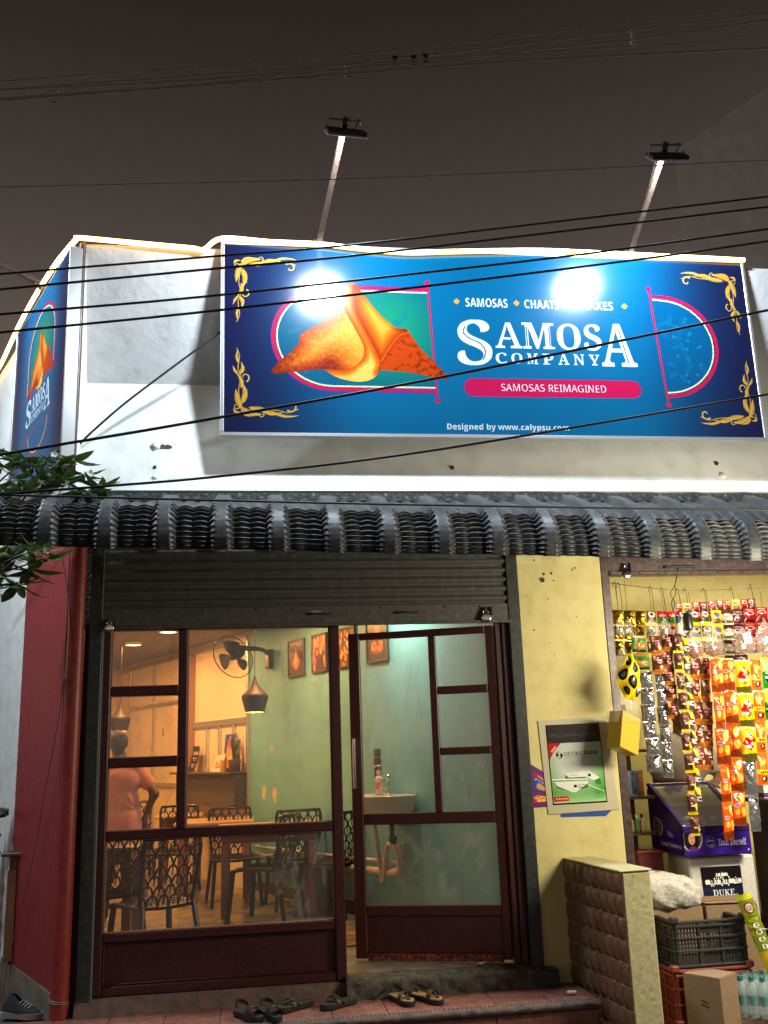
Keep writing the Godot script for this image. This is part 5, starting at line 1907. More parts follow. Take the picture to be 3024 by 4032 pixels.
# ------------------------------------------------------------------ people: tapered bones joined into one skin by surface nets
func skin(m: MB, bones: Array, cell: float, soft: float) -> void:      # bones as [from, to, radius, radius]
	var lo := Vector3(1e9, 1e9, 1e9)
	var hi := -lo
	for b in bones:
		var r: float = maxf(b[2], b[3]) + cell * 3.0
		lo = lo.min(Vector3(b[0]).min(b[1]) - Vector3.ONE * r)
		hi = hi.max(Vector3(b[0]).max(b[1]) + Vector3.ONE * r)
	var nx := int((hi.x - lo.x) / cell) + 2
	var ny := int((hi.y - lo.y) / cell) + 2
	var nz := int((hi.z - lo.z) / cell) + 2
	var f := PackedFloat32Array()
	f.resize(nx * ny * nz)
	f.fill(9.0)
	for b in bones:
		var a: Vector3 = b[0]
		var d: Vector3 = Vector3(b[1]) - a
		var l2 := maxf(d.length_squared(), 1e-9)
		var r: float = maxf(b[2], b[3]) + cell * 2.0 + soft
		var p0 := ((a.min(b[1]) - Vector3.ONE * r - lo) / cell).floor()
		var p1 := ((a.max(b[1]) + Vector3.ONE * r - lo) / cell).ceil()
		for k in range(maxi(0, int(p0.z)), mini(nz - 1, int(p1.z)) + 1):
			for j in range(maxi(0, int(p0.y)), mini(ny - 1, int(p1.y)) + 1):
				var at := (k * ny + j) * nx
				for i in range(maxi(0, int(p0.x)), mini(nx - 1, int(p1.x)) + 1):
					var q := lo + Vector3(i, j, k) * cell - a
					var t := clampf(q.dot(d) / l2, 0.0, 1.0)
					var v := (q - d * t).length() - lerpf(b[2], b[3], t)
					var o := f[at + i]
					if v > o + soft:
						continue
					if o > v + soft:
						f[at + i] = v
					else:
						var h := 0.5 + 0.5 * (o - v) / soft
						f[at + i] = lerpf(o, v, h) - soft * h * (1.0 - h)
	var where := {}
	var pts := PackedVector3Array()
	var sx := 1
	var sy := nx
	var sz := nx * ny
	var off := [0, sx, sy, sx + sy, sz, sz + sx, sz + sy, sz + sx + sy]
	var cs := [Vector3(0, 0, 0), Vector3(1, 0, 0), Vector3(0, 1, 0), Vector3(1, 1, 0), Vector3(0, 0, 1), Vector3(1, 0, 1), Vector3(0, 1, 1), Vector3(1, 1, 1)]
	var edges := [[0, 1], [2, 3], [4, 5], [6, 7], [0, 2], [1, 3], [4, 6], [5, 7], [0, 4], [1, 5], [2, 6], [3, 7]]
	for k in nz - 1:
		for j in ny - 1:
			for i in nx - 1:
				var at := (k * ny + j) * nx + i
				if f[at] > 3.0 * cell or f[at] < -3.0 * cell:
					continue
				var sum := Vector3.ZERO
				var cnt := 0
				for e in edges:
					var u := f[at + off[e[0]]]
					var w := f[at + off[e[1]]]
					if (u < 0.0) != (w < 0.0):
						sum += Vector3(cs[e[0]]).lerp(cs[e[1]], u / (u - w))
						cnt += 1
				if cnt:
					where[at] = pts.size()
					pts.append(lo + (Vector3(i, j, k) + sum / cnt) * cell)
	var nrm := PackedVector3Array()
	nrm.resize(pts.size())
	for at in where:
		var g := Vector3(f[at + 1] - f[at] + f[at + 1 + sy + sz] - f[at + sy + sz], f[at + sy] - f[at] + f[at + sy + sx + sz] - f[at + sx + sz], f[at + sz] - f[at] + f[at + sz + sx + sy] - f[at + sx + sy])
		nrm[where[at]] = g.normalized() if g.length() > 1e-9 else Vector3.UP
	for at in where:
		for ax in [[sx, sy, sz], [sy, sz, sx], [sz, sx, sy]]:
			if (f[at] < 0.0) != (f[at + ax[0]] < 0.0):
				var a = where.get(at)
				var b = where.get(at - ax[1])
				var c = where.get(at - ax[1] - ax[2])
				var d = where.get(at - ax[2])
				if a != null and b != null and c != null and d != null:
					m.tri3(pts[a], pts[b], pts[c], nrm[a], nrm[b], nrm[c])
					m.tri3(pts[a], pts[c], pts[d], nrm[a], nrm[c], nrm[d])

func grow(b: Array, r: float) -> Array:
	return [b[0], b[1], b[2] + r, b[3] + r]

# a relaxed hand from the wrist along dir; back is the direction of the back of the hand, thumb the side the thumb leaves
func hand(wrist: Vector3, dir: Vector3, back: Vector3, thumb: Vector3, curl: float) -> Array:
	var out := []
	var palm := wrist + dir * 0.085
	for k in 4:
		var o := thumb * (0.030 - 0.020 * k)
		out.append([wrist + o * 0.5, palm + o, 0.017, 0.014])
		var p := palm + o
		var d := dir
		for j in 3:
			d = (d - back * curl * (0.5 + 0.3 * j)).normalized()
			var ln: float = [0.042, 0.026, 0.021][j] * [0.95, 1.05, 1.0, 0.8][k]
			out.append([p, p + d * ln, 0.0095 - 0.001 * j, 0.0085 - 0.001 * j])
			p += d * ln
	var q := wrist + dir * 0.025 + thumb * 0.025
	var td := (dir * 0.75 + thumb * 0.65 - back * 0.2).normalized()
	out.append([wrist + thumb * 0.01, q, 0.017, 0.015])
	out.append([q, q + td * 0.04, 0.013, 0.011])
	out.append([q + td * 0.04, q + td * 0.04 + (td + dir * 0.5).normalized() * 0.03, 0.011, 0.009])
	return out

func head(m: MB, c: Vector3, fwd: Vector3, chin: float) -> void:       # c: centre of the skull
	var x := Vector3.UP.cross(fwd).normalized()
	var b := []
	b.append([c - fwd * 0.025, c + fwd * 0.015 + Vector3(0, 0.01, 0), 0.083, 0.078])
	b.append([c + fwd * 0.03 - Vector3(0, 0.05, 0), c + fwd * 0.055 - Vector3(0, chin, 0), 0.058, 0.034])
	b.append([c + fwd * 0.09 + Vector3(0, 0.005, 0), c + fwd * 0.108 - Vector3(0, 0.03, 0), 0.008, 0.014])
	b.append([c + fwd * 0.075 - Vector3(0, 0.062, 0) - x * 0.018, c + fwd * 0.075 - Vector3(0, 0.062, 0) + x * 0.018, 0.012, 0.012])
	for s in [-1.0, 1.0]:
		b.append([c + x * s * 0.080 - fwd * 0.012 + Vector3(0, 0.022, 0), c + x * s * 0.084 - fwd * 0.006 - Vector3(0, 0.028, 0), 0.013, 0.009])
		b.append([c + fwd * 0.07 + x * s * 0.032 + Vector3(0, 0.012, 0), c + fwd * 0.078 + x * s * 0.03, 0.013, 0.013])
	b.append([c - fwd * 0.02 - Vector3(0, 0.06, 0), c - fwd * 0.03 - Vector3(0, 0.15, 0), 0.055, 0.058])
	skin(m, b, 0.006, 0.018)

func people() -> void:
	# a person standing with the back to the window, right hand lowered onto the table
	var P := Vector3(-1.135, 0.05, -2.5)
	var t := thing("person", "person in salmon t-shirt seen from behind, standing with one hand at the table", "person", P)
	var bones := []
	var hip := 0.90
	var R := Vector3(1, 0, 0)
	var sho := Vector3(0.175, 1.36, 0.01)
	var torso := [[Vector3(-0.075, hip, 0), Vector3(0.075, hip, 0), 0.105, 0.105], [Vector3(-0.062, 1.10, 0.005), Vector3(0.062, 1.10, 0.005), 0.092, 0.092], [Vector3(-0.09, 1.26, 0.015), Vector3(0.09, 1.26, 0.015), 0.098, 0.098], [Vector3(-0.14, 1.37, 0.01), Vector3(0.14, 1.37, 0.01), 0.055, 0.055], [Vector3(0, 0.95, 0), Vector3(0, 1.28, 0.01), 0.10, 0.10], [Vector3(0, 1.34, 0.01), Vector3(0, 1.50, -0.015), 0.062, 0.052]]
	var el := Vector3(0.325, 1.13, 0.03)
	var wr := Vector3(0.235, 0.905, -0.02)
	var arm_r := [[sho, el, 0.050, 0.038], [el, wr, 0.038, 0.026]]
	var el2 := Vector3(-0.27, 1.10, -0.03)
	var wr2 := Vector3(-0.22, 0.95, -0.22)
	var arm_l := [[Vector3(-0.175, 1.36, 0.01), el2, 0.050, 0.038], [el2, wr2, 0.038, 0.026]]
	var legs := []
	for s in [-1.0, 1.0]:
		legs.append([Vector3(s * 0.09, 0.88, 0), Vector3(s * 0.11, 0.48, 0.01), 0.085, 0.058])
		legs.append([Vector3(s * 0.11, 0.48, 0.01), Vector3(s * 0.12, 0.09, 0.03), 0.055, 0.038])
		legs.append([Vector3(s * 0.12, 0.05, 0.04), Vector3(s * 0.14, 0.032, -0.15), 0.042, 0.032])
	bones.append_array(torso)
	bones.append_array(arm_r)
	bones.append_array(arm_l)
	bones.append_array(legs)
	var m := MB.new()
	skin(m, bones, 0.014, 0.04)
	skin(m, [[wr + Vector3(0.03, 0.07, 0.015), wr, 0.027, 0.026]] + hand(wr, Vector3(-0.15, -0.95, -0.2).normalized(), Vector3(0.3, -0.1, 0.95), Vector3(-0.9, 0, -0.3).normalized(), 0.35), 0.006, 0.008)
	skin(m, [[wr2 + Vector3(-0.02, 0.06, 0.06), wr2, 0.027, 0.026]] + hand(wr2, Vector3(0.1, -0.45, -0.9).normalized(), Vector3(0, 0.9, -0.4), Vector3(1, 0, 0), 0.3), 0.006, 0.008)
	var hc := Vector3(-0.03, 1.605, -0.02)
	head(m, hc, Vector3(-0.25, 0, -1).normalized(), 0.095)
	part("body", m, mat(lin(0.13, 0.055, 0.03), 0.5), t)
	m = MB.new()
	var cloth := []
	for b in torso.slice(0, 5):
		cloth.append(grow(b, 0.022))
	cloth.append([sho - R * 0.02, sho.lerp(el, 0.55), 0.066, 0.070])
	cloth.append([Vector3(-0.155, 1.36, 0.01), Vector3(-0.175, 1.36, 0.01).lerp(el2, 0.55), 0.066, 0.070])
	cloth.append([Vector3(-0.04, 1.40, 0.005), Vector3(0.04, 1.40, 0.005), 0.072, 0.072])
	cloth.append([Vector3(-0.085, 0.84, 0.0), Vector3(0.085, 0.84, 0.0), 0.130, 0.130])
	cloth.append([Vector3(-0.085, 0.93, 0.0), Vector3(0.085, 0.93, 0.0), 0.122, 0.122])
	cloth.append([Vector3(-0.078, 1.05, 0.0), Vector3(0.078, 1.05, 0.0), 0.112, 0.112])
	# folds of the cloth across the back
	for e in [[-0.12, 1.24, 0.07, 1.12], [-0.02, 1.30, 0.12, 1.17], [-0.13, 1.06, 0.03, 0.98], [0.0, 1.10, 0.13, 1.01], [-0.10, 0.97, 0.08, 0.90], [0.05, 1.2, 0.13, 1.06]]:
		cloth.append([Vector3(e[0], e[1], 0.102), Vector3(e[2], e[3], 0.098), 0.013, 0.008])
	skin(m, cloth, 0.011, 0.022)
	var shirt := mat(lin(0.62, 0.25, 0.21), 0.85)
	part("tshirt", m, shirt, t)
	m = MB.new()
	var tr := []
	for b in legs:
		if b[1].y > 0.05:
			tr.append(grow(b, 0.02))
	tr.append([Vector3(-0.075, 0.88, 0), Vector3(0.075, 0.88, 0), 0.112, 0.112])
	skin(m, tr, 0.015, 0.03)
	part("trousers", m, mat(lin(0.025, 0.022, 0.025), 0.85), t)
	m = MB.new()
	var hair := []
	var hf := Vector3(-0.25, 0, -1).normalized()
	hair.append([hc - hf * 0.035 + Vector3(0, 0.015, 0), hc + hf * 0.01 + Vector3(0, 0.035, 0), 0.093, 0.084])
	hair.append([hc - hf * 0.05 - Vector3(0, 0.02, 0), hc - hf * 0.045 - Vector3(0, 0.065, 0), 0.076, 0.058])
	skin(m, hair, 0.006, 0.02)
	var hm := mat(lin(0.03, 0.022, 0.017), 0.6)
	hm.heightmap_enabled = true
	hm.uv1_triplanar = true
	hm.uv1_scale = Vector3(6, 2, 6)
	hm.heightmap_texture = M.rough
	hm.heightmap_scale = 1.0
	part("hair", m, hm, t)
	t.scale = Vector3.ONE * 0.945

	# the keeper of the kiosk, behind the hanging packets, an arm towards the chocolate case
	P = Vector3(3.42, 0.0, -0.95)
	t = thing("person", "shopkeeper in grey shirt, mostly hidden behind the hanging snack strips", "person", P)
	torso = [[Vector3(-0.08, hip, 0), Vector3(0.08, hip, 0), 0.13, 0.13], [Vector3(-0.09, 1.25, 0.03), Vector3(0.09, 1.25, 0.03), 0.12, 0.12], [Vector3(-0.13, 1.38, 0.03), Vector3(0.13, 1.38, 0.03), 0.075, 0.075], [Vector3(0, 0.95, 0), Vector3(0, 1.28, 0.03), 0.13, 0.125], [Vector3(0, 1.36, 0.03), Vector3(0, 1.50, 0.06), 0.075, 0.058]]
	el = Vector3(-0.24, 1.12, 0.08)
	wr = Vector3(-0.02, 1.10, 0.30)
	el2 = Vector3(0.28, 1.14, 0.05)
	wr2 = Vector3(0.14, 1.10, 0.28)
	arm_r = [[Vector3(-0.175, 1.38, 0.03), el, 0.05, 0.038], [el, wr, 0.038, 0.027]]
	arm_l = [[Vector3(0.175, 1.38, 0.03), el2, 0.05, 0.038], [el2, wr2, 0.038, 0.027]]
	legs = []
	for s in [-1.0, 1.0]:
		legs.append([Vector3(s * 0.09, 0.88, 0), Vector3(s * 0.11, 0.46, 0.02), 0.085, 0.058])
		legs.append([Vector3(s * 0.11, 0.46, 0.02), Vector3(s * 0.12, -0.02, 0), 0.055, 0.04])
		legs.append([Vector3(s * 0.12, -0.06, -0.02), Vector3(s * 0.14, -0.07, 0.17), 0.042, 0.032])
	m = MB.new()
	skin(m, torso + arm_r + arm_l + legs, 0.016, 0.04)
	skin(m, hand(wr, Vector3(0.7, -0.1, 0.7).normalized(), Vector3(0, 1, 0), Vector3(-0.7, 0, 0.7), 0.3), 0.006, 0.008)
	skin(m, hand(wr2, Vector3(-0.6, -0.1, 0.8).normalized(), Vector3(0, 1, 0), Vector3(-0.8, 0, -0.6), 0.3), 0.006, 0.008)
	hc = Vector3(0, 1.63, 0.075)
	head(m, hc, Vector3(0, -0.15, 1).normalized(), 0.095)
	part("body", m, mat(lin(0.11, 0.055, 0.035), 0.5), t)
	m = MB.new()
	cloth = []
	for b in torso.slice(0, 4):
		cloth.append(grow(b, 0.022))
	cloth.append([Vector3(-0.16, 1.38, 0.03), Vector3(-0.175, 1.38, 0.03).lerp(el, 0.75), 0.074, 0.07])
	cloth.append([Vector3(0.16, 1.38, 0.03), Vector3(0.175, 1.38, 0.03).lerp(el2, 0.75), 0.074, 0.07])
	skin(m, cloth, 0.015, 0.035)
	part("shirt", m, mat(lin(0.30, 0.26, 0.22), 0.85), t)
	m = MB.new()
	tr = []
	for b in legs:
		if b[1].y > -0.05:
			tr.append(grow(b, 0.02))
	tr.append([Vector3(-0.08, 0.88, 0), Vector3(0.08, 0.88, 0), 0.14, 0.14])
	skin(m, tr, 0.016, 0.03)
	part("trousers", m, mat(lin(0.05, 0.045, 0.04), 0.85), t)
	m = MB.new()
	skin(m, [[hc - Vector3(0, -0.03, 0.03), hc + Vector3(0, 0.04, 0.01), 0.082, 0.072]], 0.007, 0.02)
	part("hair", m, hm, t)

# ------------------------------------------------------------------ the snack kiosk
func kiosk() -> void:
	var m := MB.new()
	m.cor(Vector3(2.4, 0.0, -1.55), Vector3(4.9, 3.0, -1.45))
	struct("kiosk_back_wall", m, M.yellow_wall)
	m = MB.new()
	m.cor(Vector3(2.41, -0.4, -1.45), Vector3(2.51, 3.0, -0.3))
	m.cor(Vector3(4.8, -0.4, -1.45), Vector3(4.9, 3.0, 0.0))
	struct("kiosk_side_wall", m, M.yellow_wall)
	m = MB.new()
	m.cor(Vector3(2.41, 2.95, -1.55), Vector3(4.9, 3.05, 0.0))
	struct("kiosk_ceiling", m, M.ceiling)
	m = MB.new()
	m.cor(Vector3(2.41, -0.5, -1.55), Vector3(4.9, -0.15, 0.0))
	struct("kiosk_floor", m, M.concrete)
	var t := thing("kiosk_doorway", "glossy dark brown metal doorway of the snack kiosk", "doorway", Vector3(3.5, -0.15, 0.02))
	m = MB.new()
	m.cor(Vector3(2.512, -0.3, -0.06), Vector3(2.575, 2.72, 0.045), 0.006)
	wpart("post", m, M.kiosk_metal, t)
	m = MB.new()
	m.cor(Vector3(2.575, 2.612, -0.05), Vector3(4.9, 2.735, 0.025), 0.005)
	wpart("head_rail", m, M.kiosk_metal, t)
	m = MB.new()
	m.cor(Vector3(2.575, 2.585, -0.03), Vector3(4.9, 2.612, 0.055), 0.004)
	wpart("angle_iron", m, M.kiosk_metal, t)
	m = MB.new()
	for k in 7:
		m.lathe(V2([0.0, 0.006, 0.006, 0.004, 0.008, 0.0]), 8, Transform3D(Basis(Vector3(1, 0, 0), PI / 2), Vector3(2.80 + 0.2 * k, 2.60, 0.055)))
	wpart("rivet", m, M.iron, t).set_meta("kind", "stuff")
	m = MB.new()
	m.tube(V3([3.0, 2.642, 0.025, 3.01, 2.642, 0.05, 3.22, 2.642, 0.05, 3.23, 2.642, 0.025]), 0.010, 8)
	m.box(Vector3(2.985, 2.642, 0.028), Vector3(0.04, 0.03, 0.006))
	m.box(Vector3(3.245, 2.642, 0.028), Vector3(0.04, 0.03, 0.006))
	wpart("pull_handle", m, M.iron, t)
	padlock(Vector3(2.70, 2.645, 0.05), "round steel padlock on the brown kiosk rail")
	# lamps of the kiosk: a tube behind the head rail, a bulb hung under the awning outside the picture
	t = thing("tube_lamp", "lit tube lamp behind the brown head rail of the kiosk", "tube light", Vector3(3.7, 2.84, -0.28))
	m = MB.new()
	m.box(Vector3(0, 0.045, 0), Vector3(1.24, 0.03, 0.05), 0.004)
	part("batten", m, M.white_paper, t)
	m = MB.new()
	m.tube(V3([-0.6, 0, 0, 0.6, 0, 0]), 0.014, 10)
	part("tube_glass", m, glow(Color(1.0, 0.95, 0.85), 5.0), t)
	lamp_area(t, t.position + Vector3(0, -0.02, 0), Vector2(1.18, 0.03), 3.2, Color(1.0, 0.94, 0.80))
	t = thing("hanging_bulb", "lit bulb hung under the awning, right of the picture", "lamp", Vector3(4.0, 2.30, 0.72))
	m = MB.new()
	m.lathe(V2([0.0, -0.06, 0.03, -0.05, 0.04, -0.02, 0.036, 0.01, 0.02, 0.04, 0.018, 0.07]), 14)
	part("bulb", m, glow(Color(1.0, 0.95, 0.86), 8.0), t)
	m = MB.new()
	m.tube(V3([0, 0.07, 0, 0, 0.12, 0, 0, 0.3, -0.1, 0.0, 0.42, -0.3]), 0.006, 6)
	part("flex", m, M.cable, t)
	var l := OmniLight3D.new()
	l.name = "bulb_lamp"
	l.light_energy = 0.3
	l.light_size = 0.04
	l.light_color = Color(1.0, 0.93, 0.80)
	l.shadow_enabled = true
	l.omni_range = 20.0
	l.omni_attenuation = 2.0
	t.add_child(l)
	l.position = Vector3(0, -0.015, 0)
	# a tube lamp with a reflector hung out from the awning, right of the picture: it lights pillar, half wall and goods
	t = thing("reflector_lamp", "lit tube lamp with a reflector hung out from the awning, right of the picture", "tube light", Vector3(3.9, 2.15, 1.9))
	var dir := Vector3(-0.5, -0.42, -0.75).normalized()
	var ax := Vector3(0.84, 0, -0.54).normalized()
	ax = (ax - dir * ax.dot(dir)).normalized()
	m = MB.new()
	m.box(-dir * 0.05, Vector3(1.2, 0.38, 0.03), 0.006, Basis(ax, (-dir).cross(ax), -dir))
	part("reflector", m, M.white_paper, t)
	m = MB.new()
	for k in [-0.11, 0.0, 0.11]:
		m.tube([-ax * 0.56 + (-dir).cross(ax) * k, ax * 0.56 + (-dir).cross(ax) * k], 0.016, 10)
	part("tube_glass", m, glow(Color(1.0, 0.96, 0.86), 5.0), t)
	m = MB.new()
	m.tube(V3([0, 0.06, 0.04, 0, 0.5, -0.3, 0, 0.62, -1.1]), 0.008, 6)
	part("hanger", m, M.iron, t)
	lamp_area(t, t.position + dir * 0.02, Vector2(1.15, 0.34), 11.0, Color(1.0, 0.95, 0.83), true, dir)

var packs := []       # three crumpled pillow shapes, one unit wide and high

func pack_mesh(s: int) -> ArrayMesh:
	var f := noise(s, 2.4, 3)
	var m := MB.new()
	for side in [1.0, -1.0]:
		m.sheet(11, 17, func(u, v):
			var x: float = u - 0.5
			var e := pow(clampf(sin(PI * u), 0, 1), 0.55) * pow(clampf(sin(PI * clampf((v - 0.06) / 0.88, 0, 1)), 0, 1), 0.5)
			var pinch := 1.0 - 0.06 * sin(PI * clampf((v - 0.06) / 0.88, 0, 1))
			var z: float = side * (0.5 * e + 0.004) + 0.34 * f.get_noise_3d(u * 1.2, v * 1.6, side) * e + 0.26 * absf(f.get_noise_2d(u * 2.2 + v * 1.4, v * 3.4 + 9.0)) * (0.35 + e) + 0.05 * f.get_noise_2d(u * 7.0, v * 9.0)
			return Vector3(x * pinch, -v, z), -side)
	return m.mesh()

# a hanging strip of n packets from top to bottom
func strip(nm: String, label: String, top: Vector3, bot: Vector3, w: float, n: int, mats: Array, turn := 0.0, fat := 0.045, cat := "snack strip") -> void:
	var t := thing(nm, label, cat, Vector3(bot.x, bot.y, bot.z), 0.0, "strips of packets hanging in the kiosk")
	var ph := (top - bot) / n
	for i in n:
		var p := top - ph * i
		var wob := sin(i * 1.9 + top.x * 7.0)
		var y := ph.normalized()
		var a := turn + rng.randf_range(-0.34, 0.34)
		var x := Vector3(cos(a), rng.randf_range(-0.05, 0.05), -sin(a))
		x = (x - y * x.dot(y)).normalized()
		var z := x.cross(y)
		z = (z + y * rng.randf_range(-0.26, 0.16)).normalized()
		var o := part("packet", packs[(i + int(top.x * 31.0)) % packs.size()], mats[i % mats.size()], t)
		o.transform = t.transform.affine_inverse() * Transform3D(Basis(x * w, y * ph.length() * 0.995, z * fat), p + Vector3(wob * 0.004, 0, rng.randf_range(-0.004, 0.006)))

func pack_print(kind: String) -> StandardMaterial3D:
	var cv := Cv.new(72, 108, 0.0, 0.0, 1.0, 1.0)
	var r := RandomNumberGenerator.new()
	r.seed = kind.hash()
	var metal := 0.0
	var rough := 0.2
	var bars := func(x0: float, y0: float, x1: float, y1: float, c: Color) -> void:
		for k in 5:
			var x := lerpf(x0, x1, k / 5.0)
			cv.rect(x, y0, x + (x1 - x0) / 6.5, y1, c)
	match kind:
		"silver":
			cv.img.fill(Color(0.66, 0.66, 0.67))
			cv.poly(smooth(V2([0.55, 0.10, 0.8, 0.06, 0.86, 0.14, 0.7, 0.2, 0.5, 0.18]), 4, true), Color(0.45, 0.22, 0.18))
			cv.disc(Vector2(0.3, 0.14), 0.12, 0.035, Color(0.42, 0.24, 0.2))
			cv.line(V2([0.5, 0.2, 0.5, 0.9]), 0.05, Color(0.6, 0.6, 0.61))
			metal = 0.75
		"foil":
			cv.img.fill(Color(0.70, 0.70, 0.71))
			bars.call(0.2, 0.3, 0.8, 0.34, Color(0.4, 0.4, 0.42))
			bars.call(0.2, 0.4, 0.7, 0.43, Color(0.45, 0.45, 0.47))
			cv.disc(Vector2(0.6, 0.15), 0.2, 0.06, Color(0.3, 0.3, 0.32))
			metal = 0.8
		"gold":
			cv.img.fill(Color(0.83, 0.66, 0.20))
			for k in 10:
				cv.rect(r.randf(), r.randf(), 0, 0, Color(0.5, 0.4, 0.1))
			bars.call(0.2, 0.4, 0.8, 0.52, Color(0.42, 0.3, 0.08))
			metal = 0.85
			rough = 0.22
		"brown":
			cv.img.fill(Color(0.36, 0.22, 0.14))
			cv.poly(V2([0.0, 0.8, 1.0, 0.74, 1, 1, 0, 1]), Color(0.72, 0.40, 0.14))
			cv.poly(V2([0.25, 0.22, 0.7, 0.12, 0.8, 0.5, 0.4, 0.62]), Color(0.52, 0.08, 0.16))
			bars.call(0.34, 0.26, 0.72, 0.34, Color(0.93, 0.72, 0.74))
			bars.call(0.38, 0.40, 0.74, 0.47, Color(0.93, 0.72, 0.74))
			cv.poly(smooth(V2([0.1, 0.1, 0.35, 0.05, 0.3, 0.25, 0.12, 0.35]), 4, true), Color(0.78, 0.60, 0.45))
			cv.poly(smooth(V2([0.6, 0.62, 0.9, 0.58, 0.85, 0.75, 0.65, 0.78]), 4, true), Color(0.88, 0.72, 0.5))
		"brown_yellow":
			cv.img.fill(Color(0.33, 0.19, 0.14))
			cv.rect(0, 0.86, 1, 1, Color(0.86, 0.74, 0.10))
			cv.poly(smooth(V2([0.2, 0.15, 0.8, 0.2, 0.7, 0.5, 0.3, 0.45]), 4, true), Color(0.48, 0.30, 0.24))
			bars.call(0.2, 0.55, 0.9, 0.62, Color(0.88, 0.84, 0.8))
			cv.poly(V2([0.6, 0.5, 1.0, 0.42, 1.0, 0.8, 0.7, 0.84]), Color(0.92, 0.82, 0.12))
			cv.disc(Vector2(0.35, 0.74), 0.16, 0.07, Color(0.2, 0.2, 0.12))
		"orange":
			cv.img.fill(Color(0.90, 0.33, 0.07))
			cv.poly(V2([0.0, 0.8, 1.0, 0.72, 1, 1, 0, 1]), Color(0.5, 0.20, 0.06))
			cv.poly(smooth(V2([0.55, 0.12, 0.85, 0.08, 0.92, 0.24, 0.7, 0.36, 0.5, 0.26]), 4, true), Color(0.97, 0.76, 0.34))
			cv.poly(smooth(V2([0.5, 0.50, 0.9, 0.46, 0.95, 0.64, 0.66, 0.72]), 4, true), Color(0.98, 0.66, 0.24))
			cv.poly(smooth(V2([0.1, 0.55, 0.34, 0.5, 0.38, 0.64, 0.16, 0.68]), 4, true), Color(0.98, 0.72, 0.30))
			cv.rect(0.08, 0.36, 0.42, 0.46, Color(0.86, 0.78, 0.85))
			bars.call(0.12, 0.38, 0.4, 0.44, Color(0.55, 0.25, 0.5))
			bars.call(0.1, 0.14, 0.4, 0.17, Color(1, 0.7, 0.5))
		"yellow_red":
			cv.img.fill(Color(0.92, 0.76, 0.06))
			cv.poly(V2([0.45, 0.16, 0.98, 0.36, 0.6, 0.72, 0.06, 0.5]), Color(0.78, 0.07, 0.09))
			for p in [Vector2(0.42, 0.28), Vector2(0.6, 0.34), Vector2(0.7, 0.5), Vector2(0.34, 0.2)]:
				cv.disc(p, 0.13, 0.055, Color(0.99, 0.80, 0.42))
			bars.call(0.15, 0.56, 0.6, 0.64, Color(0.98, 0.9, 0.9))
			cv.poly(V2([0, 0.82, 1, 0.76, 1, 1, 0, 1]), Color(0.34, 0.32, 0.08))
		"orange_yellow":
			cv.img.fill(Color(0.88, 0.36, 0.08))
			cv.rect(0, 0.52, 1, 0.66, Color(0.94, 0.78, 0.08))
			bars.call(0.2, 0.55, 0.85, 0.63, Color(0.5, 0.3, 0.05))
			for k in 26:
				var a := r.randf_range(0, TAU)
				cv.line([Vector2(0.5, 0.3), Vector2(0.5, 0.3) + Vector2(cos(a) * 0.34, sin(a) * 0.2)], 0.025, Color(0.99, 0.72, 0.35))
			cv.disc(Vector2(0.55, 0.8), 0.26, 0.1, Color(0.24, 0.1, 0.06))
			cv.disc(Vector2(0.5, 0.79), 0.1, 0.06, Color(0.85, 0.82, 0.8))
		"yellow_green":
			cv.img.fill(Color(0.10, 0.48, 0.12))
			cv.rect(0, 0, 1, 0.42, Color(0.86, 0.78, 0.08))
			for k in 16:
				cv.disc(Vector2(r.randf(), r.randf_range(0.05, 0.5)), 0.1, 0.04, Color(0.98, 0.92, 0.35))
			cv.disc(Vector2(0.35, 0.66), 0.25, 0.12, Color(0.05, 0.09, 0.05))
			bars.call(0.15, 0.6, 0.6, 0.68, Color(0.95, 0.95, 0.9))
		"green":
			cv.img.fill(Color(0.16, 0.46, 0.14))
			cv.rect(0, 0, 1, 0.2, Color(0.62, 0.45, 0.2))
			cv.poly(smooth(V2([0.1, 0.52, 0.45, 0.45, 0.9, 0.5, 0.85, 0.78, 0.2, 0.8]), 4, true), Color(0.66, 0.47, 0.20))
			cv.disc(Vector2(0.4, 0.33), 0.25, 0.05, Color(0.3, 0.36, 0.2))
			cv.rect(0, 0.86, 1, 1, Color(0.1, 0.2, 0.08))
		"sachet_red":
			cv.img.fill(Color(0.55, 0.06, 0.08))
			cv.poly(smooth(V2([0.5, 0.2, 0.9, 0.34, 0.5, 0.48, 0.1, 0.34]), 3, true), Color(0.9, 0.75, 0.7))
			cv.poly(smooth(V2([0.5, 0.24, 0.8, 0.34, 0.5, 0.44, 0.2, 0.34]), 3, true), Color(0.6, 0.05, 0.08))
			bars.call(0.15, 0.08, 0.85, 0.14, Color(0.85, 0.65, 0.6))
			cv.rect(0, 0.75, 1, 0.95, Color(0.35, 0.03, 0.06))
		"sachet_maroon":
			cv.img.fill(Color(0.34, 0.05, 0.10))
			cv.rect(0.15, 0.18, 0.85, 0.42, Color(0.62, 0.55, 0.58))
			bars.call(0.2, 0.24, 0.8, 0.34, Color(0.25, 0.05, 0.1))
			bars.call(0.3, 0.55, 0.7, 0.6, Color(0.75, 0.6, 0.6))
		"sachet_yellow":
			cv.img.fill(Color(0.78, 0.72, 0.14))
			cv.disc(Vector2(0.5, 0.3), 0.32, 0.18, Color(0.42, 0.38, 0.48))
			cv.poly(smooth(V2([0.1, 0.6, 0.5, 0.52, 0.9, 0.62, 0.8, 0.86, 0.2, 0.86]), 4, true), Color(0.42, 0.30, 0.16))
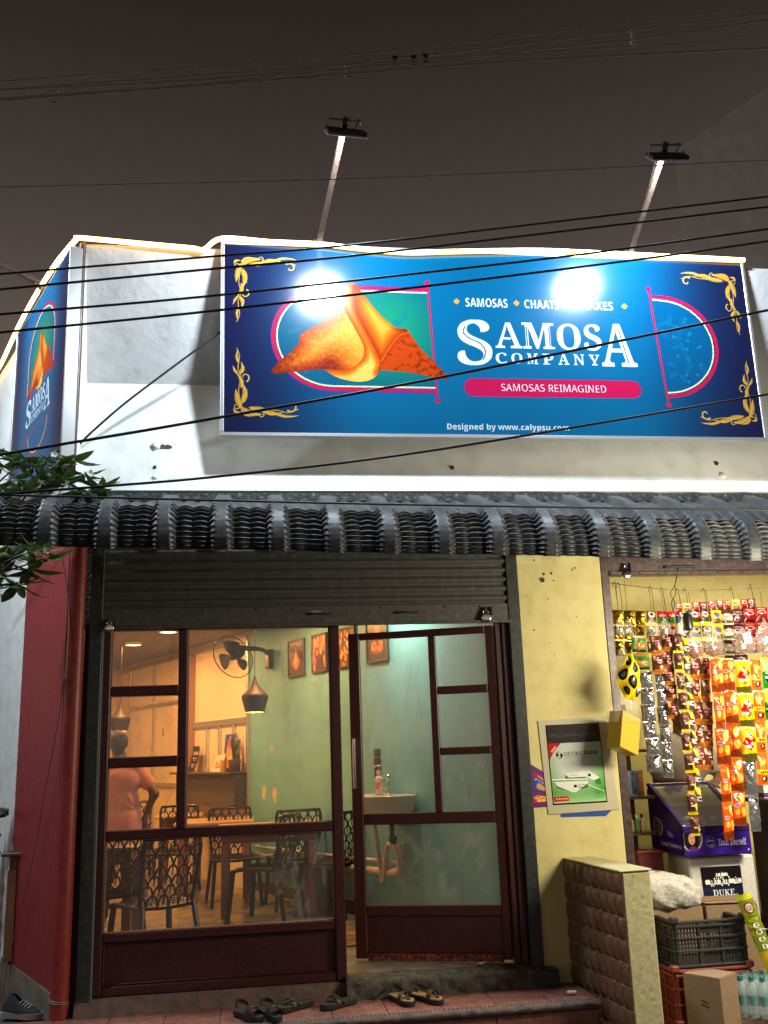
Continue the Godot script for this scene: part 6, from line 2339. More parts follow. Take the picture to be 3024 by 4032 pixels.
		"sachet_white":
			cv.img.fill(Color(0.74, 0.72, 0.66))
			cv.rect(0, 0, 1, 0.3, Color(0.25, 0.16, 0.10))
			cv.disc(Vector2(0.5, 0.36), 0.38, 0.14, Color(0.78, 0.2, 0.14))
			cv.disc(Vector2(0.5, 0.36), 0.30, 0.10, Color(0.9, 0.87, 0.8))
			cv.rect(0, 0.72, 1, 0.9, Color(0.36, 0.34, 0.12))
		"sachet_green":
			cv.img.fill(Color(0.70, 0.10, 0.08))
			cv.rect(0, 0.42, 1, 1, Color(0.35, 0.55, 0.12))
			cv.disc(Vector2(0.5, 0.3), 0.36, 0.1, Color(0.85, 0.78, 0.7))
			cv.rect(0, 0.82, 1, 1, Color(0.85, 0.75, 0.1))
		"sachet_mix":
			cv.img.fill(Color(0.30, 0.18, 0.12))
			cv.disc(Vector2(0.5, 0.24), 0.4, 0.2, Color(0.78, 0.72, 0.64))
			cv.disc(Vector2(0.5, 0.2), 0.22, 0.1, Color(0.36, 0.17, 0.12))
			cv.rect(0, 0.6, 1, 0.74, Color(0.10, 0.28, 0.10))
			cv.rect(0, 0.74, 1, 1, Color(0.88, 0.78, 0.10))
		"thin":
			cv.img.fill(Color(0.32, 0.30, 0.30))
			cv.poly(V2([0, 0, 1, 0.1, 0.8, 0.5, 0.1, 0.4]), Color(0.92, 0.84, 0.12))
			cv.poly(V2([0, 0.5, 1, 0.55, 1, 0.8, 0, 0.75]), Color(0.86, 0.82, 0.88))
			cv.disc(Vector2(0.5, 0.66), 0.3, 0.06, Color(0.3, 0.1, 0.2))
	var m := mat(Color.WHITE, rough, metal)
	m.albedo_texture = cv.texture()
	return m

func bag(nm: String, label: String, c: Vector3, size: Vector3, fill: Color, level: float, hang: float) -> void:
	var t := thing(nm, label, "snack bag", c - Vector3(0, size.y * 0.5, 0), 0.0, "clear snack bags in the kiosk")
	var f := noise(int(c.x * 1000), 2.0, 3)
	var m := MB.new()
	m.sheet(20, 14, func(u, v):
		var a: float = TAU * u
		var y: float = 1.0 - v
		var w := smoothstep(1.0, 0.55, y) * 0.9 + 0.1
		w *= pow(clampf(y / 0.12, 0, 1), 0.4)
		w *= 1.0 + 0.18 * f.get_noise_3d(cos(a) * 1.5, y * 2.5, sin(a) * 1.5)
		return Vector3(cos(a) * size.x * 0.5 * w, y * size.y, sin(a) * size.z * 0.5 * w), -1.0)
	part("bag", m, M.clear_bag, t)
	m = MB.new()
	var r := RandomNumberGenerator.new()
	r.seed = int(c.x * 977)
	for k in 110:
		var a := r.randf_range(0, TAU)
		var rr := sqrt(r.randf())
		var y := r.randf_range(0.03, level) * size.y
		var w: float = 0.43 * pow(clampf(y / size.y / 0.12, 0.1, 1), 0.4)
		var p := Vector3(cos(a) * size.x * w * rr, y, sin(a) * size.z * w * rr)
		var d := Vector3(r.randf_range(-1, 1), r.randf_range(-0.6, 0.6), r.randf_range(-1, 1)).normalized() * r.randf_range(0.008, 0.018)
		m.tube([p - d, p + Vector3(0, 0.004, 0), p + d], 0.0038, 4)
	var o := part("filling", m, mat(fill, 0.6), t)
	o.set_meta("kind", "stuff")
	m = MB.new()
	m.tube([Vector3(0, size.y, 0), Vector3(0.004, size.y + hang, -0.01)], 0.0018, 4)
	part("hook_wire", m, M.cable, t)

func kiosk_goods() -> void:
	for s in [3, 5, 8, 13]:
		packs.append(pack_mesh(s))
	var pm := {}
	for k in ["silver", "foil", "gold", "brown", "brown_yellow", "orange", "yellow_red", "orange_yellow", "yellow_green", "green", "sachet_red", "sachet_maroon", "sachet_yellow", "sachet_white", "sachet_green", "sachet_mix", "thin"]:
		pm[k] = pack_print(k)
	# front rows
	var z := 0.12
	strip("silver_packet_strip", "wide strip of silver packets hanging beside the yellow box", Vector3(2.745, 1.89, 0.10), Vector3(2.745, 1.21, 0.10), 0.10, 6, [pm.silver])
	strip("silver_packet_strip", "narrow strip of silver packets right of the wide silver one", Vector3(2.85, 1.88, 0.10), Vector3(2.85, 1.17, 0.10), 0.075, 6, [pm.silver])
	strip("biscuit_packet_strip", "short strip of green biscuit packets at the kiosk's upper left", Vector3(2.705, 2.14, 0.14), Vector3(2.70, 1.90, 0.14), 0.135, 2, [pm.green])
	strip("brown_packet_strip", "short strip of brown packets with maroon labels, right of the green biscuits", Vector3(2.84, 2.135, z), Vector3(2.835, 1.87, z), 0.085, 2, [pm.brown])
	strip("brown_packet_strip", "long strip of brown packets, second column from the green biscuits", Vector3(2.92, 2.145, z), Vector3(2.905, 1.56, z), 0.083, 5, [pm.brown])
	strip("yellow_edged_strip", "longest narrow strip of brown packets with yellow ends, reaching the chocolate case", Vector3(2.98, 2.145, 0.16), Vector3(2.965, 0.79, 0.16), 0.075, 10, [pm.brown_yellow], 0.3)
	strip("yellow_edged_strip", "very thin twisted yellow and white strip beside the longest one", Vector3(3.045, 2.12, 0.14), Vector3(3.02, 0.98, 0.14), 0.046, 9, [pm.thin], 0.6)
	strip("brown_packet_strip", "strip of brown packets with pink lettered labels, left of a pair", Vector3(3.11, 1.98, z), Vector3(3.07, 1.21, z), 0.08, 5, [pm.brown])
	strip("brown_packet_strip", "strip of brown packets with pink lettered labels, right of a pair", Vector3(3.19, 1.98, z), Vector3(3.13, 1.21, z), 0.085, 5, [pm.brown])
	strip("orange_chip_strip", "longest strip of orange chip packets, hanging over the purple case", Vector3(3.235, 1.965, 0.2), Vector3(3.185, 0.76, 0.2), 0.098, 5, [pm.orange], 0.12, 0.045)
	strip("orange_chip_strip", "strip of orange chip packets, right of the longest one", Vector3(3.322, 1.96, 0.19), Vector3(3.28, 0.84, 0.19), 0.092, 5, [pm.orange], -0.25, 0.045)
	strip("yellow_chip_strip", "strip of yellow chip packets with a red diamond", Vector3(3.43, 1.945, 0.2), Vector3(3.39, 1.26, 0.2), 0.108, 3, [pm.yellow_red], -0.1, 0.045)
	strip("foil_backed_strip", "crumpled silver foil backs of packets below the yellow and red strip", Vector3(3.395, 1.27, 0.19), Vector3(3.38, 0.80, 0.19), 0.095, 2, [pm.foil], 0.1, 0.05)
	strip("orange_chip_strip", "strip of orange packets with a yellow band, near the right edge", Vector3(3.525, 1.945, 0.2), Vector3(3.47, 1.10, 0.2), 0.088, 4, [pm.orange_yellow], 0.0, 0.04)
	strip("yellow_green_strip", "strip of yellow and green packets cut by the right edge", Vector3(3.61, 1.955, 0.2), Vector3(3.57, 1.10, 0.2), 0.10, 4, [pm.yellow_green], 0.0, 0.04)
	# the row behind, under the wire
	var rows := [["gold", 2.745, 0.088, 3, "gold foil sachet strip, leftmost under the wire"], ["gold", 2.835, 0.088, 3, "gold foil sachet strip, second under the wire"], ["gold", 2.92, 0.08, 3, "gold foil sachet strip, third under the wire"], ["sachet_mix", 3.01, 0.084, 3, "yellow and brown sachet strip right of the gold foil"], ["sachet_green", 3.095, 0.078, 3, "red and green sachet strip left of the spray bottle"], ["sachet_green", 3.18, 0.078, 3, "red and green sachet strip behind the spray bottle"],
		["sachet_mix", 3.27, 0.09, 3, "dark sachet strip behind the black clip"], ["sachet_mix", 3.36, 0.095, 3, "brown and yellow sachet strip right of the black clip"], ["sachet_mix", 3.445, 0.082, 3, "green banded sachet strip in the middle of the back row"], ["sachet_yellow", 3.53, 0.090, 4, "yellow sachet strip with grey ovals"], ["sachet_white", 3.615, 0.090, 4, "white sachet strip with red ovals"], ["sachet_maroon", 3.70, 0.098, 4, "dark maroon sachet strip"], ["sachet_red", 3.80, 0.1, 3, "red sachet strip with pale diamonds"], ["sachet_red", 3.90, 0.1, 3, "red sachet strip at the picture's right edge"]]
	for e in rows:
		var x: float = e[1]
		var yt := 2.385 - 0.02 * (1.0 - pow((x - 3.3) / 0.6, 2))
		strip("sachet_strip", e[4], Vector3(x, yt, -0.30), Vector3(x - 0.015, yt - 0.115 * float(e[3]), -0.30), e[2], e[3], [pm[e[0]]], 0.0, 0.02)
	var k2 := ["sachet_red", "sachet_yellow", "sachet_red", "sachet_maroon", "sachet_red", "sachet_maroon"]
	for i in 10:
		var x := 3.30 + 0.066 * i
		strip("small_sachet_strip", "small %s sachets in the topmost row" % ["red", "yellow", "dark red", "brown", "bright red", "maroon", "pale red", "ochre", "russet", "wine red"][i], Vector3(x, 2.44 + 0.0035 * i, -0.42), Vector3(x, 2.30, -0.42), 0.062, 2, [pm[k2[i % 6]]], 0.0, 0.015)
	# the wire with its hooks, and the twisted wire down from the handle
	var m := MB.new()
	m.tube(smooth(V3([2.58, 2.60, -0.28, 2.692, 2.586, -0.28, 3.027, 2.541, -0.28, 3.248, 2.524, -0.28, 3.447, 2.522, -0.28, 3.674, 2.526, -0.28, 3.973, 2.543, -0.28, 4.8, 2.62, -0.28]), 4), 0.0028, 5)
	solo("hanging_wire", m, M.cable, "thin sagging wire strung across the kiosk opening", "wire")
	var hx := [2.735, 2.77, 3.02, 3.11, 3.235, 3.295, 3.445, 3.67, 3.83]
	var hl := ["first from the left", "second, slanting", "over the gold and yellow sachets", "over the red sachets", "left of the twisted wire", "right of the twisted wire", "over the brown sachets", "over the white sachets", "near the right edge"]
	for i in hx.size():
		m = MB.new()
		var x: float = hx[i]
		var yw: float = 2.527 + 0.06 * pow((x - 3.4) / 0.7, 2)
		m.tube(smooth([Vector3(x - 0.02, yw - 0.03, -0.28), Vector3(x - 0.012, yw + 0.004, -0.28), Vector3(x, yw + 0.006, -0.28), Vector3(x + 0.008, yw - 0.08, -0.28), Vector3(x + 0.012, yw - 0.19, -0.285)], 4), 0.0024, 5)
		solo("wire_hook", m, M.cable, "wire hook on the sagging wire, %s" % hl[i], "hook", "hooks on the wire")
	m = MB.new()
	for s in [-1.0, 1.0]:
		m.tube(smooth([Vector3(3.108, 2.64, 0.05), Vector3(3.11, 2.53, -0.05), Vector3(3.12 + 0.02 * s, 2.47, -0.12), Vector3(3.13 - 0.012 * s, 2.40, -0.16), Vector3(3.135 + 0.035 * s, 2.28, -0.2)], 5), 0.003, 5)
	solo("twisted_wire", m, M.cable, "twisted wire hanging from the handle of the brown head rail", "wire")
	# clear bags and odd things among them
	bag("snack_bag", "clear bag with pale crisps, left of the white bottle", Vector3(2.95, 2.22, -0.15), Vector3(0.09, 0.17, 0.05), lin(0.5, 0.4, 0.15), 0.5, 0.2)
	bag("snack_bag", "clear bag with brown crisps beside the white bottle", Vector3(3.045, 2.22, -0.15), Vector3(0.09, 0.16, 0.05), lin(0.30, 0.12, 0.06), 0.45, 0.2)
	bag("snack_bag", "tall clear bag of orange snack right of the longest strip", Vector3(3.235, 2.11, -0.1), Vector3(0.12, 0.24, 0.07), lin(0.42, 0.14, 0.05), 0.36, 0.25)
	bag("snack_bag", "round bottomed clear bag of brown snack in the middle of the kiosk", Vector3(3.375, 2.125, -0.1), Vector3(0.15, 0.26, 0.09), lin(0.34, 0.12, 0.06), 0.45, 0.25)
	bag("snack_bag", "clear bag of brown snack with a white label", Vector3(3.61, 2.11, -0.08), Vector3(0.17, 0.20, 0.08), lin(0.36, 0.19, 0.07), 0.75, 0.22)
	bag("snack_bag", "large clear bag of orange snack at the right edge", Vector3(3.79, 2.12, -0.08), Vector3(0.17, 0.30, 0.09), lin(0.45, 0.20, 0.10), 0.4, 0.2)
	m = MB.new()
	m.quad(Vector3(3.575, 2.155, -0.028), Vector3(3.64, 2.165, -0.028), Vector3(3.648, 2.085, -0.03), Vector3(3.59, 2.08, -0.03), Vector3.BACK)
	var lc := Cv.new(48, 64, 0, 0, 1, 1, Color(0.93, 0.88, 0.88))
	lc.text("L.K", sansb, 0.3, 0.9, 0.45, 0.75, Color(0.75, 0.15, 0.3))
	lc.rect(0.15, 0.2, 0.85, 0.3, Color(0.75, 0.3, 0.4))
	solo("bag_label", m, printed(lc.texture(), 0.5), "white label with red print on the brown snack bag", "label")
	var t := thing("spray_bottle", "white bottle with blue cap hanging under the wire", "bottle", Vector3(3.15, 2.165, -0.15))
	m = MB.new()
	m.lathe(V2([0.0, 0.0, 0.028, 0.0, 0.03, 0.01, 0.028, 0.06, 0.014, 0.085, 0.014, 0.095]), 14)
	part("bottle", m, M.white_paper, t)
	m = MB.new()
	m.lathe(V2([0.017, 0.09, 0.017, 0.14, 0.008, 0.15, 0.0, 0.15]), 12)
	part("cap", m, mat(lin(0.03, 0.05, 0.2), 0.4), t)
	t = thing("black_clip", "black cable clip or holder hanging beside the white bottle", "clip", Vector3(3.217, 2.2, -0.13))
	m = MB.new()
	m.lathe(V2([0.030, 0.0, 0.036, 0.02, 0.034, 0.10, 0.024, 0.13, 0.02, 0.12, 0.028, 0.09, 0.028, 0.02]), 14)
	part("body", m, M.black_gloss, t)
	for e in [[2.694, 2.24, 0.05, 0.13], [2.762, 2.24, 0.055, 0.14]]:
		bag("empty_bag", "wrinkled %s clear bag in front of the gold sachets" % ["left", "right"][0 if e[0] < 2.7 else 1], Vector3(e[0], e[1], -0.15), Vector3(e[2], e[3], 0.04), lin(0.45, 0.4, 0.3), 0.12, 0.28)
	# yellow printed bag and yellow box in clear wrap
	t = thing("clear_hanging_bag", "long clear bag by the kiosk post holding a spotted yellow packet and a yellow box", "bag", Vector3(2.50, 1.31, 0.27))
	var yc := Cv.new(96, 128, 0, 0, 1, 1, Color(0.90, 0.76, 0.08))
	for e in [[0.3, 0.12, 0.2], [0.75, 0.3, 0.16], [0.22, 0.45, 0.17], [0.6, 0.62, 0.2], [0.25, 0.8, 0.13], [0.85, 0.85, 0.14]]:
		yc.disc(Vector2(e[0], e[1]), e[2], e[2] * 0.75, Color(0.05, 0.05, 0.05))
		yc.disc(Vector2(e[0], e[1]), e[2] * 0.5, e[2] * 0.4, Color(0.25, 0.25, 0.22))
	m = MB.new()
	m.sheet(10, 14, func(u, v):
		var w := lerpf(0.05, 0.17, smoothstep(0.0, 0.5, v)) * lerpf(1.0, 0.55, smoothstep(0.6, 1.0, v))
		var bulge := sin(PI * u) * sin(PI * v) * 0.045
		return Vector3(2.56 - 0.02 * v + (u - 0.5) * w + 0.01 * sin(v * 9.0), 2.0 - 0.31 * v, 0.30 + bulge + 0.008 * sin(u * 9.0 + v * 14.0)), -1.0)
	wpart("spotted_packet", m, printed(yc.texture(), 0.25), t)
	m = MB.new()
	var bx := Basis(Vector3(0, 1, 0), 0.62) * Basis(Vector3(0, 0, 1), -0.30)
	m.box(Vector3(2.505, 1.475, 0.22), Vector3(0.215, 0.25, 0.11), 0.004, bx)
	wpart("yellow_box", m, grain(ntex(74, 0.03, [[0.0, lin(0.50, 0.33, 0.03)], [1.0, lin(0.62, 0.44, 0.05)]], 4), 0.3, 0.35), t)
	m = MB.new()
	m.sheet(12, 12, func(u, v):
		var a: float = TAU * u
		var w := lerpf(0.012, 0.125, pow(v, 0.8))
		return Vector3(2.535 - 0.03 * v + cos(a) * w, 2.05 - 0.5 * v - 0.0, 0.27 - 0.045 * v + sin(a) * w * 0.62 + 0.004 * sin(a * 5.0 + v * 8.0)), -1.0)
	wpart("clear_wrap", m, M.clear_bag, t)

	# chocolate display case
	t = thing("chocolate_case", "purple sloping glass chocolate display case with white lettering", "display case", Vector3(3.19, 0.64, -0.25))
	var x0 := 2.945
	var x1 := 3.432
	m = MB.new()
	m.cor(Vector3(x0, 0.64, -0.55), Vector3(x1, 0.665, 0.0), 0.004)
	m.cor(Vector3(x0, 0.665, -0.55), Vector3(x1, 1.07, -0.53))
	wpart("base", m, M.purple_dark, t)
	for x in [x0, x1 - 0.012]:
		m = MB.new()
		m.prism(PackedVector2Array(V2([0.0, 0.665, 0.0, 0.83, -0.53, 1.10, -0.53, 0.665])), -x, -(x + 0.012), Transform3D(Basis(Vector3(0, 0, 1), Vector3(0, 1, 0), Vector3(-1, 0, 0)), Vector3.ZERO))
		wpart("side_panel", m, M.purple_dark, t)
	m = MB.new()
	m.bar(Vector3(x0 + 0.015, 0.835, 0.0), Vector3(x0 + 0.015, 1.105, -0.53), 0.03, 0.022, Vector3(0, 0, 1), 0.003)
	m.bar(Vector3(x1 - 0.015, 0.835, 0.0), Vector3(x1 - 0.015, 1.105, -0.53), 0.03, 0.022, Vector3(0, 0, 1), 0.003)
	m.cor(Vector3(x0, 0.795, -0.01), Vector3(x1, 0.84, 0.012), 0.004)
	m.cor(Vector3(x0, 1.085, -0.55), Vector3(x1, 1.11, -0.51), 0.004)
	wpart("lid_frame", m, M.purple_dark, t)
	m = MB.new()
	m.bar(Vector3((x0 + x1) / 2, 0.832, -0.01), Vector3((x0 + x1) / 2, 1.10, -0.525), x1 - x0 - 0.06, 0.004, Vector3(0, 0, 1))
	wpart("glass_lid", m, M.glass, t)
	var cc := Cv.new(360, 106, 0, 0, 3.4, 1.0, Color(0.20, 0.09, 0.55))
	# a generic face in an oval, the lettering, a round badge
	cc.disc(Vector2(0.42, 0.25), 0.55, 0.60, Color(0.75, 0.72, 0.62))
	cc.disc(Vector2(0.42, 0.22), 0.50, 0.55, Color(0.36, 0.33, 0.28))
	cc.poly(smooth(V2([0.12, 0.0, 0.7, 0.0, 0.78, 0.4, 0.62, 0.75, 0.2, 0.75, 0.05, 0.4]), 4, true), Color(0.06, 0.04, 0.05))
	cc.disc(Vector2(0.42, 0.28), 0.17, 0.26, Color(0.80, 0.60, 0.48))
	cc.disc(Vector2(0.36, 0.24), 0.03, 0.02, Color(0.15, 0.08, 0.07))
	cc.disc(Vector2(0.49, 0.24), 0.03, 0.02, Color(0.15, 0.08, 0.07))
	cc.disc(Vector2(0.43, 0.42), 0.055, 0.022, Color(0.65, 0.22, 0.22))
	cc.poly(V2([0.2, 0.72, 0.45, 0.58, 0.75, 0.72, 0.7, 0.85, 0.25, 0.85]), Color(0.38, 0.16, 0.5))
	cc.disc(Vector2(1.35, 0.45), 0.24, 0.27, Color(0.55, 0.45, 0.85))
	cc.disc(Vector2(1.35, 0.45), 0.20, 0.23, Color(0.24, 0.10, 0.58))
	cc.line(smooth(V2([1.2, 0.47, 1.3, 0.36, 1.42, 0.42, 1.5, 0.38]), 4), 0.05, Color(0.95, 0.95, 1))
	cc.line(V2([1.27, 0.62, 1.46, 0.56]), 0.04, Color(0.95, 0.95, 1))
	cc.poly(smooth(V2([2.05, 0.0, 2.5, 0.0, 2.6, 0.12, 2.3, 0.16, 2.0, 0.12]), 4, true), Color(0.72, 0.36, 0.2))
	cc.text("Treat Yourself", serif, 1.75, 3.18, 0.32, 0.64, Color(0.90, 0.88, 0.97))
	cc.rect(3.22, 0.82, 3.28, 0.90, Color(0.9, 0.9, 1))
	m = MB.new()
	m.quad(Vector3(x0, 0.795, 0.004), Vector3(x1, 0.795, 0.004), Vector3(x1, 0.65, 0.004), Vector3(x0, 0.65, 0.004), Vector3.BACK)
	wpart("front_print", m, printed(cc.texture(), 0.3), t)
	cc = Cv.new(128, 96, 0, 0, 1, 1, Color(0.20, 0.09, 0.55))
	cc.disc(Vector2(0.2, 0.35), 0.18, 0.3, Color(0.75, 0.72, 0.62))
	cc.disc(Vector2(0.2, 0.35), 0.15, 0.26, Color(0.36, 0.33, 0.28))
	cc.disc(Vector2(0.62, 0.5), 0.10, 0.13, Color(0.55, 0.45, 0.85))
	cc.text("Treat Yourself", serif, 0.25, 0.98, 0.78, 0.92, Color(0.90, 0.88, 0.97))
	m = MB.new()
	m.quad(Vector3(x0 - 0.002, 0.90, -0.50), Vector3(x0 - 0.002, 0.81, -0.02), Vector3(x0 - 0.002, 0.67, -0.02), Vector3(x0 - 0.002, 0.67, -0.50), Vector3.LEFT)
	wpart("side_print", m, printed(cc.texture(), 0.3), t)
	# basket and sweets in it
	m = MB.new()
	for k in 17:
		var x := x0 + 0.03 + 0.0265 * k
		m.tube([Vector3(x, 0.70, -0.26), Vector3(x, 0.79, -0.26)], 0.002, 4)
	m.tube([Vector3(x0 + 0.02, 0.79, -0.26), Vector3(x1 - 0.02, 0.79, -0.26)], 0.003, 5)
	m.tube([Vector3(x0 + 0.02, 0.705, -0.26), Vector3(x1 - 0.02, 0.705, -0.26)], 0.003, 5)
	wpart("wire_basket", m, M.white_paper, t)
	var cols := [lin(0.03, 0.16, 0.4), lin(0.09, 0.02, 0.22), lin(0.4, 0.2, 0.05), lin(0.35, 0.03, 0.12), lin(0.5, 0.48, 0.42), lin(0.02, 0.02, 0.03)]
	var cname := ["blue", "violet", "amber", "crimson", "pale", "black"]
	for k in 34:
		var back := k < 18
		var p := Vector3(rng.randf_range(x0 + 0.06, x1 - 0.06), (0.80 if back else 0.715) + rng.randf_range(0, 0.05), rng.randf_range(-0.48, -0.3) if back else rng.randf_range(-0.22, -0.05))
		var ci := rng.randi() % 6
		var s := thing("sweet", "small %s wrapped sweet inside the purple case, %s" % [cname[ci], "behind the white basket" if back else "before the white basket"], "sweet", p, rng.randf_range(0, TAU), "sweets in the chocolate case")
		part("wrapper", packs[k % 4], mat(cols[ci], 0.3), s, Transform3D(Basis(Vector3(0.07, 0, 0), Vector3(0, 0.02, 0.04), Vector3(0, -0.02, 0.02)), Vector3(0, 0.02, 0)))
	m = MB.new()
	m.cor(Vector3(x0 + 0.013, 0.665, -0.5), Vector3(x1 - 0.013, 0.79, -0.28))
	wpart("inner_step", m, M.purple, t)
	goods_below()

# strokes that stand for the rounded script printed on the box and the poster
func script_line(cv: Cv, x0: float, x1: float, top: float, base: float, n: int, s: int, col: Color, w: float) -> void:
	var r := RandomNumberGenerator.new()
	r.seed = s
	var dx := (x1 - x0) / n
	for i in n:
		var x := x0 + dx * i
		var h := base - top
		var kind := r.randi() % 5
		var p := func(a: Array) -> Array:
			var o := []
			for k in range(0, a.size(), 2):
				o.append(Vector2(x + dx * a[k], top + h * a[k + 1]))
			return o
		match kind:
			0: cv.line(p.call([0.1, 0.1, 0.1, 1.0, 0.8, 1.0, 0.8, 0.1]), w, col)
			1: cv.line(smooth(p.call([0.1, 0.5, 0.3, 0.1, 0.55, 0.5, 0.3, 0.95, 0.1, 0.6]), 3) + p.call([0.6, 0.1, 0.85, 0.1, 0.85, 1.0]), w, col)
			2: cv.line(p.call([0.05, 0.1, 0.8, 0.1, 0.8, 0.55, 0.3, 0.55, 0.3, 1.0, 0.85, 1.0]), w, col)
			3: cv.line(smooth(p.call([0.1, 1.0, 0.1, 0.2, 0.45, 0.1, 0.45, 0.9, 0.8, 1.0, 0.85, 0.1]), 3), w, col)
			4: cv.line(p.call([0.1, 0.1, 0.1, 1.0, 0.6, 1.0]) + smooth(p.call([0.6, 1.0, 0.9, 1.35, 0.5, 1.4]), 3), w, col)
		if r.randf() < 0.4:
			cv.disc(Vector2(x + dx * 0.5, top - h * 0.25), w * 0.7, w * 0.7, col)

func lattice_crate(nm: String, label: String, x: Transform3D, s: Vector3, mm: Material, open_top: bool) -> Node3D:
	# local: x across the front, y up, z towards the front; the crate's base centre at the origin
	var t := thing(nm, label, "crate", x.origin)
	var Y := Transform3D(x.basis, Vector3.ZERO)
	var h := s / 2.0
	var wall := func(pn: String, o: Vector3, ux: Vector3, n: Vector3, w: float) -> void:
		var m := MB.new()
		m.at(Y)
		var B := Basis(ux, Vector3.UP, n)
		for e in [0.0, 0.36, 0.68, 0.96]:
			m.box(o + Vector3.UP * (0.012 + e * (s.y - 0.024)) + n * 0.004, Vector3(w, 0.014, 0.022), 0.002, B)
		for k in 4:
			m.box(o + ux * lerpf(-w / 2 + 0.012, w / 2 - 0.012, k / 3.0) + Vector3.UP * h.y, Vector3(0.022, s.y, 0.016), 0.002, B)
		# slotted skin between the ribs
		var nn := int(w / 0.021)
		for k in nn + 1:
			m.box(o + ux * lerpf(-w / 2, w / 2, float(k) / nn) + Vector3.UP * h.y - n * 0.004, Vector3(0.012, s.y * 0.98, 0.004), 0.0, B)
		for e in [0.10, 0.20, 0.29, 0.44, 0.53, 0.62, 0.77, 0.88]:
			m.box(o + Vector3.UP * (e * s.y) - n * 0.0045, Vector3(w, 0.010, 0.004), 0.0, B)
		m.box(o + Vector3.UP * (s.y * 0.83) - n * 0.003, Vector3(w * 0.26, s.y * 0.15, 0.006), 0.0, B)
		part(pn, m, mm, t)
	wall.call("front_side", Vector3(0, 0, h.z), Vector3(1, 0, 0), Vector3(0, 0, 1), s.x)
	wall.call("back_side", Vector3(0, 0, -h.z), Vector3(1, 0, 0), Vector3(0, 0, -1), s.x)
	wall.call("end_side", Vector3(-h.x, 0, 0), Vector3(0, 0, 1), Vector3(-1, 0, 0), s.z)
	wall.call("end_side", Vector3(h.x, 0, 0), Vector3(0, 0, 1), Vector3(1, 0, 0), s.z)
	var m := MB.new()
	m.at(Y)
	for e in [[0.0, h.z, s.x + 0.03, 0.03], [0.0, -h.z, s.x + 0.03, 0.03]]:
		m.box(Vector3(e[0], s.y + 0.004, e[1]), Vector3(e[2], 0.016, e[3]), 0.003)
	for sx in [-1.0, 1.0]:
		m.box(Vector3(h.x * sx, s.y + 0.004, 0), Vector3(0.03, 0.016, s.z - 0.03), 0.003)
		for sz in [-1.0, 1.0]:
			m.box(Vector3(h.x * sx, s.y + 0.02, h.z * sz), Vector3(0.05, 0.035, 0.05), 0.006)
	part("rim", m, mm, t)
	m = MB.new()
	m.at(Y)
	m.box(Vector3(0, 0.008, 0), Vector3(s.x, 0.01, s.z))
	part("bottom", m, mm, t)
	return t

func carton(nm: String, label: String, x: Transform3D, s: Vector3, flaps: bool) -> Node3D:
	var t := thing(nm, label, "carton", x.origin)
	var Y := Transform3D(x.basis, Vector3.ZERO)
	var h := s / 2
	var w := 0.005
	var m := MB.new()
	m.at(Y)
	m.box(Vector3(0, h.y, h.z), Vector3(s.x, s.y, w))
	m.box(Vector3(0, h.y, -h.z), Vector3(s.x, s.y, w))
	m.box(Vector3(-h.x, h.y, 0), Vector3(w, s.y, s.z - w))
	m.box(Vector3(h.x, h.y, 0), Vector3(w, s.y, s.z - w))
	m.box(Vector3(0, w, 0), Vector3(s.x - w, w, s.z - w))
	part("body", m, M.card, t)
	m = MB.new()
	m.at(Y)
	if flaps:
		for e in [[-1.0, 0.12], [1.0, -0.06]]:
			var B := Basis(Vector3(1, 0, 0), e[1])
			m.box(Vector3(0, s.y + w * 0.6 + absf(e[1]) * 0.12, h.z * 0.5 * e[0]), Vector3(s.x, w * 0.8, h.z * 0.97), 0.0, B)
	else:
		m.box(Vector3(0, s.y + w * 0.5, -h.z * 0.5), Vector3(s.x, w, h.z * 0.985))
		m.box(Vector3(0, s.y + w * 0.5, h.z * 0.5), Vector3(s.x, w, h.z * 0.985))
	part("flap", m, M.card, t)
	return t

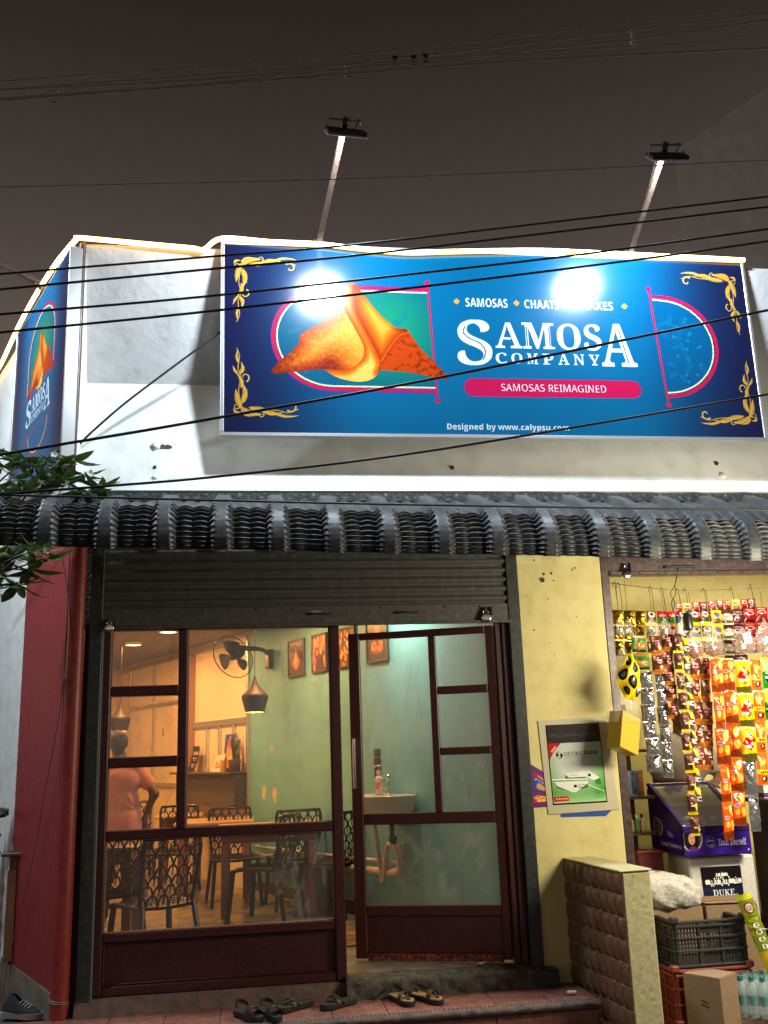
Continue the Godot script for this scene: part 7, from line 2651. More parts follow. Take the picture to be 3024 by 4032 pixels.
func goods_below() -> void:
	# tall white box with the dark printed panel
	var t := thing("white_box", "tall white wrapped box with a dark blue cigarette advert", "box", Vector3(3.26, -0.15, -0.28))
	var m := MB.new()
	m.cor(Vector3(3.015, -0.15, -0.46), Vector3(3.50, 0.62, -0.105), 0.012)
	wpart("box", m, M.white_paper, t)
	var cv := Cv.new(256, 280, 0, 0, 1, 1, Color(0.02, 0.02, 0.025))
	for y in 170:
		cv.img.fill_rect(Rect2i(0, 110 + y, 256, 1), Color(0.05, 0.10, 0.24).lerp(Color(0.03, 0.06, 0.18), y / 170.0))
	script_line(cv, 0.36, 0.68, 0.13, 0.19, 9, 4, Color(0.95, 0.95, 0.95), 0.014)
	script_line(cv, 0.08, 0.98, 0.25, 0.34, 17, 6, Color(0.96, 0.96, 0.96), 0.02)
	cv.text("DUKE", serif, 0.24, 0.78, 0.45, 0.57, Color(0.93, 0.94, 0.96))
	cv.text("SPECIAL FILTER", sans, 0.26, 0.78, 0.60, 0.63, Color(0.35, 0.28, 0.26))
	cv.text("U K", serif, 0.22, 0.60, 0.68, 0.86, Color(0.12, 0.26, 0.50))
	cv.text("GREAT TASTE", serif, 0.32, 0.97, 0.87, 0.93, Color(0.70, 0.74, 0.80))
	cv.text("BEST FILTER", serif, 0.32, 1.0, 0.96, 1.02, Color(0.6, 0.64, 0.7))
	m = MB.new()
	m.quad(Vector3(3.093, 0.556, -0.101), Vector3(3.388, 0.556, -0.101), Vector3(3.392, 0.222, -0.101), Vector3(3.105, 0.222, -0.101), Vector3.BACK)
	wpart("printed_panel", m, printed(cv.texture(), 0.35), t)
	# white sack
	t = thing("white_sack", "bulging white woven sack lying on a carton left of the white box", "sack", Vector3(2.76, 0.33, -0.02))
	m = MB.new()
	var f := noise(91, 2.2, 4)
	m.sheet(32, 18, func(u, v):
		var a: float = TAU * u
		var h: float = PI * (v - 0.5)
		var d := Vector3(cos(a) * cos(h), sin(h), sin(a) * cos(h))
		d = d.sign() * Vector3(pow(absf(d.x), 0.75), pow(absf(d.y), 0.8), pow(absf(d.z), 0.75))
		var p := d * Vector3(0.27, 0.125, 0.20)
		p *= 1.0 + 0.16 * f.get_noise_3dv(d * 1.3) + 0.05 * f.get_noise_3dv(d * 4.0)
		p.y -= 0.14 * p.x + 0.02
		p.y = maxf(p.y, -0.115)
		return Vector3(2.745, 0.455, -0.02) + p, -1.0)
	wpart("sack", m, M.sack, t)
	carton("carton", "plain brown carton under the white sack", Transform3D(Basis(), Vector3(2.75, -0.15, -0.05)), Vector3(0.44, 0.49, 0.36), false)
	carton("open_carton", "open brown carton behind the black crate, one flap raised", Transform3D(Basis(Vector3.UP, -0.12), Vector3(3.17, -0.15, 0.06)), Vector3(0.34, 0.50, 0.22), true)
	# crates in front
	var q := Basis(Vector3.UP, 0.02)
	lattice_crate("black_crate", "black slotted plastic crate standing on the red one", Transform3D(q, Vector3(2.875, 0.035, 0.20)), Vector3(0.47, 0.262, 0.40), M.crate_black, true)
	lattice_crate("red_crate", "red plastic bottle crate under the black crate", Transform3D(q, Vector3(2.86, -0.28, 0.20)), Vector3(0.50, 0.30, 0.42), M.crate_red, false)
	lattice_crate("red_crate", "lowest red plastic crate at the picture's bottom, under the other red one", Transform3D(q, Vector3(2.86, -0.42, 0.20)), Vector3(0.50, 0.13, 0.42), M.crate_red, false)
	t = carton("carton", "brown carton standing before the red crate with its corner forward", Transform3D(Basis(Vector3.UP, 0.62), Vector3(2.80, -0.42, 0.50)), Vector3(0.20, 0.44, 0.24), false)
	m = MB.new()
	for k in 2:
		m = MB.new()
		m.box(Vector3(-0.1035, 0.30 - 0.022 * k, 0.01), Vector3(0.0012, 0.007, 0.05), 0.0, Basis(Vector3(1, 0, 0), 0.25))
		part("printed_mark", m, mat(lin(0.06, 0.04, 0.03), 0.9), t, Transform3D(Basis(Vector3.UP, 0.62), Vector3.ZERO))
	# shrink pack of water bottles
	t = thing("water_bottle_pack", "shrink wrapped pack of water bottles with teal caps", "bottle pack", Vector3(3.12, -0.235, 0.46))
	var bm := MB.new()
	bm.lathe(smooth(V2([0.0, 0.004, 0.024, 0.0, 0.0305, 0.012, 0.0295, 0.05, 0.031, 0.06, 0.0295, 0.075, 0.0305, 0.10, 0.031, 0.15, 0.024, 0.185, 0.012, 0.205, 0.012, 0.222]), 2), 14)
	var bmesh := bm.mesh()
	bm = MB.new()
	bm.lathe(V2([0.0155, 0.208, 0.0165, 0.212, 0.0165, 0.230, 0.0145, 0.233, 0.0, 0.233]), 14)
	var cmesh := bm.mesh()
	bm = MB.new()
	bm.lathe(V2([0.0316, 0.07, 0.0316, 0.125]), 14)
	var lmesh := bm.mesh()
	var pet := mat(Color(0.9, 1.0, 0.97, 0.22), 0.05)
	pet.transparency = BaseMaterial3D.TRANSPARENCY_ALPHA
	var teal := mat(lin(0.02, 0.20, 0.16), 0.4)
	var lab := mat(lin(0.10, 0.26, 0.23), 0.45)
	for r in 4:
		for c in 7:
			var p := Vector3(-0.14 + 0.064 * c + 0.012 * r, 0, 0.11 - 0.066 * r - 0.0 * c)
			p = p.rotated(Vector3.UP, -0.62)
			var b := part("bottle", bmesh, pet, t, Transform3D(Basis(Vector3.UP, r * 1.3 + c), p))
			part("cap", cmesh, teal, b)
			part("label", lmesh, lab, b)
	m = MB.new()
	m.at(Transform3D(Basis(Vector3.UP, -0.62), Vector3.ZERO))
	m.sheet(30, 10, func(u, v):
		var x := lerpf(-0.185, 0.315, u)
		var k := 0.5 - 0.5 * cos(TAU * u * 7.8)
		var y := 0.235 - 0.018 * k
		var z := lerpf(0.15, -0.13, v)
		if v < 0.15:
			y -= (0.15 - v) * 1.3
		return Vector3(x + 0.02 * v, y + 0.004 * sin(v * 25.0), z), 1.0)
	part("shrink_wrap", m, M.clear_bag, t)
	carton("carton", "brown carton carrying the water bottle pack at the lower right corner", Transform3D(Basis(Vector3.UP, -0.4), Vector3(3.20, -0.42, 0.42)), Vector3(0.46, 0.18, 0.36), false)
	# incense packet
	t = thing("incense_packet", "long green and yellow incense packet leaning at the right edge", "packet", Vector3(3.20, 0.05, 0.5))
	cv = Cv.new(80, 320, 0, 0, 1, 4, Color(0.48, 0.52, 0.06))
	for k in 60:
		cv.disc(Vector2(rng.randf(), rng.randf_range(0.7, 2.6)), rng.randf_range(0.05, 0.2), rng.randf_range(0.05, 0.15), Color(0.36, 0.42, 0.07).lerp(Color(0.62, 0.66, 0.12), rng.randf()))
	cv.rect(0, 0, 1, 0.30, Color(0.72, 0.74, 0.16))
	cv.rect(0, 2.9, 1, 4, Color(0.70, 0.58, 0.10))
	cv.disc(Vector2(0.5, 0.72), 0.32, 0.30, Color(0.45, 0.1, 0.12))
	cv.disc(Vector2(0.5, 0.72), 0.24, 0.225, Color(0.86, 0.78, 0.74))
	cv.text("GD", serif, 0.32, 0.68, 0.60, 0.84, Color(0.45, 0.1, 0.12))
	cv.text("BARATHI", sansb, 0.25, 0.75, 1.10, 1.20, Color(0.1, 0.12, 0.04))
	for i in 4:
		var y := 1.42 + 0.36 * i
		cv.text("GOOD"[i], serif, 0.24, 0.80, y, y + 0.31, Color(0.08, 0.08, 0.05), 0.0)
		cv.text("GOOD"[i], serif, 0.29, 0.75, y + 0.03, y + 0.28, Color(0.93, 0.92, 0.88), 0.0)
	m = MB.new()
	m.sheet(8, 24, func(u, v):
		var p := Vector3(3.09, 0.462, 0.47).lerp(Vector3(3.215, 0.0, 0.52), v)
		var w: float = 0.105 - 0.01 * v
		return p + Vector3((u - 0.5) * w, (u - 0.5) * w * 0.16 + (0.012 * sin(u * 14.0) if v == 0.0 else 0.0), 0.022 * sin(PI * u) + 0.004 * sin(v * 30.0 + u * 6.0)), -1.0)
	wpart("wrapper", m, printed(cv.texture(), 0.3), t)
	m = MB.new()
	m.tube(V3([3.115, 0.27, 0.515, 3.15, 0.262, 0.53, 3.205, 0.252, 0.515]), 0.0025, 5)
	wpart("tie", m, M.white_paper, t)
	# dark shelves behind the left strips
	t = thing("kiosk_shelf", "dark shelf rack behind the kiosk's left post", "shelf", Vector3(2.74, -0.15, -0.55))
	for y in [0.78, 1.03, 1.36]:
		m = MB.new()
		m.cor(Vector3(2.53, y - 0.02, -0.75), Vector3(2.92, y, -0.35), 0.002)
		wpart("board", m, M.wood_dark, t)
	m = MB.new()
	m.cor(Vector3(2.53, -0.15, -0.77), Vector3(2.92, 1.7, -0.75))
	wpart("back", m, M.wood_dark, t)
	for i in 4:
		t = thing("pouch", "blue and white sachet pouch on the dark shelf, %s" % ["first", "second", "third", "fourth"][i], "pouch", Vector3(2.70 + 0.045 * i, 1.03, -0.40), 0.0, "pouches on the kiosk shelf")
		part("wrapper", packs[i], [mat(lin(0.06, 0.22, 0.42), 0.3), mat(lin(0.30, 0.42, 0.5), 0.3), mat(lin(0.05, 0.14, 0.32), 0.3), mat(lin(0.32, 0.12, 0.03), 0.3)][i], t, Transform3D(Basis(Vector3(0.06, 0, 0), Vector3(0, 0.17 + 0.02 * (i % 2), 0), Vector3(0, 0, 0.03)), Vector3(0, 0.18, 0)))
	for i in 4:
		t = thing("small_bottle", "small bottle on the lower dark shelf, %s from the post" % ["first", "second", "third", "fourth"][i], "bottle", Vector3(2.70 + 0.042 * i, 0.78, -0.40), 0.0, "bottles on the kiosk shelf")
		m = MB.new()
		m.lathe(V2([0.0, 0.0, 0.018, 0.0, 0.019, 0.01, 0.019, 0.075, 0.009, 0.095, 0.009, 0.105]), 12)
		part("bottle", m, mat([lin(0.5, 0.5, 0.45), lin(0.38, 0.38, 0.08), lin(0.1, 0.2, 0.1), lin(0.4, 0.3, 0.1)][i], 0.3), t)
		m = MB.new()
		m.lathe(V2([0.011, 0.1, 0.011, 0.125, 0.0, 0.127]), 10)
		part("cap", m, [M.black, mat(lin(0.3, 0.04, 0.03), 0.4), M.white_paper, M.black][i], t)
	t = thing("red_tin", "dull red tin on the floor shelf behind the half wall", "tin", Vector3(2.83, 0.36, -0.36))
	m = MB.new()
	m.cor(Vector3(2.72, 0.50, -0.42), Vector3(2.91, 0.655, -0.28), 0.01)
	wpart("tin", m, mat(lin(0.16, 0.014, 0.02), 0.45), t)
	m = MB.new()
	m.cor(Vector3(2.715, 0.64, -0.425), Vector3(2.915, 0.662, -0.275), 0.006)
	wpart("lid", m, mat(lin(0.2, 0.02, 0.025), 0.4), t)
	# right hand counter of the kiosk with a white box on it
	t = thing("kiosk_counter", "brown wooden counter edge at the picture's right edge", "counter", Vector3(3.95, -0.15, -0.25))
	m = MB.new()
	m.cor(Vector3(3.62, 0.96, -0.42), Vector3(4.7, 0.99, -0.02), 0.003)
	m.cor(Vector3(3.66, -0.15, -0.40), Vector3(4.7, 0.96, -0.06), 0.003)
	wpart("counter", m, M.wood_dark, t)
	t = thing("small_white_box", "small white and violet box on the brown counter at the right edge", "box", Vector3(3.72, 0.99, -0.2))
	m = MB.new()
	m.box(Vector3(0, 0.05, 0), Vector3(0.12, 0.10, 0.09), 0.002)
	part("box", m, M.white_paper, t)
	m = MB.new()
	m.box(Vector3(-0.001, 0.022, 0.001), Vector3(0.124, 0.03, 0.092))
	part("print_band", m, mat(lin(0.06, 0.02, 0.16), 0.5), t)

# ------------------------------------------------------------------ posters on the pillar, half wall, steps, footwear
func forecourt() -> void:
	var t := thing("poster", "laminated green and white poster with DEFINE PAAN lettering on the yellow pillar", "poster", Vector3(2.21, 0.965, 0.056))
	var m := MB.new()
	var board := mat(lin(0.46, 0.42, 0.27), 0.6)
	m.prism(PackedVector2Array(V2([1.963, 1.578, 2.450, 1.598, 2.47, 1.20, 2.487, 0.975, 1.990, 0.963])), 0.0, 0.004, Transform3D(Basis(), Vector3(0, 0, 0.053)))
	wpart("backing", m, board, t)
	var cv := Cv.new(432, 600, 2.02, 1.548, 2.405, 1.022, Color(0.02, 0.02, 0.02))
	cv.rect(2.026, 1.543, 2.40, 1.424, Color(0.17, 0.155, 0.145))
	script_line(cv, 2.05, 2.37, 1.485, 1.468, 20, 12, Color(0.30, 0.28, 0.26), 0.003)
	cv.paint(V2([2.026, 1.424, 2.40, 1.424, 2.40, 1.032, 2.026, 1.032]), func(p: Vector2):
		var d := (p - Vector2(2.19, 1.30)).length()
		var g := clampf((d - 0.10) / 0.18, 0, 1)
		if p.y > 1.33:
			g *= 0.45
		var c := Color(0.80, 0.82, 0.79).lerp(Color(0.26, 0.58, 0.20), g)
		if p.y < 1.10:
			c = c.lerp(Color(0.66, 0.82, 0.62), clampf((1.10 - p.y) / 0.07, 0, 1))
		return c)
	cv.poly(V2([2.026, 1.424, 2.115, 1.424, 2.06, 1.365, 2.026, 1.315]), Color(0.72, 0.09, 0.07))
	cv.text("NEW", sansb, 2.037, 2.087, 1.394, 1.378, Color(0.95, 0.85, 0.83), 0.75)
	# the round emblem: two opposed commas
	cv.disc(Vector2(2.098, 1.345), 0.025, 0.023, Color(0.06, 0.22, 0.09))
	cv.line(smooth(V2([2.115, 1.357, 2.095, 1.36, 2.098, 1.345, 2.10, 1.332, 2.08, 1.333]), 5), 0.009, Color(0.82, 0.85, 0.82))
	cv.text("DEFINE", sans, 2.135, 2.265, 1.364, 1.336, Color(0.10, 0.12, 0.10))
	cv.text("PAAN", sansb, 2.278, 2.37, 1.367, 1.338, Color(0.05, 0.08, 0.05))
	cv.text("INSTANT FLAVOUR FUN TECHNOLOGY", sans, 2.14, 2.34, 1.328, 1.320, Color(0.5, 0.55, 0.5))
	# the two open packs and the sticks
	var pw := Color(0.88, 0.89, 0.87)
	var pg := Color(0.22, 0.50, 0.14)
	cv.poly(V2([2.12, 1.185, 2.125, 1.215, 2.15, 1.195, 2.27, 1.195, 2.27, 1.182]), pg)
	cv.poly(V2([2.125, 1.218, 2.155, 1.197, 2.27, 1.196, 2.275, 1.235, 2.15, 1.225]), pw)
	cv.poly(V2([2.27, 1.225, 2.29, 1.237, 2.37, 1.185, 2.365, 1.165, 2.325, 1.168, 2.27, 1.20]), pw)
	cv.poly(V2([2.325, 1.168, 2.37, 1.185, 2.375, 1.14, 2.34, 1.145]), pg)
	cv.line(V2([2.03, 1.186, 2.275, 1.180]), 0.009, Color(0.93, 0.94, 0.92))
	cv.line(V2([2.03, 1.180, 2.275, 1.173]), 0.003, Color(0.1, 0.16, 0.1))
	cv.poly(V2([2.045, 1.165, 2.06, 1.13, 2.16, 1.10, 2.28, 1.125, 2.28, 1.16]), pg)
	cv.poly(V2([2.045, 1.170, 2.275, 1.168, 2.285, 1.155, 2.19, 1.098, 2.16, 1.10, 2.06, 1.145]), pw)
	cv.disc(Vector2(2.19, 1.138), 0.012, 0.010, Color(0.06, 0.22, 0.09))
	cv.text("DEFINE", sans, 2.207, 2.265, 1.150, 1.138, Color(0.2, 0.25, 0.2))
	cv.text("PAAN", sansb, 2.207, 2.24, 1.134, 1.124, Color(0.1, 0.2, 0.1))
	cv.disc(Vector2(2.297, 1.205), 0.012, 0.010, Color(0.06, 0.22, 0.09))
	cv.line(V2([2.28, 1.145, 2.39, 1.095]), 0.004, Color(0.9, 0.95, 0.9))
	cv.text("electric", sans, 2.16, 2.215, 1.216, 1.206, Color(0.45, 0.5, 0.45))
	cv.poly(V2([2.03, 1.075, 2.125, 1.077, 2.135, 1.068, 2.135, 1.045, 2.03, 1.042]), Color(0.74, 0.13, 0.10))
	cv.text("Rs 10 per stick", sansb, 2.045, 2.128, 1.067, 1.051, Color(0.97, 0.90, 0.88))
	cv.line(V2([2.328, 1.102, 2.372, 1.102, 2.372, 1.058, 2.328, 1.058, 2.328, 1.102]), 0.0025, Color(0.2, 0.38, 0.2))
	cv.text("T", sansb, 2.343, 2.357, 1.092, 1.070, Color(0.12, 0.3, 0.12))
	m = MB.new()
	m.quad(Vector3(2.013, 1.547, 0.0585), Vector3(2.396, 1.551, 0.0585), Vector3(2.408, 1.025, 0.0585), Vector3(2.026, 1.021, 0.0585), Vector3.BACK)
	var pm := printed(cv.texture(), 0.22)
	pm.heightmap_enabled = true
	pm.heightmap_texture = ntex(75, 0.02, [[0.0, Color(0, 0, 0)], [1.0, Color(1, 1, 1)]], 3)
	pm.heightmap_scale = 0.03
	wpart("print", m, pm, t)
	m = MB.new()
	m.quad(Vector3(1.884, 1.297, 0.0525), Vector3(2.0, 1.225, 0.0525), Vector3(2.0, 1.013, 0.0525), Vector3(1.885, 1.010, 0.0525), Vector3.BACK)
	cv = Cv.new(128, 256, 0, 0, 1, 2, Color(0.36, 0.13, 0.44))
	cv.rect(0.18, 0.35, 1, 0.6, Color(0.72, 0.08, 0.12))
	cv.text("Elite", sansb, 0.45, 0.9, 0.42, 0.55, Color(0.95, 0.7, 0.72))
	cv.rect(0.18, 0.6, 1, 1.25, Color(0.14, 0.25, 0.55))
	cv.text("MILK RUSK", sansb, 0.25, 0.95, 0.68, 0.78, Color(0.8, 0.85, 0.95))
	cv.disc(Vector2(0.6, 1.05), 0.28, 0.18, Color(0.78, 0.6, 0.36))
	cv.rect(0.1, 1.45, 0.95, 1.8, Color(0.72, 0.12, 0.12))
	script_line(cv, 0.15, 0.9, 1.50, 1.58, 7, 3, Color(0.98, 0.8, 0.3), 0.035)
	script_line(cv, 0.3, 0.85, 1.66, 1.74, 5, 5, Color(0.98, 0.8, 0.3), 0.035)
	solo("sticker", m, printed(cv.texture(), 0.4), "torn purple sticker half hidden behind the poster's left edge", "sticker")
	m = MB.new()
	m.quad(Vector3(2.077, 0.962, 0.0525), Vector3(2.439, 0.974, 0.0525), Vector3(2.391, 0.936, 0.0525), Vector3(2.076, 0.942, 0.0525), Vector3.BACK)
	solo("blue_strip", m, mat(lin(0.012, 0.07, 0.32), 0.4), "strip of blue paper showing under the poster", "paper")

	# tiled half wall
	var W := Transform3D(Basis(Vector3(0.1162, 0, 0.9932), Vector3.UP, Vector3(-0.9932, 0, 0.1162)), Vector3(2.061, 0, 0.0))   # x forward along the wall, z out to its left face
	t = thing("half_wall", "low half wall faced with brown quilted tiles beside the steps", "wall", Vector3(2.20, -0.42, 0.42))
	m = MB.new()
	m.at(t.transform.affine_inverse() * W)
	m.cor(Vector3(0.02, -0.42, -0.205), Vector3(0.835, 0.672, -0.012), 0.012)
	part("wall", m, M.cream_wall, t)
	var tiles := []
	for k in 3:
		var f := noise(60 + k, 2.0, 3)
		m = MB.new()
		m.sheet(7, 7, func(u, v):
			var e := pow(sin(PI * clampf(u, 0.01, 0.99)) * sin(PI * clampf(v, 0.01, 0.99)), 0.6)
			return Vector3((u - 0.5) * 0.0985, (0.5 - v) * 0.1195, 0.017 * e + 0.002 * f.get_noise_2d(u * 2, v * 2)), -1.0)
		tiles.append(m.mesh())
	for r in 9:
		for c in 8:
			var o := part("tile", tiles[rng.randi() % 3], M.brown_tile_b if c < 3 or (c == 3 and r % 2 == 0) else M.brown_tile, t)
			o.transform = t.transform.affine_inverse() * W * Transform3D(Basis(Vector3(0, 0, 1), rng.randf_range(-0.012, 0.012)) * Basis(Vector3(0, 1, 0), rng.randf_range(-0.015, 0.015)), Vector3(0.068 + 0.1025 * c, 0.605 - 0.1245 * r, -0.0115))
	m = MB.new()
	m.at(t.transform.affine_inverse() * W)
	m.box(Vector3(0.425, 0.678, -0.105), Vector3(0.835, 0.012, 0.212), 0.004)
	part("cap", m, M.cream_wall, t)

	# plinth under the window, step with tiles
	m = MB.new()
	m.sheet(60, 4, func(u, v):
		var n := 0.012 * sin(u * 37.0) * sin(v * 9.0 + u * 11.0)
		return Vector3(lerpf(-1.04, 0.62, u), lerpf(0.02, -0.08, v), 0.075 + 0.045 * v + n * 0.4), -1.0)
	m.cor(Vector3(-1.04, -0.2, -0.1), Vector3(0.62, 0.019, 0.072))
	var pl := struct("plinth", m, M.plinth)
	pl.set_meta("kind", "structure")
	m = MB.new()
	m.sheet(50, 6, func(u, v):
		var n := 0.010 * sin(u * 41.0 + v * 3.0) * sin(v * 11.0)
		var e := smoothstep(0.0, 0.35, v)
		return Vector3(lerpf(0.60, 1.83, u), 0.048 - 0.13 * pow(maxf(v - 0.2, 0) / 0.8, 1.2) + n * 0.5, 0.02 + 0.13 * e + n), -1.0)
	m.cor(Vector3(0.62, -0.2, -0.1), Vector3(1.83, 0.046, 0.02))
	struct("threshold", m, M.concrete)
	var st := thing("step", "red oxide tiled front step with a rough rounded nosing", "step", Vector3(0.4, -0.42, 0.3))
	m = MB.new()
	m.cor(Vector3(-2.4, -0.42, -0.1), Vector3(2.075, -0.088, 0.515))
	wpart("bed", m, M.joint, st)
	for i in 13:
		for j in 2:
			m = MB.new()
			var x0 := -2.12 + 0.3255 * i + (0.0 if j == 0 else 0.0)
			var x1 := minf(x0 + 0.3225, 2.07)
			var z0: float = [0.09, 0.335][j]
			var z1: float = [0.332, 0.51][j]
			var y := -0.0725 + rng.randf_range(-0.0015, 0.0015)
			m.box(Vector3((x0 + x1) / 2, y - 0.008, (z0 + z1) / 2), Vector3(x1 - x0, 0.018, z1 - z0), 0.003, Basis(Vector3(1, 0, 0), rng.randf_range(-0.004, 0.004)))
			wpart("tile", m, M.red_tile, st)
	m = MB.new()
	var fz := noise(95, 6.0, 4)
	m.sheet(120, 8, func(u, v):
		var x := lerpf(-2.4, 2.08, u)
		var a := lerpf(-0.3, PI * 0.9, v)
		var r := 0.026 + 0.006 * fz.get_noise_2d(x * 3.0, v * 2.0)
		return Vector3(x, -0.092 + cos(a) * r, 0.522 + sin(a) * r * 1.3), -1.0)
	wpart("nosing", m, M.plinth, st)
	m = MB.new()
	for k in 150:
		m.box(Vector3(-2.0 + 0.027 * k, -0.0655, 0.525), Vector3(0.004, 0.004, 0.03))
	wpart("nosing_grooves", m, M.joint, st).set_meta("kind", "stuff")
	for i in 7:
		m = MB.new()
		var x0 := -2.4 + 0.64 * i
		m.cor(Vector3(x0 + 0.002, -0.40, 0.515), Vector3(minf(x0 + 0.638, 2.07), -0.125, 0.527), 0.003)
		for y in [-0.185, -0.195, -0.255]:
			m.cor(Vector3(x0 + 0.01, y - 0.003, 0.527), Vector3(minf(x0 + 0.63, 2.06), y + 0.003, 0.531), 0.001)
		for k in 16:
			var x := x0 + 0.03 + 0.039 * k
			if x < 2.05:
				m.tube([Vector3(x - 0.012, -0.225, 0.528), Vector3(x, -0.212, 0.5295), Vector3(x + 0.012, -0.225, 0.528), Vector3(x, -0.238, 0.5295), Vector3(x - 0.012, -0.225, 0.528)], 0.0035, 4, false)
		wpart("riser_tile", m, M.red_tile, st)
	# paper scraps
	m = MB.new()
	m.sheet(6, 3, func(u, v):
		return Vector3(1.46 + 0.19 * u + 0.02 * v, 0.052 + 0.02 * sin(u * 4.0) * (0.3 + v) + 0.006, -0.03 + 0.06 * v - 0.02 * u), 1.0)
	solo("paper_scrap", m, M.white_paper, "white paper scrap on the threshold under the door", "paper")
	m = MB.new()
	rough_lump(m, Vector3(1.95, -0.053, 0.40), Vector3(0.06, 0.018, 0.03), 6)
	solo("litter", m, M.white_paper, "crumpled white litter at the foot of the tiled half wall", "litter")

	# footwear
	sandal("black strap sandal, left of the pair nearest the window's middle", Vector3(-0.005, -0.063, 0.40), 0.55, 0, 1.0)
	sandal("black strap sandal, right of the pair nearest the window's middle", Vector3(0.125, -0.063, 0.42), 0.30, 0, -1.0)
	sandal("dark thong sandal lying aslant behind the black strap pair", Vector3(0.27, -0.063, 0.255), -0.95, 1, 1.0)
	sandal("dark thong sandal lying alone in front of the window's right end", Vector3(0.535, -0.063, 0.27), -1.0, 1, -1.0)
	sandal("tan soled sandal with dark strap, left of the pair before the door", Vector3(0.915, -0.063, 0.285), 0.32, 2, 1.0)
	sandal("tan soled sandal with dark strap, right of the pair before the door", Vector3(1.075, -0.063, 0.30), 0.52, 2, -1.0)
	shoe()

func foot_outline(s: float) -> Array:
	return smooth(V2([0.0, -0.13, 0.036 * s, -0.118, 0.04 * s, -0.06, 0.034 * s, 0.0, 0.046 * s, 0.07, 0.034 * s, 0.115, 0.004 * s, 0.135, -0.03 * s, 0.115, -0.044 * s, 0.06, -0.034 * s, 0.0, -0.036 * s, -0.08, -0.03 * s, -0.118]), 4, true)

# toes point to local -z turned; kind 0 two broad straps, 1 thong, 2 tan footbed with crossed strap
func sandal(label: String, at: Vector3, turn: float, kind: int, s: float) -> void:
	var t := thing("sandal", label, "sandal", at, turn)
	var flat := Transform3D(Basis(Vector3(1, 0, 0), Vector3(0, 0, 1), Vector3(0, 1, 0)), Vector3.ZERO)
	var o := foot_outline(s)
	var m := MB.new()
	m.prism(PackedVector2Array(o), 0.0, 0.022, flat)
	part("sole", m, M.black, t)
	m = MB.new()
	var o2 := []
	for p in o:
		o2.append(p * 0.94)
	m.prism(PackedVector2Array(o2), 0.022, 0.028, flat)
	part("footbed", m, [mat(lin(0.035, 0.026, 0.022), 0.7), mat(lin(0.06, 0.045, 0.03), 0.7), grain(ntex(76, 0.04, [[0.0, lin(0.16, 0.09, 0.035)], [0.5, lin(0.40, 0.25, 0.10)], [1.0, lin(0.5, 0.33, 0.15)]], 4), 0.2, 0.7)][kind], t)
	var leather := mat([lin(0.02, 0.017, 0.016), lin(0.022, 0.022, 0.02), lin(0.03, 0.024, 0.02)][kind], 0.55)
	var arch := func(nm: String, z0: float, z1: float, h: float, w: float) -> void:
		var b := MB.new()
		for off in [0.0, 0.0025]:
			b.sheet(12, 3, func(u, v):
				var a: float = PI * u
				return Vector3(-cos(a) * w, 0.018 + sin(a) * (h + off), lerpf(z0, z1, v) + 0.01 * cos(a)), -1.0 if off > 0 else 1.0)
		part(nm, b, leather, t)
	if kind == 0:
		arch.call("strap", 0.015, 0.075, 0.050, 0.045)
		arch.call("strap", 0.078, 0.10, 0.040, 0.043)
		var b := MB.new()
		b.sheet(14, 2, func(u, v):
			var a: float = PI * u
			return Vector3(-cos(a) * 0.038, 0.045 + 0.022 * v + 0.015 * sin(a), -0.06 - sin(a) * 0.062), 1.0)
		part("heel_strap", b, leather, t)
	elif kind == 1:
		for e in [-1.0, 1.0]:
			var b := MB.new()
			b.tube(smooth([Vector3(0.0, 0.028, 0.085), Vector3(0.006 * e, 0.045, 0.07), Vector3(0.028 * e, 0.055, 0.03), Vector3(0.04 * e, 0.02, -0.015)], 5), 0.008, 8, true, 0.6)
			part("strap", b, leather, t)
		arch.call("strap", 0.02, 0.05, 0.042, 0.044)
	else:
		arch.call("strap", 0.025, 0.065, 0.046, 0.046)
		var b := MB.new()
		b.tube(smooth([Vector3(0.0, 0.028, 0.10), Vector3(0.005, 0.052, 0.06), Vector3(0.0, 0.058, 0.03)], 5), 0.010, 8, true, 0.6)
		part("toe_strap", b, leather, t)
		b = MB.new()
		b.sheet(14, 2, func(u, v):
			var a: float = PI * u
			return Vector3(-cos(a) * 0.038, 0.04 + 0.018 * v + 0.02 * sin(a), -0.05 - sin(a) * 0.066), 1.0)
		part("heel_strap", b, leather, t)

func shoe() -> void:
	var t := thing("shoe", "dark blue grey shoe with pale sole at the foot of the red wall", "shoe", Vector3(-1.36, -0.07, -0.02), 1.15)
	var flat := Transform3D(Basis(Vector3(1.05, 0, 0), Vector3(0, 0, 1.05), Vector3(0, 1, 0)), Vector3.ZERO)
	var m := MB.new()
	m.prism(PackedVector2Array(foot_outline(1.05)), 0.0, 0.03, flat)
	part("sole", m, mat(lin(0.25, 0.24, 0.22), 0.8), t)
	m = MB.new()
	m.sheet(24, 10, func(u, v):
		var a: float = TAU * u
		var z := cos(a) * 0.135
		var w := 0.040 + 0.010 * clampf(z / 0.13, -1, 1)
		var k := cos(v * PI * 0.5)
		var top := lerpf(0.10, 0.045, smoothstep(-0.08, 0.11, z))
		return Vector3(sin(a) * w * (0.35 + 0.65 * k), 0.03 + (top - 0.0) * v, z * (0.45 + 0.55 * k) - 0.03 * v), 1.0)
	part("upper", m, mat(lin(0.02, 0.027, 0.03), 0.8), t)
	m = MB.new()
	for k in 4:
		m.tube([Vector3(-0.03, 0.085 - 0.008 * k, 0.0 + 0.02 * k), Vector3(0.0, 0.095 - 0.008 * k, 0.005 + 0.02 * k), Vector3(0.03, 0.085 - 0.008 * k, 0.0 + 0.02 * k)], 0.003, 5)
	part("lace", m, M.white_paper, t)

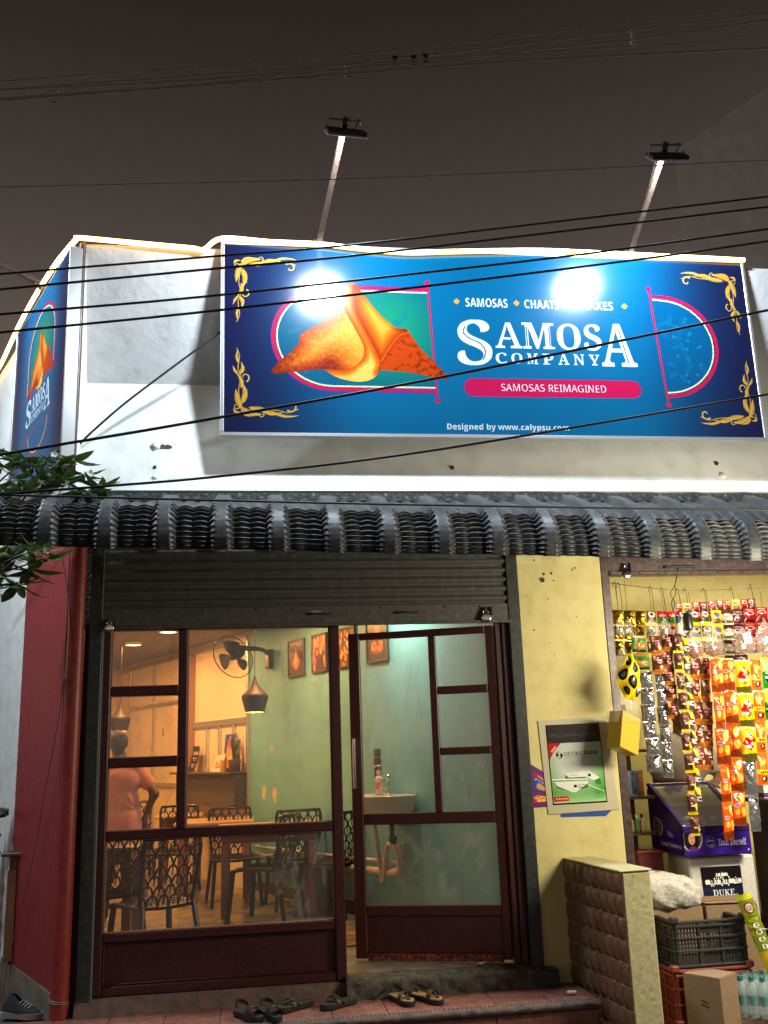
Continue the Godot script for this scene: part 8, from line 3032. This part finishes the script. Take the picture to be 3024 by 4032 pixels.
# ------------------------------------------------------------------ the flowering branch at the left
func plant() -> void:
	var t := thing("flowering_tree", "leafy branches with small white flowers above and below the awning's left end", "tree", Vector3(-2.1, -0.42, 0.9))
	var r := RandomNumberGenerator.new()
	r.seed = 77
	var leaf := []
	for k in 3:
		var m := MB.new()
		m.sheet(4, 8, func(u, v):
			var w: float = 0.17 * pow(sin(PI * pow(v, 0.8)), 0.85)
			var x: float = (u - 0.5) * 2.0
			return Vector3(x * w, -0.10 * v * v * (1.0 + k * 0.6) + 0.05 * absf(x) * w * 5.0 - 0.01 * sin(v * 20.0) * absf(x), v), -1.0)
		leaf.append(m.mesh())
	var greens := []
	for c in [lin(0.05, 0.10, 0.022), lin(0.065, 0.125, 0.03), lin(0.04, 0.08, 0.02), lin(0.09, 0.13, 0.035)]:
		var mm := mat(c, 0.38)
		mm.backlight_enabled = true
		mm.backlight = Color(0.10, 0.16, 0.03)
		greens.append(mm)
	var twig := MB.new()
	var tips := [
		# upper cluster, above the awning
		Vector3(-0.95, 3.14, 0.44), Vector3(-1.05, 3.22, 0.42), Vector3(-1.16, 3.17, 0.48), Vector3(-1.22, 3.29, 0.40), Vector3(-1.30, 3.14, 0.50), Vector3(-1.36, 3.26, 0.44), Vector3(-1.44, 3.33, 0.38), Vector3(-1.45, 3.16, 0.5), Vector3(-1.55, 3.25, 0.45), Vector3(-1.58, 3.08, 0.52), Vector3(-1.13, 3.32, 0.42), Vector3(-1.4, 3.06, 0.56), Vector3(-1.66, 3.35, 0.4), Vector3(-1.7, 3.18, 0.5), Vector3(-1.02, 3.09, 0.5),
		# lower cluster, below its front edge
		Vector3(-1.16, 2.56, 0.95), Vector3(-1.24, 2.50, 0.93), Vector3(-1.21, 2.62, 0.93), Vector3(-1.30, 2.42, 0.96), Vector3(-1.34, 2.58, 0.92), Vector3(-1.40, 2.48, 0.95), Vector3(-1.46, 2.38, 0.97), Vector3(-1.46, 2.60, 0.92), Vector3(-1.55, 2.5, 0.95), Vector3(-1.6, 2.4, 0.97)]
	var n := 0
	for ti in tips.size():
		var p: Vector3 = tips[ti]
		var root := Vector3(-1.75, 2.95, 0.55) if ti < 15 else Vector3(-1.9, 2.35, 0.98)
		twig.tube(smooth([root, root.lerp(p, 0.5) + Vector3(0, -0.03, 0.02), p], 4), [0.010, 0.009, 0.008, 0.007, 0.006, 0.006, 0.005, 0.005, 0.004], 6)
		var cnt := 12
		for k in cnt:
			var a := TAU * k / cnt + r.randf_range(-0.4, 0.4)
			var el := r.randf_range(-0.75, 0.45)
			var d := Vector3(cos(a) * cos(el), sin(el), sin(a) * cos(el))
			var x := d.cross(Vector3.UP).normalized()
			x = x.rotated(d, r.randf_range(-0.5, 0.5))
			var ln := r.randf_range(0.10, 0.18)
			var o := part("leaf", leaf[r.randi() % 3], greens[r.randi() % 4], t)
			o.transform = t.transform.affine_inverse() * Transform3D(Basis(x * ln, x.cross(d) * -ln, d * ln), p + d * 0.012)
			n += 1
	twig.tube(smooth([Vector3(-2.1, -0.42, 0.9), Vector3(-2.08, 1.0, 0.9), Vector3(-1.98, 2.1, 0.92), Vector3(-1.9, 2.35, 0.98)], 4), 0.02, 8)
	twig.tube(smooth([Vector3(-1.98, 2.1, 0.92), Vector3(-2.35, 2.6, 0.98), Vector3(-2.3, 2.95, 0.8), Vector3(-1.75, 2.95, 0.55)], 4), 0.014, 8)
	wpart("trunk", twig, M.wood_dark, t)
	var pet := mat(lin(0.72, 0.72, 0.68), 0.6)
	for e in [[-1.235, 3.335, 0.46], [-1.14, 2.595, 1.0], [-1.19, 2.57, 1.0], [-1.0, 3.2, 0.5], [-1.44, 3.12, 0.58]]:
		var m := MB.new()
		var c := Vector3(e[0], e[1], e[2])
		for k in 5:
			var a := TAU * k / 5
			var d := Vector3(cos(a), sin(a), 0.35).normalized()
			var x := d.cross(Vector3.BACK).normalized()
			m.sheet(3, 4, func(u, v):
				return c + d * 0.026 * v + x * (u - 0.5) * 0.022 * sin(PI * minf(v * 0.8 + 0.15, 1.0)), 1.0)
		wpart("flower", m, pet, t)

# ------------------------------------------------------------------ overhead cables
func cable(label: String, pts: Array, r: float, mm: Material, ext := 2.2) -> void:
	var q := pts.duplicate()
	var a: Vector3 = q[0]
	var b: Vector3 = q[q.size() - 1]
	q.push_front(a + (a - q[1]).normalized() * ext)
	q.append(b + (b - q[q.size() - 2]).normalized() * ext)
	var m := MB.new()
	m.tube(smooth(q, 8), r, 6)
	solo("cable", m, mm, label, "cable", "overhead cables")

func cables() -> void:
	cable("thin grey top cable of the high bundle", V3([-0.957, 4.002, 3.2, 0.563, 4.255, 3.2, 2.335, 4.632, 3.2]), 0.0032, M.bare_wire)
	cable("wavy light cable of the high bundle carrying the right spacer", V3([-0.955, 3.964, 3.2, -0.34, 4.041, 3.2, 0.196, 4.13, 3.2, 0.561, 4.219, 3.2, 0.741, 4.249, 3.2, 1.146, 4.333, 3.2, 1.657, 4.444, 3.2, 2.33, 4.596, 3.2]), 0.0042, M.bare_wire)
	cable("wavy lower cable of the high bundle", V3([-0.939, 3.888, 3.25, -0.219, 3.996, 3.25, 0.082, 4.058, 3.25, 0.552, 4.149, 3.25, 0.807, 4.184, 3.25, 1.15, 4.259, 3.25, 1.64, 4.355, 3.25, 2.29, 4.51, 3.25]), 0.0038, M.bare_wire)
	cable("straight lowest cable of the high bundle", V3([-0.925, 3.845, 3.3, -0.33, 3.939, 3.3, 0.543, 4.08, 3.3, 1.27, 4.191, 3.3, 2.235, 4.318, 3.3]), 0.0042, M.bare_wire)
	cable("faint cable within the high bundle, ending lower right", V3([-0.95, 3.87, 3.32, -0.118, 4.017, 3.3, 0.544, 4.121, 3.3, 2.243, 4.37, 3.3]), 0.0028, M.bare_wire)
	cable("single thin cable crossing the sky above the floodlight arms", V3([-1.149, 4.039, 2.4, 0.669, 4.185, 2.4, 2.746, 4.401, 2.4]), 0.0026, M.bare_wire)
	cable("uppermost black cable crossing the sign's top left corner", V3([-1.231, 3.80, 2.0, -0.231, 3.932, 2.0, 0.719, 4.062, 2.0, 2.974, 4.444, 2.0]), 0.0058, M.cable)
	cable("second black cable from the top across the sign's left corner", V3([-1.212, 3.691, 2.05, -0.228, 3.834, 2.05, 0.645, 3.96, 2.05, 2.933, 4.345, 2.05]), 0.0062, M.cable)
	cable("third black cable from the top, passing above the printed samosa", V3([-1.191, 3.534, 2.1, -0.224, 3.659, 2.1, 0.952, 3.84, 2.1, 1.746, 3.968, 2.1, 2.881, 4.173, 2.1]), 0.0062, M.cable)
	cable("fourth black cable from the top, crossing the printed samosa's peak", V3([-1.173, 3.417, 2.15, -0.22, 3.552, 2.15, 0.938, 3.735, 2.15, 2.122, 3.936, 2.15, 2.838, 4.068, 2.15]), 0.0062, M.cable)
	cable("thick black cable crossing the sign's lettering from lower left", V3([-1.124, 2.792, 2.2, -0.212, 2.969, 2.2, 0.984, 3.218, 2.2, 2.749, 3.628, 2.2]), 0.0072, M.cable)
	cable("black cable from above the awning up to the sign's lower right", V3([-1.101, 2.592, 2.25, -0.64, 2.63, 2.25, -0.091, 2.683, 2.25, 0.875, 2.812, 2.25, 2.651, 3.129, 2.25]), 0.0062, M.cable)
	cable("nearly level black cable along the awning's ribs", V3([-1.366, 2.87, 1.2, 0.784, 2.817, 1.2, 3.185, 2.778, 1.2]), 0.007, M.cable)
	# the one that is tied to the sign
	var m := MB.new()
	m.tube(smooth([Vector3(-0.195, 4.285, 0.31), Vector3(-0.632, 3.93, 0.28), Vector3(-0.86, 3.735, 0.27), Vector3(-1.06, 3.56, 0.22), Vector3(-1.175, 3.47, 0.16), sidep(0.1, 3.40, 0.07), sidep(0.7, 3.25, 0.1), sidep(1.8, 3.05, 0.12)], 5), 0.008, 8)
	solo("sign_cable", m, M.cable, "black cable slanting from the sign's left edge down to the corner", "cable")
	# spacers of the high bundle
	for e in [[-0.745, 3.925, 3.23, 0.05], [0.405, 4.115, 3.24, 0.06], [1.66, 4.395, 3.22, 0.075], [0.60, 4.18, 3.24, 0.04], [0.68, 4.19, 3.24, 0.04], [0.73, 4.2, 3.24, 0.04]]:
		m = MB.new()
		m.box(Vector3(e[0], e[1], e[2]), Vector3(0.012, e[3], 0.012), 0.003)
		m.tube([Vector3(e[0] - 0.012, e[1] + e[3] * 0.4, e[2]), Vector3(e[0] + 0.012, e[1] + e[3] * 0.4, e[2])], 0.007, 7)
		m.tube([Vector3(e[0] - 0.012, e[1] - e[3] * 0.4, e[2]), Vector3(e[0] + 0.012, e[1] - e[3] * 0.4, e[2])], 0.007, 7)
		solo("cable_spacer", m, M.steel if e[3] > 0.045 else M.iron, "small spacer clip on the high cable bundle, %s" % ["at the left", "left of the middle", "at the upper right", "first of three close together", "second of three close together", "third of three close together"][[-0.745, 0.405, 1.66, 0.60, 0.68, 0.73].find(e[0])], "cable clip", "clips on the high cables")
